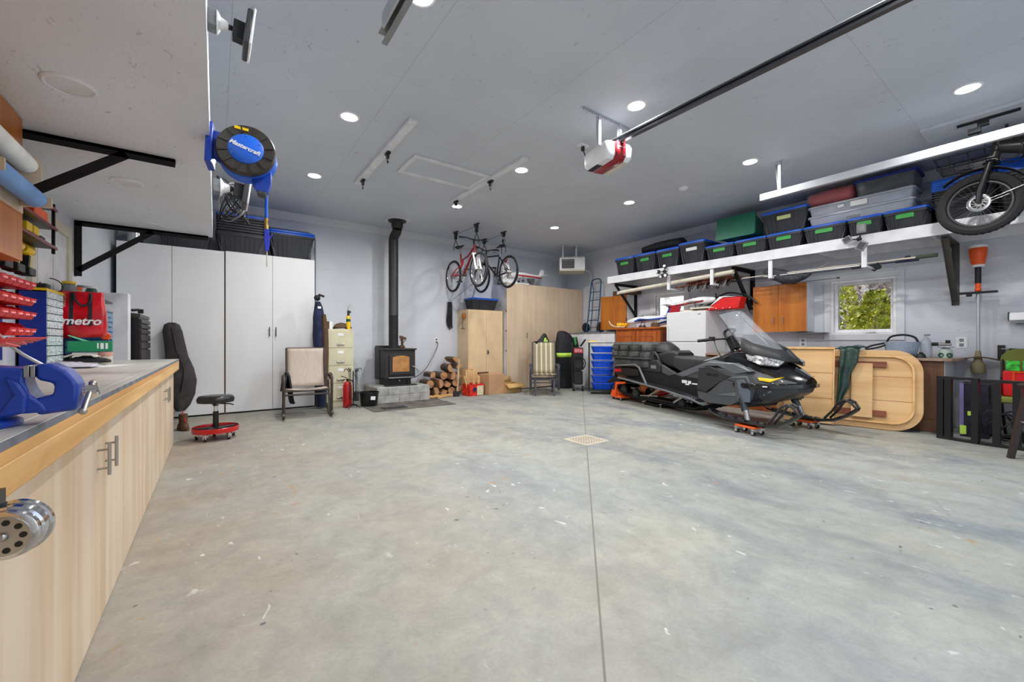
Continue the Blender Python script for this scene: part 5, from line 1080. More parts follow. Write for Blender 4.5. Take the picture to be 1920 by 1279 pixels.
for i, (y, z) in enumerate(((4.63, 2.44), (1.72, 2.46))):
    t = thing('work_light', ['cluster of small round work lights clamped to the shelf beam by the small window', 'three-head square work light clamped to the shelf beam above the big window'][i], 'work light', (6.955, y, z))
    MB().ball((-.05, 0, 0), .03).cyl((-.05, 0, 0), (0, 0, 0), .015).build('hub', M['black'], t)
    for k, (dy, dz) in enumerate(((.13, .0), (-.03, .09), (-.05, -.09), (.05, -.1)) if i == 0 else ((.12, .01), (-.03, .13), (-.03, -.1))):
        if i == 0: h = MB().cyl((-.05, dy*.8, dz*.8), (-.1, dy, dz), .036).build('lamp_head', M['dgrey'], t); MB().cyl((-.1, dy, dz), (-.106, dy*1.02, dz*1.02), .026).build('lens', M['white'], h)
        else: h = MB().bx((-.08, dy, dz), (.03, .1, .12 if k else .08), (.5*(k-1), 0, 0)).build('lamp_head', M['grey'], t, bev=.006); MB().bx((-.096, dy, dz), (.004, .07, .09 if k else .055), (.5*(k-1), 0, 0)).build('lens', M['glassy'], h)
        MB().cyl((-.05, 0, 0), (-.06, dy*.8, dz*.8), .008, n=8).build('arm', M['black'], t)
# totes on the shelf (front faces -x): (y of left edge, width, height, description)
def shelf_tote(proto, label, y, x=7.04, z=DZ+.001, sc_=None, grp=None):
    return again(proto, label, (x, y, z), RIGHT, sc_, grp)
pa = tote_proto('storage_tote', .48, .64, .38, M['blue'], M['tote'], M['green'], 'x'); pb = tote_proto('storage_tote', .48, .64, .265, M['blue'], M['tote'], M['green'], 'x', .035)
pw = tote_proto('storage_tote', .5, .64, .42, M['blue'], M['tote'], M['white'], 'x'); 
G = 'green-labelled totes on the right shelf'
pa['group'] = G; pb['group'] = G; pa.rotation_euler.z = pb.rotation_euler.z = pw.rotation_euler.z = RIGHT
pa['label'] = 'black tote with a green label at the far end of the shelf'; pa.location = (7.04, 5.93, DZ+.001)
shelf_tote(pa, 'black green-label tote second from the far end of the shelf', 5.42); shelf_tote(pa, 'black green-label tote third from the far end, partly under the black duffel', 4.91)
pw['label'] = 'taller black tote with a white label on the right shelf'; pw.location = (7.04, 4.42, DZ+.001)
pb['label'] = 'low black green-label tote right after the white-labelled one'; pb.location = (7.04, 3.9, DZ+.001)
for y, s_, lab in ((3.4, 1, 'low black green-label tote under the tipped green tub'), (2.9, .98, 'low black green-label tote under the big tote with the paper label'), (2.4, 1.03, 'low black green-label tote under the left half of the clear boxes'), (1.88, .74, 'narrow black green-label tote behind the square work light'), (1.505, .84, 'last low black green-label tote before the stack behind the bicycle wheel')):
    shelf_tote(pb, lab, y, sc_=(s_, 1, 1))
pt = tote_proto('storage_tote', .62, .45, .36, M['blue'], M['tote'], mat('yellow-green label', (206, 216, 150), .6), 'x', lw=.3)
pt['label'] = 'big black tote with a pale paper label on top of the low totes'; pt.location = (7.08, 2.99, DZ+.268); pt.rotation_euler.z = RIGHT
g = tub(.62, .36, .45, .03, mat('green tub plastic', (44, 118, 94), .4), 'dark green empty tub tipped on its side on the shelf totes', (7.45, 3.75, DZ+.27), name='green_tub'); g.rotation_euler = (radians(90), radians(12), RIGHT); g.location = (7.12, 3.73, DZ+.34)
g.location = (7.55, 3.74, DZ+.30); g.rotation_euler = (radians(83), 0, RIGHT)
b = MB()
for i in range(8): a = i*pi/4; b.cyl((.31, .21, -.003), (.31+.12*cos(a), .21+.12*sin(a), -.003), .004, n=4)
b.build('bottom_ribs', M['dkgreen'], g)
t = thing('duffel_bag', 'soft black duffel bag lying across the far totes on the shelf', 'bag', (7.3, 4.85, DZ+.385)); MB().loft([[(.2*k*cos(a), y, .1*kk+.1*kk*sin(a)*(1+.06*sin(3*a+y*9))) for a in [i*pi/8 for i in range(16)]] for y, k, kk in ((.5, .5, .5), (.46, .9, .9), (.2, 1.05, 1), (-.1, 1, 1.1), (-.36, .9, 1.0), (-.42, .4, .6))]).build('bag', M['cloth'], t, smooth=70)
mclr = mat('milky clear plastic', (206, 212, 224), .25, var=.05, alpha=.62)
def clear_box(label, loc, w, d, h, mt=None, lid=None, grp=None):
    t = thing('clear_box', label, 'box', loc, RIGHT, grp); b = MB()
    b.loft([[(x, y, z) for x, y in rrect(e, e, w-e, d-e, .04, 4)] for z, e in ((0, .03), (h-.03, .01))]); b.build('tub', mt or mclr, t)
    MB().loft([[(x, y, z) for x, y in rrect(-.008+e, -.008+e, w+.008-e, d+.008-e, .05, 4)] for z, e in ((h-.03, 0), (h-.008, 0), (h, .012))]).build('lid', lid or mclr, t)
    return t
c1 = clear_box('lower of the two long clear boxes on the shelf totes', (7.08, 2.36, DZ+.268), 1.14, .45, .14, grp='long clear boxes'); MB().box((.45, .02, .02), (.6, .2, .1)).box((.8, .03, .02), (1.05, .3, .09)).build('contents', M['grey'], c1)
c2 = clear_box('upper of the two long clear boxes, with a paper label', (7.08, 2.36, DZ+.41), 1.14, .45, .14, grp='long clear boxes'); MB().box((.5, -.004, .03), (.68, .008, .1)).box((.36, -.004, .05), (.43, .008, .085)).build('label_sticker', M['paper'], c2); MB().box((.85, .05, .02), (1.05, .3, .06)).build('blue_contents', M['blue'], c2); MB().box((.1, .06, .02), (.5, .35, .08)).build('grey_contents', M['grey'], c2)
c3 = clear_box('smoky clear box with dark blue lid, top of the pile near the rail', (7.09, 1.83, DZ+.553), .63, .45, .22, mat('smoky clear plastic', (96, 98, 104), .15, alpha=.75), mat('deep blue lid', (18, 40, 140), .35)); MB().ball((.35, .2, .1), (.17, .15, .08)).build('contents', M['black'], c3)
t = thing('cushion_bag', 'red cushion in a clear plastic bag on top of the clear boxes', 'cushion', (7.3, 2.12, DZ+.555)); MB().loft([[(.2*k*cos(a), y, .12+.12*kk*sin(a)) for a in [i*pi/8 for i in range(16)]] for y, k, kk in ((.29, .3, .4), (.25, .9, .85), (0, 1.02, 1), (-.24, .9, .95), (-.28, .4, .6))]).build('cushion', mat('red cushion', (186, 30, 34), .6, var=.12, scale=4), t, smooth=70)
MB().loft([[(.22*k*cos(a)*(1+.05*sin(7*a+y*30)), y, .12+.125*kk*sin(a)*(1+.05*sin(5*a+y*20))) for a in [i*pi/10 for i in range(20)]] for y, k, kk in ((.38, .1, .1), (.3, .6, .6), (.25, .97, .93), (0, 1.05, 1.04), (-.25, .97, 1.0), (-.3, .5, .6))]).build('plastic_bag', mat('clear film', (236, 232, 240), .12, alpha=.14, var=0), t)
def lid_stack(label, y, w, base_z, n, grp):
    t = thing('storage_tote', label, 'tote', (7.1, y, base_z), RIGHT, grp)
    b = MB(); b.loft([[(x, yy, z) for x, yy in rrect(e, e, w-e, .6-e, .03, 3)] for z, e in ((0, .04), (.28, .012))])
    for i in range(n): z = .28+i*.03; b.loft([[(x, yy, q) for x, yy in rrect(-.004+e, -.004+e, w+.004-e, .604-e, .03, 3)] for q, e in ((z, .015), (z+.014, .015), (z+.015, 0), (z+.029, 0))])
    b.build('nested_tubs', M['tote'], t); l = MB()
    for i in range(5): z = .28+n*.03+i*.028; l.loft([[(x, yy, q) for x, yy in rrect(-.01+e, -.01+e, w+.01-e, .61-e, .03, 3)] for q, e in ((z, 0), (z+.024, 0), (z+.027, .008))])
    l.build('stacked_lids', M['blue'], t); return t
lid_stack('nested black tubs topped by stacked blue lids, left of the hanging bicycle wheel', 1.07, .5, DZ+.001, 4, 'nested tub stacks behind the bicycle'); lid_stack('nested black tubs topped by stacked blue lids, right behind the bicycle frame', .54, .62, DZ+.001, 6, 'nested tub stacks behind the bicycle')

# ---- wall cabinets, oak cabinet, fridge, counter
t = slab_cabinet('wall_cabinet', 'honey veneer wall cabinet at the far end, beside the blue hand truck', 'cabinet', (7.45, 6.715, 1.38), RIGHT, .76, .31, .78, [.38, .38], M['orangewood'], 0, side=M['melamine'])
t = slab_cabinet('wall_cabinet', 'honey veneer two-door wall cabinet with white sides left of the big window', 'cabinet', (7.45, 3.285, 1.26), RIGHT, .785, .31, .77, [.39, .395], M['orangewood'], .19, hl=.1, side=M['melamine'])
t = thing('cardboard_box', 'flat brown cardboard box on the far honey wall cabinet', 'box', (7.46, 6.35, 2.162), RIGHT); MB().box((0, 0, 0), (.6, .25, .1)).build('box', M['brown'], t); MB().box((.12, -.003, .02), (.18, .0, .09)).build('label', M['paper'], t)
t = thing('wall_shelf', 'thin grey shelf under the honey wall cabinet by the big window', 'shelf', (7.5, 2.75, 1.235), RIGHT); MB().box((0, 0, 0), (.45, .268, .012)).build('board', M['grey'], t)
t = thing('oak_cabinet', 'reddish oak cabinet with raised door panels left of the refrigerator', 'cabinet', (7.1, 5.97, 0), RIGHT)
MB().box((0, .02, 0), (1.1, .66, 1.36)).build('carcass', M['oak'], t, bev=.003); MB().box((-.02, -.02, 1.36), (1.12, .66, 1.4)).build('top', M['oak'], t, bev=.006)
for i in (0, 1):
    x = .05+i*.5; d_ = MB().box((x, 0, .1), (x+.47, .02, 1.3)).build('door', M['oak'], t, bev=.003); MB().box((x+.09, -.006, .2), (x+.38, .0, 1.2)).build('raised_panel', M['oak'], d_, bev=.006); MB().box((x+.075, -.002, .185), (x+.395, .001, 1.215)).build('panel_groove', M['darkwood'], d_)
MB().box((1.1, .08, .15), (1.104, .6, 1.28)).build('side_panel', M['darkwood'], t, bev=.002)
t = thing('refrigerator', 'white top-freezer refrigerator between the oak cabinet and the snowmobile', 'refrigerator', (7.05, 4.68, 0), RIGHT)
MB().box((0, .05, .02), (.78, .70, 1.66)).build('body', M['melamine'], t, bev=.006); MB().box((0, 0, 1.105), (.78, .05, 1.66)).build('freezer_door', M['melamine'], t, bev=.01); MB().box((0, 0, .06), (.78, .05, 1.095)).build('door', M['melamine'], t, bev=.01); MB().bx((.66, -.002, 1.6), (.05, .004, .014)).build('badge', M['steel'], t)
MB().box((.02, -.03, 1.12), (.045, 0, 1.4)).box((.02, -.03, .7), (.045, 0, 1.08)).build('door_handle', M['melamine'], t, bev=.004)
t = thing('corner_counter', 'pale grey counter unit in the corner carrying the blue hand truck', 'counter', (7.1, 7.52, 0), RIGHT); MB().box((0, .02, 0), (1.5, .66, 1.3)).build('body', M['whitep'], t, bev=.003); MB().box((-.0, 0, 1.3), (1.52, .66, 1.32)).build('top', M['grey'], t)
t = thing('hand_truck', 'blue tubular hand truck with black wheels standing on the corner counter', 'hand truck', (7.42, 6.98, 1.322), RIGHT); bl = mat('teal blue frame paint', (38, 84, 118), .35)
b = MB()
H = 1.3
b.tube(spline([(-.17, .0, .02), (-.17, .08, .5), (-.16, .15, 1.1), (-.12, .17, H), (.12, .17, H), (.16, .15, 1.1), (.17, .08, .5), (.17, .0, .02)]), .016, 8)
for z, y in ((.3, .045), (.55, .085), (.8, .115), (1.0, .14)): b.tube([(-.165, y, z), (.165, y, z)], .011)
for x in (-.06, ): b.tube([(x, .01, .02), (x, .09, .55), (x, .14, 1.05), (-.13, .16, H-.05)], .011)
b.build('frame', bl, t); MB().box((-.22, -.16, 0), (.22, .02, .012)).build('toe_plate', bl, t)
for s in (-1, 1): MB().torus((s*.24, .06, .13), (1, 0, 0), .09, .035, 28, 8).cyl((s*.24-.02, .06, .13), (s*.24+.02, .06, .13), .06).build('wheel', M['rubber'], t)
MB().cyl((-.24, .06, .13), (.24, .06, .13), .012).build('axle', M['steel'], t)
# things on the oak cabinet and fridge
mw = M['white']; mbs = mat('royal blue film', (36, 84, 180), .3); 
p1 = plane('white and blue model airplane with a blue wing lying on the oak cabinet', (7.35, 5.2, 1.485), pi/2, 1.0, .5, mw, mbs, mbs, tilt=0)
p1.rotation_euler = (0, radians(4), pi*.56); p1.location = (7.3, 5.25, 1.56)
t = thing('model_wing', 'blue and white model wing leaning up behind the airplane on the oak cabinet', 'model wing', (7.6, 5.0, 1.42), radians(-84)); MB().loft([[(x, y, z+.12+x*.22) for y, z in ((-.1, -.07), (-.09, .0), (-.02, .05), (.0, .05), (.0, -.07))] for x in (-.35, .34)]).build('wing', M['white'], t); MB().loft([[(x, -.108+.0*z, z+.12+x*.22) for z in (-.04, -.005)]+[(x, -.1, z+.12+x*.22) for z in (-.005, -.04)] for x in (-.3, .34)]).build('stripe', mbs, t)
t = thing('toy_antler', 'bright yellow tousled tuft with curved white sticks on the oak cabinet', 'decoration', (7.2, 5.87, 1.401)); b = MB()
for i in range(26): a = R.uniform(0, 6.28); b.bx((R.uniform(-.04, .04), R.uniform(-.13, .12), .03+R.uniform(0, .05)), (.05, .06, .03), (a, a*.7, a*.3))
b.build('tuft', mat('egg yellow fluff', (244, 190, 40), .8), t)['kind'] = 'stuff'
MB().tube(spline([(-.06, .32, .16), (-.05, .25, .07), (-.05, .1, .025), (-.04, -.1, .02)]), .012, 6).tube(spline([(.02, .1, .12), (.0, .05, .05), (0, -.02, .03)]), .008, 6).build('stick', M['skin'], t)
t = thing('dried_crown', 'brown spiky dried leaf ornament at the right end of the oak cabinet top', 'ornament', (7.12, 4.98, 1.401)); b = MB()
for i in range(7): a = -1.2+i*.4; b.add([(-.02, -.03+.01*i-.03, .0), (-.02, .03+.01*i-.03, .0), (0, sin(a)*.11, .07+.05*cos(a))], [(0, 1, 2)])
b.bx((0, 0, .03), (.05, .14, .06)).build('leaves', M['brown'], t, solid=.006)
p2 = plane('white and dark red model airplane standing on the refrigerator', (7.3, 4.35, 1.83), -pi/2, 1.0, .5, mw, mat('maroon film', (150, 22, 40), .35), mw)
p2.rotation_euler = (0, radians(-5), -pi/2)
for q in (MB().cyl((.15, .06, -.02), (.2, .08, -.165), .006).cyl((.15, -.06, -.02), (.2, -.08, -.165), .006).build('landing_gear', M['steel'], p2),): pass
t = thing('model_wing', 'cream foam model wings stacked flat on the refrigerator', 'model wing', (7.25, 4.3, 1.664), radians(-80)); MB().loft([[(x, y+.0, z) for y, z in ((-.1, .0), (-.08, .03), (0, .04), (.1, .01), (.1, 0))] for x in (-.3, .33)]).loft([[(x, y-.1, z+.04) for y, z in ((-.1, .0), (-.08, .02), (0, .03), (.1, .01), (.1, 0))] for x in (0.05, .5)]).build('wing', M['skin'], t)
t = thing('model_rudder', 'dark red model tail piece at the left edge of the refrigerator top', 'model part', (7.1, 4.66, 1.664), RIGHT); MB().prism([(0, 0), (.2, 0), (.24, .1), (.04, .14)], 0, .03).build('rudder', mat('maroon film two', (160, 22, 36), .35), t)
t = thing('foam_hull', 'bright red sloping model hull hanging over the right end of the refrigerator', 'model hull', (7.14, 4.0, 1.664), RIGHT); MB().prism([(0, 0), (.62, .0), (.66, .2), (.35, .2), (.1, .04)], 0, .22).build('hull', M['red'], t, bev=.015); MB().prism([(.12, .06), (.36, .21), (.6, .205), (.4, .225), (.3, .225)], -.004, .2).build('white_edge', M['white'], t)
b = MB()
for i in range(4): b.ball((.12+i*.12, -.006, .02), .01, 8, 5)
b.build('studs', M['white'], t)
t = thing('model_canopy', 'black curved canopy frame lying behind the red model hull', 'frame', (7.4, 3.95, 1.67), RIGHT); MB().tube(spline([(-.25, 0, .12), (.1, 0, .25), (.3, 0, .3), (.6, 0, .22), (.75, 0, .08)]), .018, 6).build('frame', M['black'], t); MB().prism([(-.2, .1), (.3, .27), (.6, .2), (.1, .1)], .02, .03).build('panel', M['dgrey'], t)
t = thing('clear_sheet', 'clear crumpled plastic sheets hanging at the right side of the refrigerator', 'plastic sheet', (7.72, 3.6, 1.35), RIGHT); MB().grid(lambda u, v: (-.1+.36*u, -.02-.03*noise.noise(V((u*5, v*5, 1))), -.1+.5*v), 10, 12).build('sheet', mat('hazy clear film', (214, 218, 226), .15, alpha=.35, var=0), t)
# counter and cabinets under the big window
t = slab_cabinet('base_cabinet', 'dark walnut base cabinet at the right end of the counter, behind the table top', 'cabinet', (7.05, 1.9, 0), RIGHT, .94, .66, .865, [.47, .47], M['walnut'], 0, side=M['walnut'])
MB().box((.53, -.004, .16), (.88, 0, .78)).build('door_panel', M['walnut'], t, bev=.004); MB().box((.94, .02, .01), (.945, .66, .865)).build('end_panel', M['melamine'], t)
t = slab_cabinet('base_cabinet', 'reddish wooden base cabinet hidden behind the snowmobile nose', 'cabinet', (7.05, 3.86, 0), RIGHT, 1.95, .66, .865, [.65, .65, .65], M['oak'], 0, side=M['oak'])
t = thing('countertop', 'worn brown-grey counter with a rounded end under the big window', 'countertop', (7.0, 3.88, .867), RIGHT); MB().prism([(0, 0), (2.92, 0), (2.99, .04), (3.03, .14), (3.03, .765), (0, .765)], 0, .032, 'z').build('counter', mat('worn laminate', (158, 132, 112), .4, var=.12, scale=10), t, bev=.004)
t = thing('basket', 'pale blue-grey soft basket with dark rope handles at the right end of the counter', 'basket', (7.3, 1.38, .9)); mf = mat('blue-grey felt', (164, 178, 198), .9, var=.08, scale=60, bump=.3)
MB().lathe((0, 0, 0), (0, 0, 1), [(.12, 0), (.14, .01), (.16, .1), (.175, .2), (.168, .2), (.15, .05)], 32).build('body', mf, t, smooth=60)
MB().tube(spline([(-.05, .14, .19), (-.1, .3, .14), (-.12, .33, .1), (-.1, .2, .13), (-.06, .1, .19)]), .012, 8).tube(spline([(0, .15, .2), (0, .1, .27), (0, -.02, .29), (0, -.12, .26), (0, -.16, .19)]), .013, 8).build('handle', M['black'], t)
t = thing('water_jug', 'clear ribbed plastic water jug beside the basket on the counter', 'jug', (7.35, 1.16, .9)); MB().lathe((0, 0, 0), (0, 0, 1), [(.05, 0)]+[(.055+.003*(i % 2), .02+i*.015) for i in range(12)]+[(.04, .225), (.02, .25), (.02, .27)], 24).build('jug', mclr, t, smooth=50); MB().bx((0, -.01, .285), (.05, .05, .02)).build('cap', M['grey'], t)
t = thing('black_clamp', 'black knobbly fitting lying on the counter in front of the clear jug', 'fitting', (7.14, 1.17, .9)); MB().cyl((0, 0, 0), (0, 0, .05), .05, .035).bx((0, .1, .015), (.05, .14, .025)).cyl((0, 0, .05), (0, 0, .07), .02).build('body', M['black'], t, bev=.004)
t = thing('camp_stove', 'small white propane bottle with a brass burner valve at the counter end', 'gas bottle', (7.3, .98, .9)); MB().lathe((0, 0, 0), (0, 0, 1), [(.06, 0), (.065, .02), (.06, .1), (.03, .125), (.02, .13)], 24).build('bottle', mat('pale green-white bottle', (200, 212, 204), .4), t); MB().torus((-.055, .03, .035), (1, 0, 0), .02, .01, 16, 6).torus((-.055, -.04, .035), (1, 0, 0), .02, .01, 16, 6).build('dial', M['dkgreen'], t)
MB().lathe((0, 0, .13), (0, 0, 1), [(.07, 0), (.07, .008)], 24).cyl((0, -.05, .17), (0, .12, .17), .018).build('burner', M['steel'], t); MB().cyl((0, .06, .17), (0, .12, .17), .022).bx((0, -.02, .2), (.03, .04, .04)).build('valve', M['black'], t)
t = thing('rain_jacket', 'dark green rain jacket draped over the counter edge and the table top', 'jacket', (7.0, 2.15, .9)); mj = mat('dark green nylon', (24, 50, 42), .35, var=.2, scale=10, bump=.5, bscale=25)
MB().grid(lambda u, v: (-.02+.3*u, -.35+.6*v, .02+.07*sin(pi*v)*(1-u*.5)+.035*noise.noise(V((u*5, v*5, 7)))), 12, 14).build('jacket', mj, t, solid=.012)
MB().grid(lambda u, v: (-.25-.17*v+.015*sin(u*9), -.275-(.15*(1-v)**1.2+.045+.03*sin(v*7)**2)*u, .115-.74*v+.03*(1-v)*sin(pi*u)), 8, 14).build('hanging_sleeve', mj, t, solid=.016)
MB().grid(lambda u, v: (.05-.30*u, -.48+.24*v, .115+.02*sin(pi*u)+.02*sin(pi*v*2)), 8, 8).build('jacket_fold', mj, t, solid=.016)
t = thing('hand_tool', 'black-handled scraper lying on the green jacket', 'tool', (7.22, 1.98, 1.0)); MB().bar((0, .1, 0), (0, -.08, .015), .03, .012).build('handle', M['black'], t); MB().bar((0, .14, -.005), (0, .1, 0), .04, .004).build('blade', M['steel'], t)
t = thing('plastic_bundle', 'bluish white plastic packages lying on the counter left of the green jacket', 'package', (7.3, 2.7, .9)); MB().grid(lambda u, v: (-.1+.22*u, -.2+.45*v, .015+.05*sin(pi*u)*sin(pi*v)+.02*noise.noise(V((u*8, v*8, 3)))), 12, 12).build('package', mat('pale blue film', (180, 200, 224), .25, var=.15, scale=20), t, solid=.004)
t = thing('sink_tray', 'thin white tray on the counter above the snowmobile nose', 'tray', (7.15, 3.2, .9)); MB().box((-.1, -.25, 0), (.3, .25, .025)).build('tray', M['white'], t, bev=.005)
# table top leaning against the counter (local x to the right, y away)
t = thing('tabletop', 'large round-cornered wooden table top leaning underside-out against the counter', 'table top', (6.55, 2.6, .005), rot=(radians(-8.5), 0, radians(-80)))
tw = M['tablewood']
b = MB(); sh = rrect(0, 0, 1.53, 1.0, .27, 10)
b.prism(sh, 0, .028); b.build('top_board', tw, t, bev=.004)
q = MB(); inn = rrect(.075, .075, 1.455, .925, .2, 10); inn2 = rrect(.095, .095, 1.435, .905, .185, 10)
q.loft([[(x, -.032, z) for x, z in inn], [(x, .0, z) for x, z in inn], [(x, .0, z) for x, z in inn2], [(x, -.032, z) for x, z in inn2]], caps=False, loop=True); q.build('rim_apron', M['pine'], t, bev=.002)
gq = MB()
for z in (.36, .66): gq.box((.1, -.002, z), (1.43, .001, z+.004))
gq.build('board_seam', M['darkwood'], t)
for z in (.2, .82): MB().box((.64, -.03, z-.045), (1.2, -.001, z)).box((.64, -.022, z), (1.2, -.001, z+.03)).build('batten', M['darkwood'], t, bev=.003)
MB().box((.86, -.055, .13), (1.07, -.031, .82)).build('cross_board', tw, t, bev=.003)
t2 = thing('table_leaf', 'square wooden table leaf leaning in front of the left half of the table top', 'table leaf', (6.53, 2.5, .005), rot=(radians(-8.5), 0, radians(-80)))
MB().box((.04, -.085, .0), (.60, -.062, 1.02)).build('leaf_board', tw, t2, bev=.003); MB().box((.04, -.105, .99), (.60, -.062, 1.02)).box((.585, -.105, 0), (.60, -.085, .99)).build('edge_lip', M['pine'], t2, bev=.003)
b = MB()
for z in (.33, .67): b.box((.045, -.0865, z), (.58, -.085, z+.004))
b.build('board_seam', M['darkwood'], t2)
t = thing('black_cover', 'dark cloth scrap wedged behind the left edge of the table leaf', 'cloth', (6.55, 2.6, .62), radians(-80)); MB().prism([(0, .12), (.09, .2), (.09, -.12), (.05, -.05)], -.02, -.005).build('cloth', M['cloth'], t)
# ---- outlets, trimmer, mounts
def outlet(label, y, z):
    t = thing('wall_outlet', label, 'outlet', (XR, y, z), RIGHT, 'outlets on the right wall'); MB().box((-.05, -.008, -.07), (.05, 0, .07)).build('cover_plate', M['white'], t, bev=.002); MB().box((-.02, -.011, .01), (.02, -.008, .05)).box((-.02, -.011, -.05), (.02, -.008, -.01)).build('sockets', M['grey'], t, bev=.002); return t
outlet('white outlet on the right wall beside the string trimmer', .9, 1.09); outlet('white outlet on the right wall under the honey cabinet, above the table leaf', 2.655, 1.09)
t = thing('string_trimmer', 'orange and white string trimmer hanging upside down on the right wall', 'trimmer', (7.62, .745, 0), RIGHT)
MB().lathe((0, 0, 2.04), (0, 0, 1), [(.05, 0), (.06, .03), (.075, .12), (.08, .2), (.07, .235), (.03, .25)], 20).build('engine_cover', M['orange'], t, smooth=60); MB().lathe((0, 0, 2.255), (0, 0, 1), [(.085, 0), (.08, .03), (.05, .045)], 20).build('white_trim', M['white'], t); MB().lathe((0, 0, 2.02), (0, 0, 1), [(.055, 0), (.06, .02), (.05, .035)], 20).build('white_trim', M['white'], t)
MB().cyl((0, 0, 1.82), (0, 0, 2.03), .028).build('grip', M['black'], t); MB().cyl((0, 0, 1.72), (0, 0, 1.83), .025).ball((0, -.01, 1.74), .03).build('coupling', M['orange'], t)
MB().loft([[(x, y*1.0, 1.705+z) for y, z in ((-.06, -.012), (-.06, .012), (.02, .016), (.02, -.012))] for x in (-.16, .16)]).bx((-.07, -.04, 1.68), (.05, .03, .04)).build('handle_bar', M['black'], t, bev=.006)
MB().cyl((0, 0, .95), (0, 0, 1.75), .015).build('shaft', M['alum'], t); MB().lathe((0, 0, .99), (0, 0, -1), [(.022, 0), (.035, .1), (.04, .14), (.065, .17), (.062, .26), (.05, .285)], 20).build('gear_head', mat('dusty olive housing', (150, 138, 108), .6), t); MB().grid(lambda u, v: (-.2+.42*u, -.08+.14*v, .86+.05*sin(pi*u)), 10, 3).build('guard', M['brown'], t, solid=.012)
t = thing('security_light', 'white security light head on the right wall at the picture edge', 'security light', (7.72, .42, 1.38)); MB().bx((-.05, 0, 0), (.14, .16, .1), (0, .3, 0)).build('housing', M['white'], t, bev=.01); MB().bx((-.02, .085, .02), (.08, .02, .09), (0, .3, 0)).build('end_cap', M['black'], t, bev=.006); MB().bx((-.07, -.02, -.06), (.1, .1, .02), (0, .3, 0)).build('lens', M['glassy'], t)
t = thing('tv_mount', 'black folding wall mount with steel arms at the right picture edge', 'wall mount', (XR-.001, .57, .97), RIGHT); MB().box((-.03, -.02, -.09), (.03, 0, .09)).box((.06, -.04, -.05), (.12, -.01, .05)).build('plate', M['black'], t); MB().bar((0, -.03, .045), (.35, -.03, .045), .012, .01).bar((0, -.03, -.04), (.35, -.03, -.04), .012, .01).build('arm', M['steel'], t)
# ---- black steel frame with the things around it (right foreground)
def hframe(label, loc, rz, w, h, legs):
    t = thing('steel_trestle', label, 'steel frame', loc, rz, 'black steel table frames'); k = M['blackm']
    MB().box((0, -.03, h-.03), (w, .03, h)).build('top_bar', k, t, bev=.002); MB().box((0, -.03, 0), (w, .03, .03)).build('bottom_bar', k, t, bev=.002)
    for x in legs: MB().box((x, -.03, .03), (x+.055, .03, h-.03)).build('leg', k, t, bev=.002)
    return t
hframe('left black steel table frame standing on the floor in front of the walnut cabinet', (6.72, .965, 0), radians(-104), .335, .71, (0, .065, .28)); hframe('right black steel table frame standing beside the green chair', (6.64, .635, 0), radians(-94), .62, .70, (.09, .225, .5))
t = thing('game_box', 'tall dark box with green and yellow graphics standing behind the black frame', 'box', (7.05, .83, 0), RIGHT); MB().box((0, 0, 0), (.22, .35, .62)).build('box', mat('dark printed box', (30, 28, 44), .4, var=.5, scale=12), t, bev=.003); MB().box((-.002, -.002, .02), (.03, .0, .62)).build('violet_edge', mat('violet print', (120, 110, 160), .5), t); MB().box((.0, -.004, .03), (.05, -.002, .13)).box((.14, -.004, .4), (.16, -.002, .58)).box((.06, -.004, .25), (.1, -.002, .3)).build('print', M['hivis'], t)
t = thing('folding_chair', 'olive green padded folding chair against the right wall', 'chair', (7.22, .3, 0), RIGHT); MB().prism(rrect(-.26, .72, .26, 1.02, .14, 6), .26, .31).build('backrest', M['olive'], t, bev=.01); MB().box((-.26, -.16, .42), (.26, .26, .49)).build('seat', M['olive'], t, bev=.02)
for s in (-1, 1): MB().tube([(s*.24, -.16, 0), (s*.24, .3, .95)], .014).build('leg', M['blackm'], t); MB().tube([(s*.22, .3, 0), (s*.22, -.12, .43)], .014).build('leg', M['blackm'], t)
t = thing('red_cooler_bag', 'bright red fabric tote bag sitting on the green folding chair', 'bag', (7.18, .5, .492), RIGHT); MB().box((-.02, 0, 0), (.34, .2, .28)).build('bag', M['red'], t, bev=.01); MB().tube([(.06, -.004, .1), (.06, -.004, .27), (.2, -.004, .27), (.2, -.004, .1)], .01, 6).build('strap', M['orange'], t)
for i, y in enumerate((.45, .33)): t = thing('snack_bag', 'bright green foil packet in the red bag, %s' % ['left one', 'right one by the picture edge'][i], 'packet', (7.26, y, .776), RIGHT, 'green packets in the red bag'); MB().loft([[(x, .02*k*cos(a), .0+z+0*a) for x, a, k in ((-.05, 0, 1), (0, 1.2, 1), (.05, 0, 1), (.05, pi, 1), (0, pi-1.2, 1), (-.05, pi, 1))] for z in (0, .05, .11)]).build('packet', mat('green foil %d' % i, (60, 190, 60), .25, var=.4, scale=25), t)
t = thing('cable_pile', 'tangled black cables and hoses on the floor behind the black frames', 'cables', (7.0, .42, 0.01)); b = MB()
for k in range(7): b.tube([(R.uniform(-.05, .05)+.1*cos(a+k), .16*sin(a+k*.7)+.03*k-.1, .012+.012*k+.25*(k % 3 == 0)*abs(sin(a))) for a in [i*.45 for i in range(15)]], .009, 6)
b.build('cable', M['black'], t)['kind'] = 'stuff'
t = thing('soldering_gun', 'black pistol-shaped tool hanging between the frames', 'tool', (7.1, .62, .5)); MB().bx((0, 0, .1), (.05, .16, .05)).bx((0, -.04, 0), (.04, .05, .2)).build('body', M['black'], t, bev=.006)
t = thing('bar_stool', 'dark wooden bar stool cut off by the right picture edge', 'stool', (6.2, .19, 0)); mws_ = mat('dark brown stool wood', (48, 34, 32), .45)

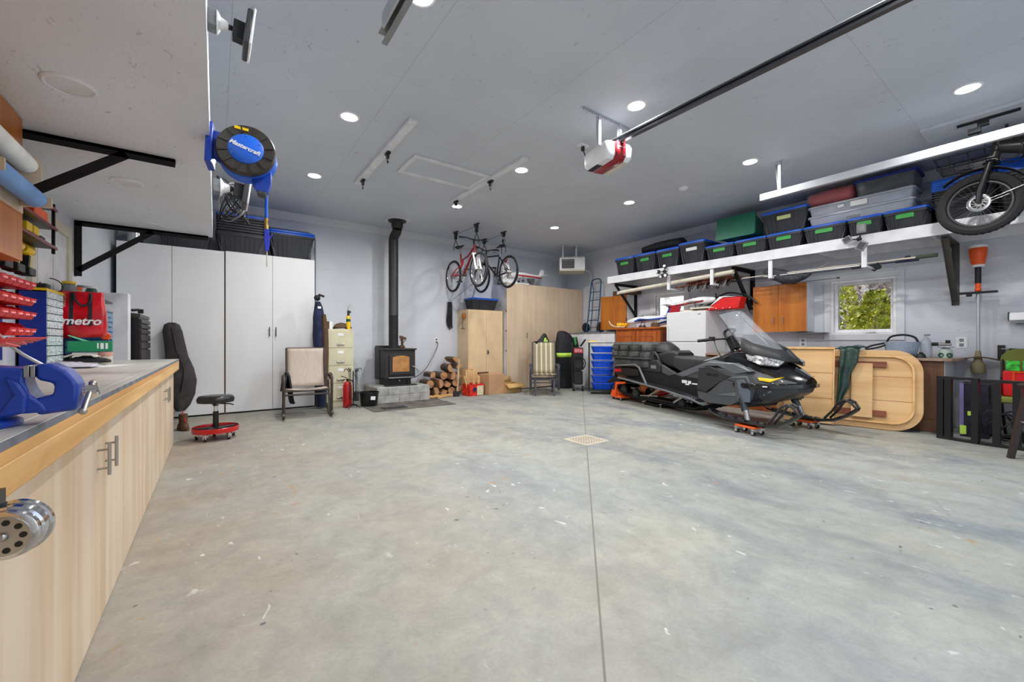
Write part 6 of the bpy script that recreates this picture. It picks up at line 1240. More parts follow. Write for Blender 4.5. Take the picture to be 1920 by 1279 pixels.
for a in range(4): x, y = .2*cos(a*pi/2+.5), .2*sin(a*pi/2+.5); MB().bar((x*1.15, y*1.15, 0), (x*.6, y*.6, .66), .04, .04).build('leg', mws_, t)
MB().lathe((0, 0, .66), (0, 0, 1), [(.16, 0), (.17, .015), (.17, .035), (.15, .045)], 28).build('seat', mws_, t); MB().torus((0, 0, .35), (0, 0, 1), .17, .012, 28, 6).build('foot_ring', M['steel'], t)
# ---- machines by the corner counter
t = thing('welder_cart', 'black and red pressure washer machine on small wheels by the corner counter', 'machine', (6.60, 6.62, 0), radians(-40)); MB().bx((0, 0, .72), (.22, .26, .5)).bx((0, 0, .3), (.2, .24, .3)).build('body', M['black'], t, bev=.02); MB().bx((.0, -.14, .9), (.2, .02, .1)).build('red_face', M['redp'], t, bev=.004); text('lettering', 'GTX', .075, M['white'], t, (.0, -.153, .9)); MB().torus((0, -.16, .62), (0, 1, 0), .15, .012, 30, 6).torus((0, -.15, .62), (0, 1, 0), .11, .01, 30, 6).build('hose', M['rubber'], t)
MB().bar((.05, -.1, 1.0), (.16, -.05, 1.15), .03, .03).bar((-.12, .1, .1), (-.12, .1, 1.1), .03, .03).build('handle', M['black'], t)
for x in (-.1, .1): MB().cyl((x-.02, -.05, .06), (x+.02, -.05, .06), .06).build('wheel', M['rubber'], t)
t = thing('crate_rack', 'black wheeled rack frame around the stack of blue bins', 'rack', (6.62, 6.02, 0), radians(-45)); k = M['blackm']
for x in (-.2, .36):
    for y in (-.16, .2): MB().box((x-.012, y-.012, .09), (x+.012, y+.012, 1.08)).build('post', k, t); MB().cyl((x, y-.015, .03), (x, y+.015, .03), .03).build('caster', M['grey'], t)
MB().box((-.23, -.19, .075), (.39, .23, .1)).build('base', k, t, bev=.004); MB().box((-.23, -.19, 1.07), (.39, .23, 1.085)).build('top_board', k, t, bev=.004)
bb = None
for i in range(6):
    z = .101+i*.155
    lab = 'blue plastic bin in the black wheeled rack, %s' % ['bottom one', 'second from the bottom', 'third from the bottom', 'fourth from the bottom', 'fifth from the bottom', 'top one'][i]
    if bb is None:
        bb = thing('blue_bin', lab, 'bin', (6.62, 6.02, z), radians(-45), 'blue bins in the wheeled rack')
        MB().loft([[(x, y, zz) for x, y in rrect(-.15+e, -.13+e, .31-e, .17-e, .07, 4)] for zz, e in ((0, .03), (.11, .0), (.112, -.012), (.135, -.012))]).build('bin', mat('cobalt bin', (20, 86, 220), .3, var=.15, scale=20), bb)
    else: again(bb, lab, (6.62, 6.02, z), radians(-45+(i*5 % 7-3)*2), (1-.012*(i % 3), 1, .95))
t = thing('papers', 'papers and a yellow pad lying on the wheeled rack top', 'papers', (6.62, 6.02, 1.086), radians(-30)); MB().box((-.25, -.12, 0), (.1, .12, .02)).build('sheets', M['paper'], t); MB().box((-.2, -.05, .02), (-.05, .08, .04)).build('pad', M['yellow'], t)
# ---------------------------------------------------------------- snowmobile (local x forward, near side is -y)
T = thing('snowmobile', 'black two-seat snowmobile with a cargo box parked on dollies in front of the refrigerator', 'snowmobile', (5.675, 2.21, 0), radians(-104))
sat = mat('satin grey bodywork', (74, 76, 80), .38, coat=.2); glo = mat('gloss black bodywork', (20, 21, 24), .14, coat=.6); mt_ = mat('matte charcoal bodywork', (46, 47, 49), .5); tun = mat('tunnel black', (38, 38, 41), .4, .3, var=.15, scale=12)
sv = mat('silver grey bodywork', (116, 120, 126), .3, .4)
def shell(st, name, m, par=T, bev=0, sm=30):
    """st rows: s, zb, (nl, zl), (nm, zm), (nu, zu), (nt, zt)"""
    rings = []
    for s, zb, lo, mi, up, tp in st:
        half = [(lo[0], lo[1]), mi, up, tp]
        rings.append([(s, 0, zb)]+[(s, n, z) for n, z in half]+[(s, 0, tp[1]+.012)]+[(s, -n, z) for n, z in reversed(half)])
    return MB().loft(rings).build(name, m, par, bev=bev, smooth=sm)
lower = [(-.88, .33, (.28, .33), (.38, .52), (.37, .7), (.3, .8)), (-.7, .25, (.34, .27), (.44, .5), (.44, .72), (.34, .85)), (-.35, .26, (.38, .28), (.47, .52), (.45, .74), (.3, .88)),
         (-.12, .31, (.34, .33), (.46, .55), (.42, .72), (.28, .84)), (.08, .38, (.27, .40), (.38, .56), (.35, .66), (.25, .76)), (.22, .44, (.2, .45), (.28, .56), (.27, .63), (.2, .7)), (.34, .5, (.12, .51), (.17, .57), (.16, .62), (.1, .655))]
shell(lower, 'lower_body', sat)
hood = [(-.88, .78, (.3, .79), (.3, .82), (.22, .85), (.1, .87)), (-.62, .84, (.34, .84), (.33, .88), (.24, .93), (.12, .96)), (-.4, .84, (.36, .83), (.34, .9), (.26, .96), (.14, 1.0)), (-.2, .8, (.36, .8), (.34, .87), (.25, .94), (.14, .96)),
        (.0, .74, (.33, .73), (.33, .79), (.25, .85), (.15, .88)), (.18, .66, (.27, .66), (.27, .71), (.2, .77), (.12, .8)), (.33, .62, (.16, .62), (.17, .66), (.12, .7), (.07, .72)), (.40, .6, (.09, .6), (.1, .63), (.07, .66), (.04, .68))]
shell(hood, 'hood', glo)
def plates(name, m, pts, n0, n1, par=T, bev=.004):
    """mirrored side plates; pts (s, z)"""
    for s_ in (-1, 1):
        b = MB(); b.prism(pts, s_*n0, s_*n1); b.build(name, m, par, bev=bev)
plates('side_panel', mt_, [(-.79, .74), (-.6, .77), (-.28, .66), (-.40, .61), (-.66, .43), (-.82, .44)], .43, .475)
plates('side_panel_lower', sat, [(-.82, .42), (-.66, .405), (-.40, .585), (-.2, .6), (-.16, .36), (-.3, .29), (-.66, .28), (-.8, .33)], .42, .468)
plates('side_accent', sv, [(-.52, .40), (-.2, .47), (-.2, .42)], .465, .476, bev=.002)
plates('upper_vent_panel', sv, [(-.78, .76), (-.66, .83), (-.25, .83), (-.02, .74), (-.24, .69), (-.5, .78)], .36, .45, bev=.01)
plates('front_shoulder', sat, [(-.34, .63), (-.25, .66), (-.05, .68), (.02, .55), (-.04, .36), (-.2, .35), (-.22, .6)], .40, .485, bev=.012)
plates('sky_lit_fairing', mat('sky-lit grey fairing', (104, 112, 126), .3, .2), [(-.18, .62), (-.08, .64), (.0, .5), (.0, .37), (-.12, .36)], .48, .494, bev=.003)  # grey bodywork with the blue of the sky painted into its colour
def skin(name, m, pts, th=.012):
    for s_ in (-1, 1): MB().add([(s, s_*n, z) for s, n, z in pts], [tuple(range(len(pts)))]).build(name, m, T, solid=th, bev=.002)
skin('yellow_accent', M['yellow'], [(.02, .385, .668), (.05, .392, .634), (.15, .345, .62), (.27, .265, .69), (.17, .325, .662)])
plates('nose_intake', glo, [(.1, .6), (.2, .62), (.33, .66), (.37, .62), (.3, .58)], .05, .16, bev=.01)
skin('headlight', mat('headlight lens', (206, 210, 220), .08, .6, var=.45, scale=40), [(-.2, .31, .94), (-.13, .365, .875), (.01, .345, .82), (.17, .235, .805), (.2, .17, .86), (-.02, .3, .92)], .03)
# matte visor above the lights
for s_ in (-1, 1):
    up = [(-.36, .21, 1.165), (-.16, .21, 1.075), (.04, .13, 1.01), (.1, 0, .985)]; dn = [(-.27, .30, .99), (-.1, .33, .93), (.14, .2, .865), (.24, 0, .85)]
    MB().loft([[(a[0], s_*a[1], a[2]), (c[0], s_*c[1], c[2])] for a, c in zip(up, dn)], caps=False, close=False).build('visor', mt_, T, solid=.02, smooth=60)
mws = mat('tinted windshield', (206, 212, 220), .03, alpha=.13, var=0)
def ws(u, v):     # u across, v up
    a = (u-.5)*2; w = .25-.05*v
    return (.13-.66*v-.26*a*a*(1-.3*v), a*w*(1.0+.25*(1-v)*abs(a)), .93+.60*v-.05*a*a)
MB().grid(ws, 14, 10).build('windshield', mws, T, solid=.005, smooth=80)
b = MB(); b.tube([ws(0, v/8) for v in range(9)], .006, 5).tube([ws(1, v/8) for v in range(9)], .006, 5).tube([ws(u/10, 1) for u in range(11)], .006, 5).tube([ws(.5, v/8) for v in range(2)], .02, 6)
b.build('windshield_edge', mt_, T)
b = MB(); b.grid(lambda u, v: (-.16-.25*v+.01, -.12+.24*u, .98+.2*v), 4, 4); b.build('gauge_pod', mt_, T, solid=.04)
# steering
MB().tube([(-.55, 0, .9), (-.68, 0, 1.08), (-.7, 0, 1.12)], .03, 8).bx((-.64, 0, 1.08), (.1, .1, .2), (0, -.5, 0)).build('riser', M['black'], T, bev=.01)
MB().tube(spline([(-.86, -.38, 1.11), (-.78, -.26, 1.13), (-.7, -.12, 1.14), (-.7, .12, 1.14), (-.78, .26, 1.13), (-.86, .38, 1.11)]), .013, 8).build('handlebar', M['blackm'], T)
for s_ in (-1, 1): g = MB().tube([(-.88, s_*.40, 1.11), (-.79, s_*.27, 1.13)], .022).bx((-.77, s_*.25, 1.14), (.06, .06, .06)).build('grip', M['rubber'], T, bev=.004); MB().tube([(-.74, s_*.22, 1.14), (-.76, s_*.3, 1.13), (-.84, s_*.36, 1.12)], .008, 6).build('lever', M['black'], g)
MB().tube(spline([(-.68, -.07, 1.14), (-.72, -.07, 1.22), (-.68, -.06, 1.27), (-.66, .06, 1.27), (-.70, .07, 1.22), (-.66, .07, 1.14)]), .017, 8).build('mountain_strap', M['black'], T)
MB().tube(spline([(-.78, -.2, 1.12), (-.7, -.24, 1.0), (-.68, -.2, .92)]), .006).build('tether_cord', M['dkgreen'], T)
b = MB(); b.prism([(-.95, .78), (-.85, .86), (-.62, .96), (-.5, 1.0), (-.42, .97), (-.5, .86), (-.8, .8)], -.14, .14); b.build('console', glo, T, bev=.02)
# seat
def seatsec(s, w, z0, z1, r_=.05): return [(s, y, z) for y, z in rrect(-w, z0, w, z1, min(r_, (z1-z0)*.4), 4)]
mseat = mat('black seat vinyl', (50, 51, 54), .45, bump=.25, bscale=300); mseat2 = mat('black seat side vinyl', (38, 38, 41), .5)
MB().loft([seatsec(*a) for a in ((-1.60, .18, .70, .90), (-1.5, .2, .66, .885), (-1.38, .2, .62, .875), (-1.2, .19, .645, .872), (-1.02, .16, .72, .865), (-.86, .11, .79, .865))]).build('driver_seat', mseat, T, smooth=60)
MB().loft([seatsec(*a) for a in ((-2.02, .17, .78, .91), (-1.85, .19, .75, .925), (-1.68, .2, .70, .955), (-1.58, .19, .68, .965), (-1.5, .17, .67, .93))]).build('passenger_seat', mseat2, T, smooth=60)
MB().loft([[(s, w*cos(a)*.17, .93+h_*max(0, sin(a))) for a in [i*pi/12 for i in range(13)]] for s, w, h_ in ((-2.06, .9, .12), (-1.98, 1, .165), (-1.86, 1, .165), (-1.77, .9, .11), (-1.72, .7, .03))]).build('backrest', mseat, T, smooth=60)
for s_ in (-1, 1): MB().tube(spline([(-2.1, s_*.22, .9), (-1.95, s_*.24, .93), (-1.86, s_*.24, .86), (-1.84, s_*.22, .72), (-1.95, s_*.22, .7)]), .014, 8).build('grab_handle', M['dgrey'], T)
# tunnel, side covers, running boards
b = MB(); b.prism([(-2.85, .64), (-2.1, .66), (-1.35, .6), (-.85, .55), (-.85, .27), (-1.4, .345), (-2.0, .405), (-2.65, .46), (-2.9, .52)], -.235, .235); b.build('tunnel', tun, T, bev=.006)
plates('side_cover', mt_, [(-2.2, .6), (-2.18, .74), (-2.1, .8), (-1.86, .8), (-1.78, .72), (-1.78, .6)], .18, .255, bev=.012)
plates('triangle_cover', sat, [(-1.76, .73), (-1.44, .6), (-1.6, .56), (-1.76, .6)], .2, .25, bev=.006)
plates('frame_rail', sv, [(-1.5, .585), (-.92, .8), (-.84, .8), (-.84, .74), (-1.32, .56)], .19, .235, bev=.004)
plates('lower_cover', sat, [(-1.3, .58), (-.98, .72), (-.84, .72), (-.84, .5), (-1.2, .53)], .18, .225, bev=.004)
MB().box((-1.34, -.2375, .475), (-1.24, -.235, .52)).box((-1.22, -.2375, .47), (-1.16, -.235, .515)).box((-1.14, -.2375, .47), (-1.04, -.235, .49)).box((-1.27, -.2375, .45), (-1.2, -.235, .47)).build('warning_sticker', M['white'], T)
MB().box((-2.0, -.262, .655), (-1.88, -.256, .71)).build('side_sticker', M['grey'], T)
text('lettering', '900 ACE', .05, mat('dark print', (28, 28, 30), .4), T, (-.56, -.478, .66), ext=.001)
for s_ in (-1, 1):
    b = MB(); pl_ = [(-2.66, .455), (-1.95, .395), (-1.45, .345), (-1.0, .29), (-.8, .24), (-.68, .27)]
    b.loft([[(s, s_*.23, z), (s, s_*.43, z-.01), (s, s_*.43, z+.012), (s, s_*.23, z+.012)] for s, z in pl_]); b.build('running_board', tun, T)
    MB().tube([(s, s_*.435, z) for s, z in pl_], .016, 8).build('board_edge', sv, T)
    b = MB()
    for i in range(16): s = -1.75+i*.055; b.bx((s, s_*.36, .385-(s+1.95)*.105+.012), (.02, .1, .014))
    b.build('grip_teeth', M['alum'], T)
    MB().tube([(-2.93, s_*.3, .64), (-2.86, s_*.345, .66), (-2.3, s_*.345, .70), (-2.2, s_*.345, .66), (-1.95, s_*.40, .40)], .018, 8).build('rear_grab_rail', sv, T)
MB().tube([(-2.93, -.3, .64), (-2.97, -.2, .64), (-2.97, .2, .64), (-2.93, .3, .64)], .018, 8).build('rear_bumper', sv, T)
MB().loft([[(s, -w, z), (s, w, z), (s, w, z+.01), (s, -w, z+.01)] for s, w, z in ((-2.62, .26, .45), (-3.0, .28, .42), (-3.22, .26, .34), (-3.28, .24, .3))]).build('snow_flap', mt_, T)
b = MB(); b.prism([(-3.0, .5), (-2.95, .62), (-2.5, .64), (-2.3, .62), (-2.3, .5), (-2.7, .47)], -.285, .285); b.build('rear_panel', tun, T, bev=.01)
for s_ in (-1, 1): MB().bx((-2.87, s_*.287, .57), (.2, .012, .055), (0, -.05, 0)).bx((-3.0, s_*.18, .56), (.012, .18, .05)).build('tail_light', M['red'], T, bev=.006)
# cargo box
mc = mat('dusty black cargo box', (74, 74, 74), .6, var=.3, scale=7, bump=.3)
def cb(name, z0, z1, k, m=mc):
    return MB().loft([[(x, y, z) for x, y in rrect(-3.04+e, -.33+e, -2.02-e, .33-e, .09, 5)] for z, e in ((z0, k+.012), (z0+.015, k), (z1-.015, k), (z1, k+.012))]).build(name, m, T, smooth=50)
cb('cargo_box_lower', .655, .80, .03); cb('cargo_box_middle', .80, .94, .012); l = cb('cargo_box_lid', .94, 1.05, .0)
MB().loft([[(x, y, z) for x, y in rrect(-3.04+e, -.33+e, -2.02-e, .33-e, .12, 5)] for z, e in ((1.05, .0), (1.085, .03), (1.10, .1))]).build('lid_crown', mc, T, smooth=60)
MB().loft([[(x, y, z) for x, y in rrect(-3.05+e, -.34+e, -2.01-e, .34-e, .1, 5)] for z, e in ((.80, 0), (.825, 0))]).build('belt_rib', M['dgrey'], T, bev=.004)
for s_ in (-1, 1):
    for x in (-2.9, -2.62, -2.3): MB().bx((x, s_*.328, .89), (.16, .03, .08)).build('molded_panel', mc, T, bev=.01); MB().bx((x+.13, s_*.34, .99), (.035, .02, .09)).build('latch', M['black'], T, bev=.004)
# track
zt, zb_ = .30, .055
loop = [(-1.1, .33), (-2.0, .36), (-2.8, .33)]+[(-2.87+.125*cos(a), .225+.125*sin(a)) for a in [pi/2+i*pi/8 for i in range(1, 6)]]+[(-2.55, .098), (-1.35, .085), (-1.15, .095), (-.85, .2), (-.72, .27), (-.7, .34), (-.8, .38)]
mtr = mat('track rubber', (26, 26, 28), .75, var=.2, scale=14)
b = MB(); b.loft([[(x, -.19, z), (x, .19, z), (x+.0, .19, z+.02), (x, -.19, z+.02)] for x, z in loop], loop=True, caps=False); tk = b.build('track', mtr, T)
b = MB(); P_ = [V((x, 0, z)) for x, z in loop]; cen = V((-1.8, 0, .2)); acc = 0
for i in range(len(P_)):
    a, c = P_[i], P_[(i+1) % len(P_)]; n_ = max(1, int((c-a).length/.065)); d_ = (c-a).normalized(); nn = V((d_.z, 0, -d_.x)); 
    if nn.dot((a+c)/2-cen) < 0: nn = -nn
    for k in range(n_):
        p = a.lerp(c, k/n_)+V((0, 0, .01))+nn*.018; b.bx(tuple(p), (.016, .37, .03), (0, -math.atan2(nn.x, nn.z)*-1, 0))
b.build('track_lugs', mtr, tk)['kind'] = 'stuff'
for x, z, r_ in ((-2.87, .2, .1), (-2.52, .17, .095), (-1.42, .14, .075), (-2.1, .3, .05)):
    for s_ in (-1, 1): w = MB().cyl((x, s_*.13, z), (x, s_*.165, z), r_).build('idler_wheel', M['rubber'], T, bev=.006); MB().cyl((x, s_*.16, z), (x, s_*.17, z), r_*.7).torus((x, s_*.168, z), (0, 1, 0), r_*.45, .008, 20, 5).build('wheel_hub', M['dgrey'], w)
for s_ in (-1, 1):
    MB().prism([(-2.75, .09), (-2.7, .15), (-1.5, .125), (-1.15, .09), (-1.3, .075)], s_*.09, s_*.13).build('slide_rail', M['dgrey'], T)
    MB().bar((-2.2, s_*.15, .16), (-1.75, s_*.17, .38), .02, .03).bar((-1.6, s_*.15, .13), (-1.25, s_*.17, .33), .02, .03).bar((-2.4, s_*.15, .15), (-1.95, s_*.16, .19), .015, .02).build('suspension_arm', M['steel'], T)
MB().cyl((-2.1, 0, .2), (-1.6, 0, .34), .035).build('shock', M['redp'], T); MB().cyl((-2.75, -.05, .24), (-2.55, -.05, .24), .045).build('rear_tube', M['steel'], T)
# skis and front legs
for s_ in (-1, 1):
    y0 = s_*.5
    ctr = [(-.56, .215), (-.48, .17), (-.3, .145), (0, .128), (.2, .13), (.36, .16), (.5, .235), (.60, .32)]
    sk = MB().loft([[(x, y0-w, z), (x, y0-w*.5, z-.022), (x, y0+w*.5, z-.022), (x, y0+w, z), (x, y0+w, z+.016), (x, y0, z+.006), (x, y0-w, z+.016)] for (x, z), w in zip(ctr, (.04, .065, .07, .072, .072, .068, .055, .04))]).build('ski', glo, T, smooth=50)
    for q in (-.055, .055): MB().tube([(.60, y0+q*.5, .325), (.545, y0+q*.8, .395), (.49, y0+q, .415), (.42, y0+q, .375), (.36, y0+q, .27), (.27, y0+q, .165)], .014, 8).build('ski_loop', mt_, sk)
    MB().bar((.545, y0-.045, .395), (.545, y0+.045, .395), .03, .02).build('ski_loop_bar', mt_, sk)
    b = MB()
    for i in range(9): b.bx((-.42+i*.07, y0+.02*(-1)**i, .165-.004*i), (.05, .06, .03), (0, .3*(-1)**i, .2))
    b.build('snow_grime', M['dgrey'], sk)
    lg = MB().bar((-.2, s_*.42, .60), (-.12, s_*.45, .36), .09, .1).build('spindle_cover', sat, T, bev=.012); MB().tube([(-.13, s_*.455, .4), (-.07, s_*.48, .26)], [.045, .04], 14).build('spindle', mat('dark steel spindle', (60, 66, 76), .3, .6), lg); MB().tube([(-.075, s_*.475, .29), (-.02, s_*.5, .15)], [.034, .03], 14).build('spindle_foot', M['steel'], lg)
    MB().bar((-.12, s_*.44, .4), (-.1, s_*.15, .42), .03, .025).bar((-.02, s_*.45, .36), (.02, s_*.15, .42), .03, .025).build('control_arm', M['blackm'], T)
bp = spline([(-.24, -.47, .565), (.0, -.5, .57), (.18, -.41, .575), (.33, -.2, .585), (.38, 0, .59), (.33, .2, .585), (.18, .41, .575), (.0, .5, .57), (-.24, .47, .565)], 4)
MB().loft([[p+V((dx, 0, dz)) for dx, dz in ((0, -.032), (.035, -.022), (.035, .02), (0, .03), (-.02, .0))] for p in bp]).build('front_bumper', glo, T, smooth=50)
MB().bx((.14, -.462, .575), (.1, .004, .014), (0, 0, .42)).build('bumper_decal', M['white'], T)
b = MB(); b.prism([(-.75, .27), (-.2, .27), (-.15, .33), (-.7, .36)], -.25, .25); b.build('belly_pan', mt_, T)
# dollies
def dolly(label, x, y, z, wdt, ln, col, rz=radians(-104)):
    fx, fy = -sin(radians(14)), -cos(radians(14)); lx, ly = fy*-1, fx   # left of forward = (.970, -.242)
    p = V((5.675, 2.21, 0))+V((fx, fy, 0))*x+V((-fy, fx, 0))*y
    t = thing('snowmobile_dolly', label, 'dolly', tuple(p), rz, 'dollies under the snowmobile')
    MB().box((-ln/2, -wdt/2, z-.02), (ln/2, wdt/2, z)).build('platform', col, t, bev=.004)
    for a in (-1, 1):
        for c_ in (-1, 1):
            f = MB().bx((a*ln*.42, c_*wdt*.42, z-.035), (.035, .04, .03)).bx((a*ln*.42, c_*wdt*.42-.018, .04), (.03, .004, .05)).bx((a*ln*.42, c_*wdt*.42+.018, .04), (.03, .004, .05)).build('caster', M['chrome'], t); MB().cyl((a*ln*.42, c_*wdt*.42-.012, .026), (a*ln*.42, c_*wdt*.42+.012, .026), .026).build('wheel', M['rubber'], f)
    return t
dolly('red caster dolly under the nearer ski of the snowmobile', .0, -.5, .098, .17, .26, M['orange']); dolly('red caster dolly under the farther ski, beside the table leaf', .0, .5, .098, .17, .26, M['orange'])
t = dolly('orange ramped caster dolly under the rear of the snowmobile track', -2.98, -.0, .07, .52, .3, M['orange'])
for s_ in (-.22, -.1, .1, .22): MB().prism([(-.2, .07), (.12, .07), (.02, .1), (-.14, .19)], s_-.015, s_+.015).build('ramp_rib', M['orange'], t, bev=.003)
MB().prism([(-.05, .07), (.0, .07), (.04, .3), (.3, .335), (.3, .37), (.0, .345)], -.262, -.245).build('side_bracket', M['orange'], t); MB().prism([(-.05, .07), (.0, .07), (.04, .3), (.3, .335), (.3, .37), (.0, .345)], .245, .262).build('side_bracket', M['orange'], t)
dolly('low black caster dolly under the middle of the snowmobile track', -2.1, 0, .045, .34, .5, M['blackm'])
# ---------------------------------------------------------------- ceiling things
t = thing('door_opener', 'white and dark red garage door opener hanging from the ceiling', 'door opener', (3.33, 2.9, 3.03), radians(-12)); t.scale = (1, 1, .74)
body = [(x, y) for x, y in rrect(-.17, -.2, .17, .22, .05, 4)]
MB().loft([[(x*k, y*k, z) for x, y in body] for z, k in ((-.13, .82), (-.08, .98), (.06, 1), (.1, .93))]).build('housing', M['white'], t, smooth=35)
mdr = mat('dark red opener band', (150, 26, 38), .3)
MB().loft([[(x, y, z) for x in (-.062, .062)] for y, z in ((-.205, .095), (-.208, -.08), (-.165, -.134), (.18, -.134))], caps=False, close=False).build('red_band', mdr, t, solid=.008)
MB().box((.075, -.15, -.137), (.135, .16, -.131)).build('light_lens', M['skin'], t, bev=.002); MB().box((-.14, .0, -.137), (-.075, .17, -.131)).build('control_panel', M['black'], t)
text('lettering', 'LiftMaster', .022, M['white'], t, (0, -.2145, .03))
MB().box((-.03, -.19, .1), (.03, .15, .13)).build('rail_mount', M['dgrey'], t)
t = thing('opener_rail', 'dark steel opener rail running from the opener toward the garage door', 'rail', (3.3, 2.84, 3.125)); MB().box((-.022, -3.2, -.02), (.022, .0, .0)).box((-.022, -3.2, .02), (.022, 0, .035)).box((-.004, -3.2, 0), (.004, 0, .02)).build('rail', mat('dark steel', (92, 94, 100), .3, .8), t); MB().cyl((-.012, -3.2, .042), (-.012, .02, .042), .005, n=6).cyl((.012, -3.2, .042), (.012, .02, .042), .005, n=6).build('chain', M['alum'], t)
def perf(b, p0, p1, w=.04):
    b.bar(p0, p1, w, .003)
    return b
t = thing('opener_bracket', 'perforated galvanized angle brackets holding the opener to the ceiling', 'bracket', (3.25, 2.85, ZC))
mpf = mat('perforated zinc', (196, 200, 210), .5, 0, var=.02)
b = MB(); b.box((-.36, -.018, -.035), (.37, -.015, 0)).box((-.36, -.018, -.003), (.37, .02, 0)).build('cross_angle', mpf, t)
for x in (-.12, .2): MB().box((x-.018, -.02, -.31), (x+.018, -.017, 0)).box((x-.018, -.02, -.31), (x-.015, .015, 0)).build('drop_angle', mpf, t)
h = MB()
for i in range(24): h.bx((-.345+i*.03, -.0188, -.018), (.014, .001, .009))
for i in range(10):
    for x in (-.12, .2): h.bx((x, -.0208, -.05-i*.027), (.009, .001, .014))
h.build('perforations', M['dgrey'], t)['kind'] = 'stuff'
t = thing('ceiling_outlet', 'white ceiling outlet plate with the opener cord plugged in', 'outlet', (3.47, 3.4, ZC)); MB().box((-.07, -.04, -.01), (.07, .04, 0)).build('cover_plate', M['white'], t, bev=.002)
t = thing('power_cord', 'black cord from the ceiling outlet to the door opener', 'cord', (3.47, 3.4, ZC-.01)); MB().tube(spline([(0, 0, 0), (.0, -.02, -.08), (-.04, -.15, -.28), (-.1, -.3, -.36), (-.13, -.4, -.34)]), .006).bx((0, 0, -.03), (.03, .03, .05)).build('cord', M['black'], t)
t = thing('smoke_detector', 'small round white smoke detector on the ceiling near the shelf', 'smoke detector', (5.63, 3.46, ZC)); MB().lathe((0, 0, 0), (0, 0, -1), [(.07, 0), (.07, .02), (.05, .035), (.02, .038)], 28).build('body', M['white'], t)
def hframe2(nm, lab, y0, y1, x0, x1): pass
t = thing('attic_hatch', 'white rectangular trim frame of the attic hatch in the ceiling', 'hatch', (1.96, 4.75, ZC)); w, l_ = 1.1, .6; m_ = M['whitep']
for nm, lo, hi in (('trim', (0, 0, -.022), (w, .06, -.001)), ('trim', (0, l_-.06, -.022), (w, l_, -.001)), ('trim', (0, .06, -.022), (.06, l_-.06, -.001)), ('trim', (w-.06, .06, -.022), (w, l_-.06, -.001))): MB().box(lo, hi).build('trim', m_, t, bev=.003)
MB().box((.06, .06, -.004), (w-.06, l_-.06, -.001)).build('panel', m_ceil, t)
for i, (x, y0, y1) in enumerate(((1.6, 4.0, 6.06), (3.06, 4.02, 5.95))):
    t = thing('ceiling_board', 'white board screwed flat to the ceiling on the %s side of the attic hatch' % ['nearer left', 'far right'][i], 'board', (x, y0, ZC), 0, 'white boards beside the attic hatch'); MB().box((0, 0, -.035), (.09, y1-y0, 0)).build('board', m_, t, bev=.003)
def hook(label, x, y): 
    t = thing('storage_hook', label, 'hook', (x, y, ZC-.036), 0, 'black hoist hooks on the ceiling boards'); MB().box((-.02, -.05, -.025), (.02, .05, 0)).bx((0, 0, -.05), (.025, .05, .05), (.3, 0, 0)).build('block', M['black'], t); MB().tube([(0, 0, -.07), (0, .02, -.1), (0, 0, -.13), (0, -.02, -.11)], .006, 6).build('hook', M['black'], t); return t
hook('black hoist hook on the left ceiling board, nearer one', 1.66, 4.83); hook('black hoist hook on the left ceiling board, farther one', 1.66, 5.85); hook('black hoist hook on the right ceiling board, nearer one', 3.12, 4.84); hook('black hoist hook on the right ceiling board, farther one', 3.12, 5.86)
# garage door tracks
t = thing('door_track', 'white garage door track hanging along the ceiling on the right', 'track', (5.8, 2.46, 3.0)); MB().box((-.025, -3.0, .02), (.06, 0, .026)).box((-.03, -3.0, -.05), (-.024, 0, .026)).box((-.03, -3.0, -.056), (.02, 0, -.05)).build('track', mat('pale grey track', (160, 163, 170), .5), t); MB().box((-.02, -.24, .02), (.015, -.21, ZC-3.0)).build('hanger', M['alum'], t); MB().bar((.02, -.2, .03), (.1, -.14, ZC-3.0), .02, .004).build('brace', M['alum'], t)
t = thing('door_track', 'grey garage door track end cut off at the top of the photo', 'track', (.84, 2.56, 3.02)); MB().box((-.02, -3.1, .0), (.03, 0, .005)).box((.03, -3.1, -.05), (.036, 0, .005)).box((-.0, -3.1, -.055), (.036, 0, -.05)).build('track', mat('galvanized track', (150, 152, 156), .35, .7), t); MB().box((-.03, -.4, -.03), (-.015, -.1, .06)).build('side_plate', M['alum'], t); MB().bar((-.022, -.3, .05), (-.022, -.3, ZC-3.02), .03, .004).build('hanger', M['alum'], t)
t = thing('mounting_board', 'white painted board on the ceiling holding the electric bicycle hoist', 'board', (6.15, -.4, ZC)); MB().box((0, 0, -.035), (.42, 1.42, 0)).build('board', m_ceil, t, bev=.004)
t = thing('bike_hoist', 'black hoist bar on the ceiling board above the electric bicycle', 'hoist', (6.2, .6, ZC-.036)); MB().bx((.08, -.05, -.012), (.03, .42, .02), (0, 0, 0)).bx((.08, -.02, -.045), (.04, .08, .06)).bx((.09, .04, -.1), (.05, .09, .05)).build('bar', M['black'], t); MB().tube([(.09, .02, -.12), (.12, .0, -.2), (.2, -.05, -.3)], .006, 6).build('rope', M['black'], t)
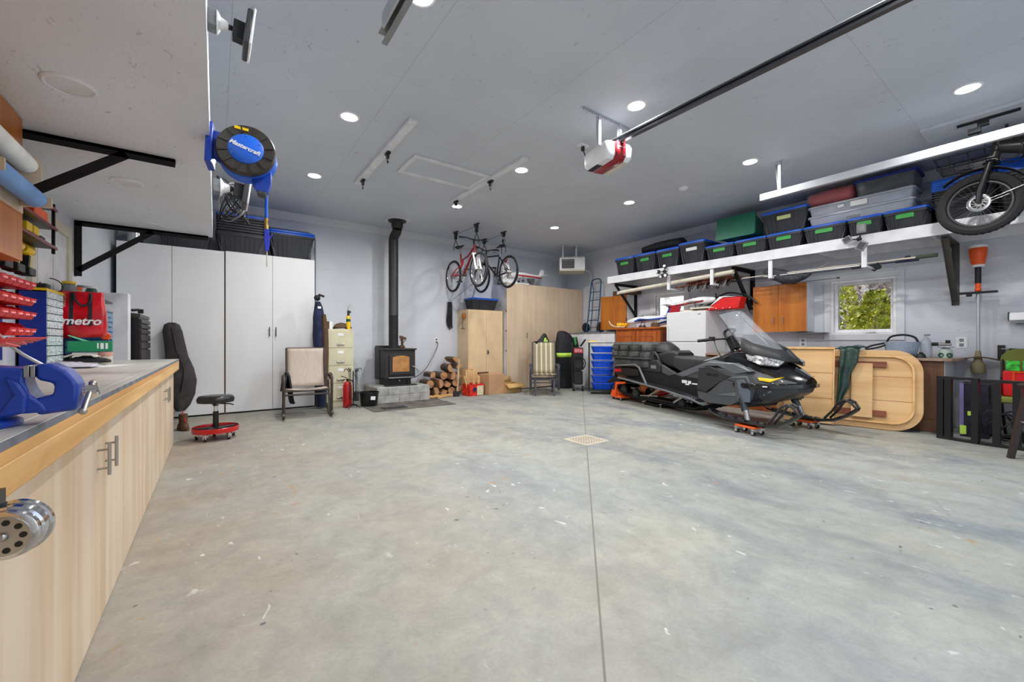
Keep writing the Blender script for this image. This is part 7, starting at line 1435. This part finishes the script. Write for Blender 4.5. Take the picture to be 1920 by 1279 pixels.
# ---------------------------------------------------------------- outside the windows
mg_ = mat('dry winter ground', (150, 132, 100), .95, var=.3, scale=2)
b = MB(); b.grid(lambda u, v: (XR+.2+60*u, -30+60*v, -.25+.09*60*u*(.5+u*1.2)), 24, 24); struct(b.build('ground', mg_, smooth=60))
struct(MB().box((-14, -30, -.4), (XR+.19, YF-.16, -.02)).build('ground.001', mat('pale gravel drive', (206, 202, 194), .95, var=.12, scale=30), smooth=0))
mlv = [mat('yellow-green needles %d' % i, c, .6, var=.35, scale=9) for i, c in enumerate(((208, 200, 70), (160, 166, 52), (232, 224, 112)))]
mbk = mat('grey twigs', (148, 134, 124), .9, var=.3, scale=9)
def bush(label, x, y, z, h_, r_, seed, grp):
    rr = random.Random(seed); t = thing('cedar_bush', label, 'bush', (x, y, z), 0, grp); b = MB()
    for i in range(2600):
        k = rr.random()**.8; zz = .05+k*h_; rad = r_*(1-k*.8)*(.35+.65*rr.random()**.5); a = rr.uniform(0, 6.28)
        p = V((rad*cos(a), rad*sin(a), zz)); s = .035+.045*rr.random(); d = V((cos(a), sin(a), rr.uniform(.2, 1.4))).normalized()*s; e = d.cross(V((rr.random()-.5, rr.random()-.5, rr.random()-.5))).normalized()*s*.45
        b.add([p, p+d*.5+e, p+d*1.2, p+d*.5-e], [(0, 1, 2, 3)], rr.choice((0, 0, 1, 2)))
    b.build('foliage', mlv, t, smooth=0)['kind'] = 'stuff'
    MB().cyl((0, 0, 0), (0, 0, h_*.8), .05, .01).build('trunk', mbk, t); return t
GB = 'yellow-green bushes outside the big window'
for i, (x, y, h_, r_, lab) in enumerate(((9.9, 2.78, 2.7, .55, 'tall yellow-green bush at the left side of the big window view'), (10.2, 2.3, 2.0, .55, 'yellow-green bush in the middle of the big window view'), (10.6, 1.9, 1.75, .5, 'low yellow-green bush at the right of the big window view'), (9.7, 3.9, 1.8, .6, 'yellow-green bush hidden left of the big window'), (11.2, 2.7, 1.8, .7, 'yellow-green bush behind the others'))):
    bush(lab, x, y, .0, h_, r_, 5+i, GB)
for i, (x, y, lab) in enumerate(((16, 5.5, 'bare grey tree at the upper left of the big window view'), (15, 3.6, 'pale bare tree with a whitish trunk in the big window view'), (17.5, 4.4, 'bare twiggy tree behind the others in the big window view'), (15.5, 2.6, 'bare tree at the right edge of the big window view'))):
    t = thing('bare_tree', lab, 'tree', (x, y, .6), 0, 'bare trees outside'); b = MB(); rr = random.Random(90+i)
    b.tube([(0, 0, 0), (.05, 0, 1.6), (.1, .05, 3.4), (.1, .1, 5)], [.1, .08, .05, .02], 7)
    for k in range(90):
        z = rr.uniform(.2, 4.4); a = rr.uniform(0, 6.28); L = rr.uniform(.6, 1.9); p = V((.05, 0, z)); q = p+V((cos(a)*L*.5, sin(a)*L*.5, L*.3)); w = q+V((cos(a+.6)*L*.5, sin(a+.6)*L*.5, L*.35)); b.tube([p, q, w], [.022, .013, .005], 4)
        for j in range(2): e = q+V((rr.uniform(-.5, .5), rr.uniform(-.5, .5), rr.uniform(-.1, .6))); b.tube([q, e], [.01, .004], 3)
    o = b.build('branches', [mat('whitish bark', (190, 182, 176), .9, var=.2) if i == 1 else mbk], t, smooth=0)
b = MB(); b.grid(lambda u, v: (22+1.5*sin(v*20), -12+20*v, -.2+5.4*u+.6*u*noise.noise(V((v*30, 0, 3)))), 6, 60)
o = b.build('forest_background', mat('distant grey-brown woods', (134, 120, 112), .95, var=.45, scale=2.4), smooth=60); tag(o, 'distant grey-brown leafless woods beyond the bushes', 'woods', kind='stuff')
o.modifiers.new('thick', 'SOLIDIFY').thickness = .5
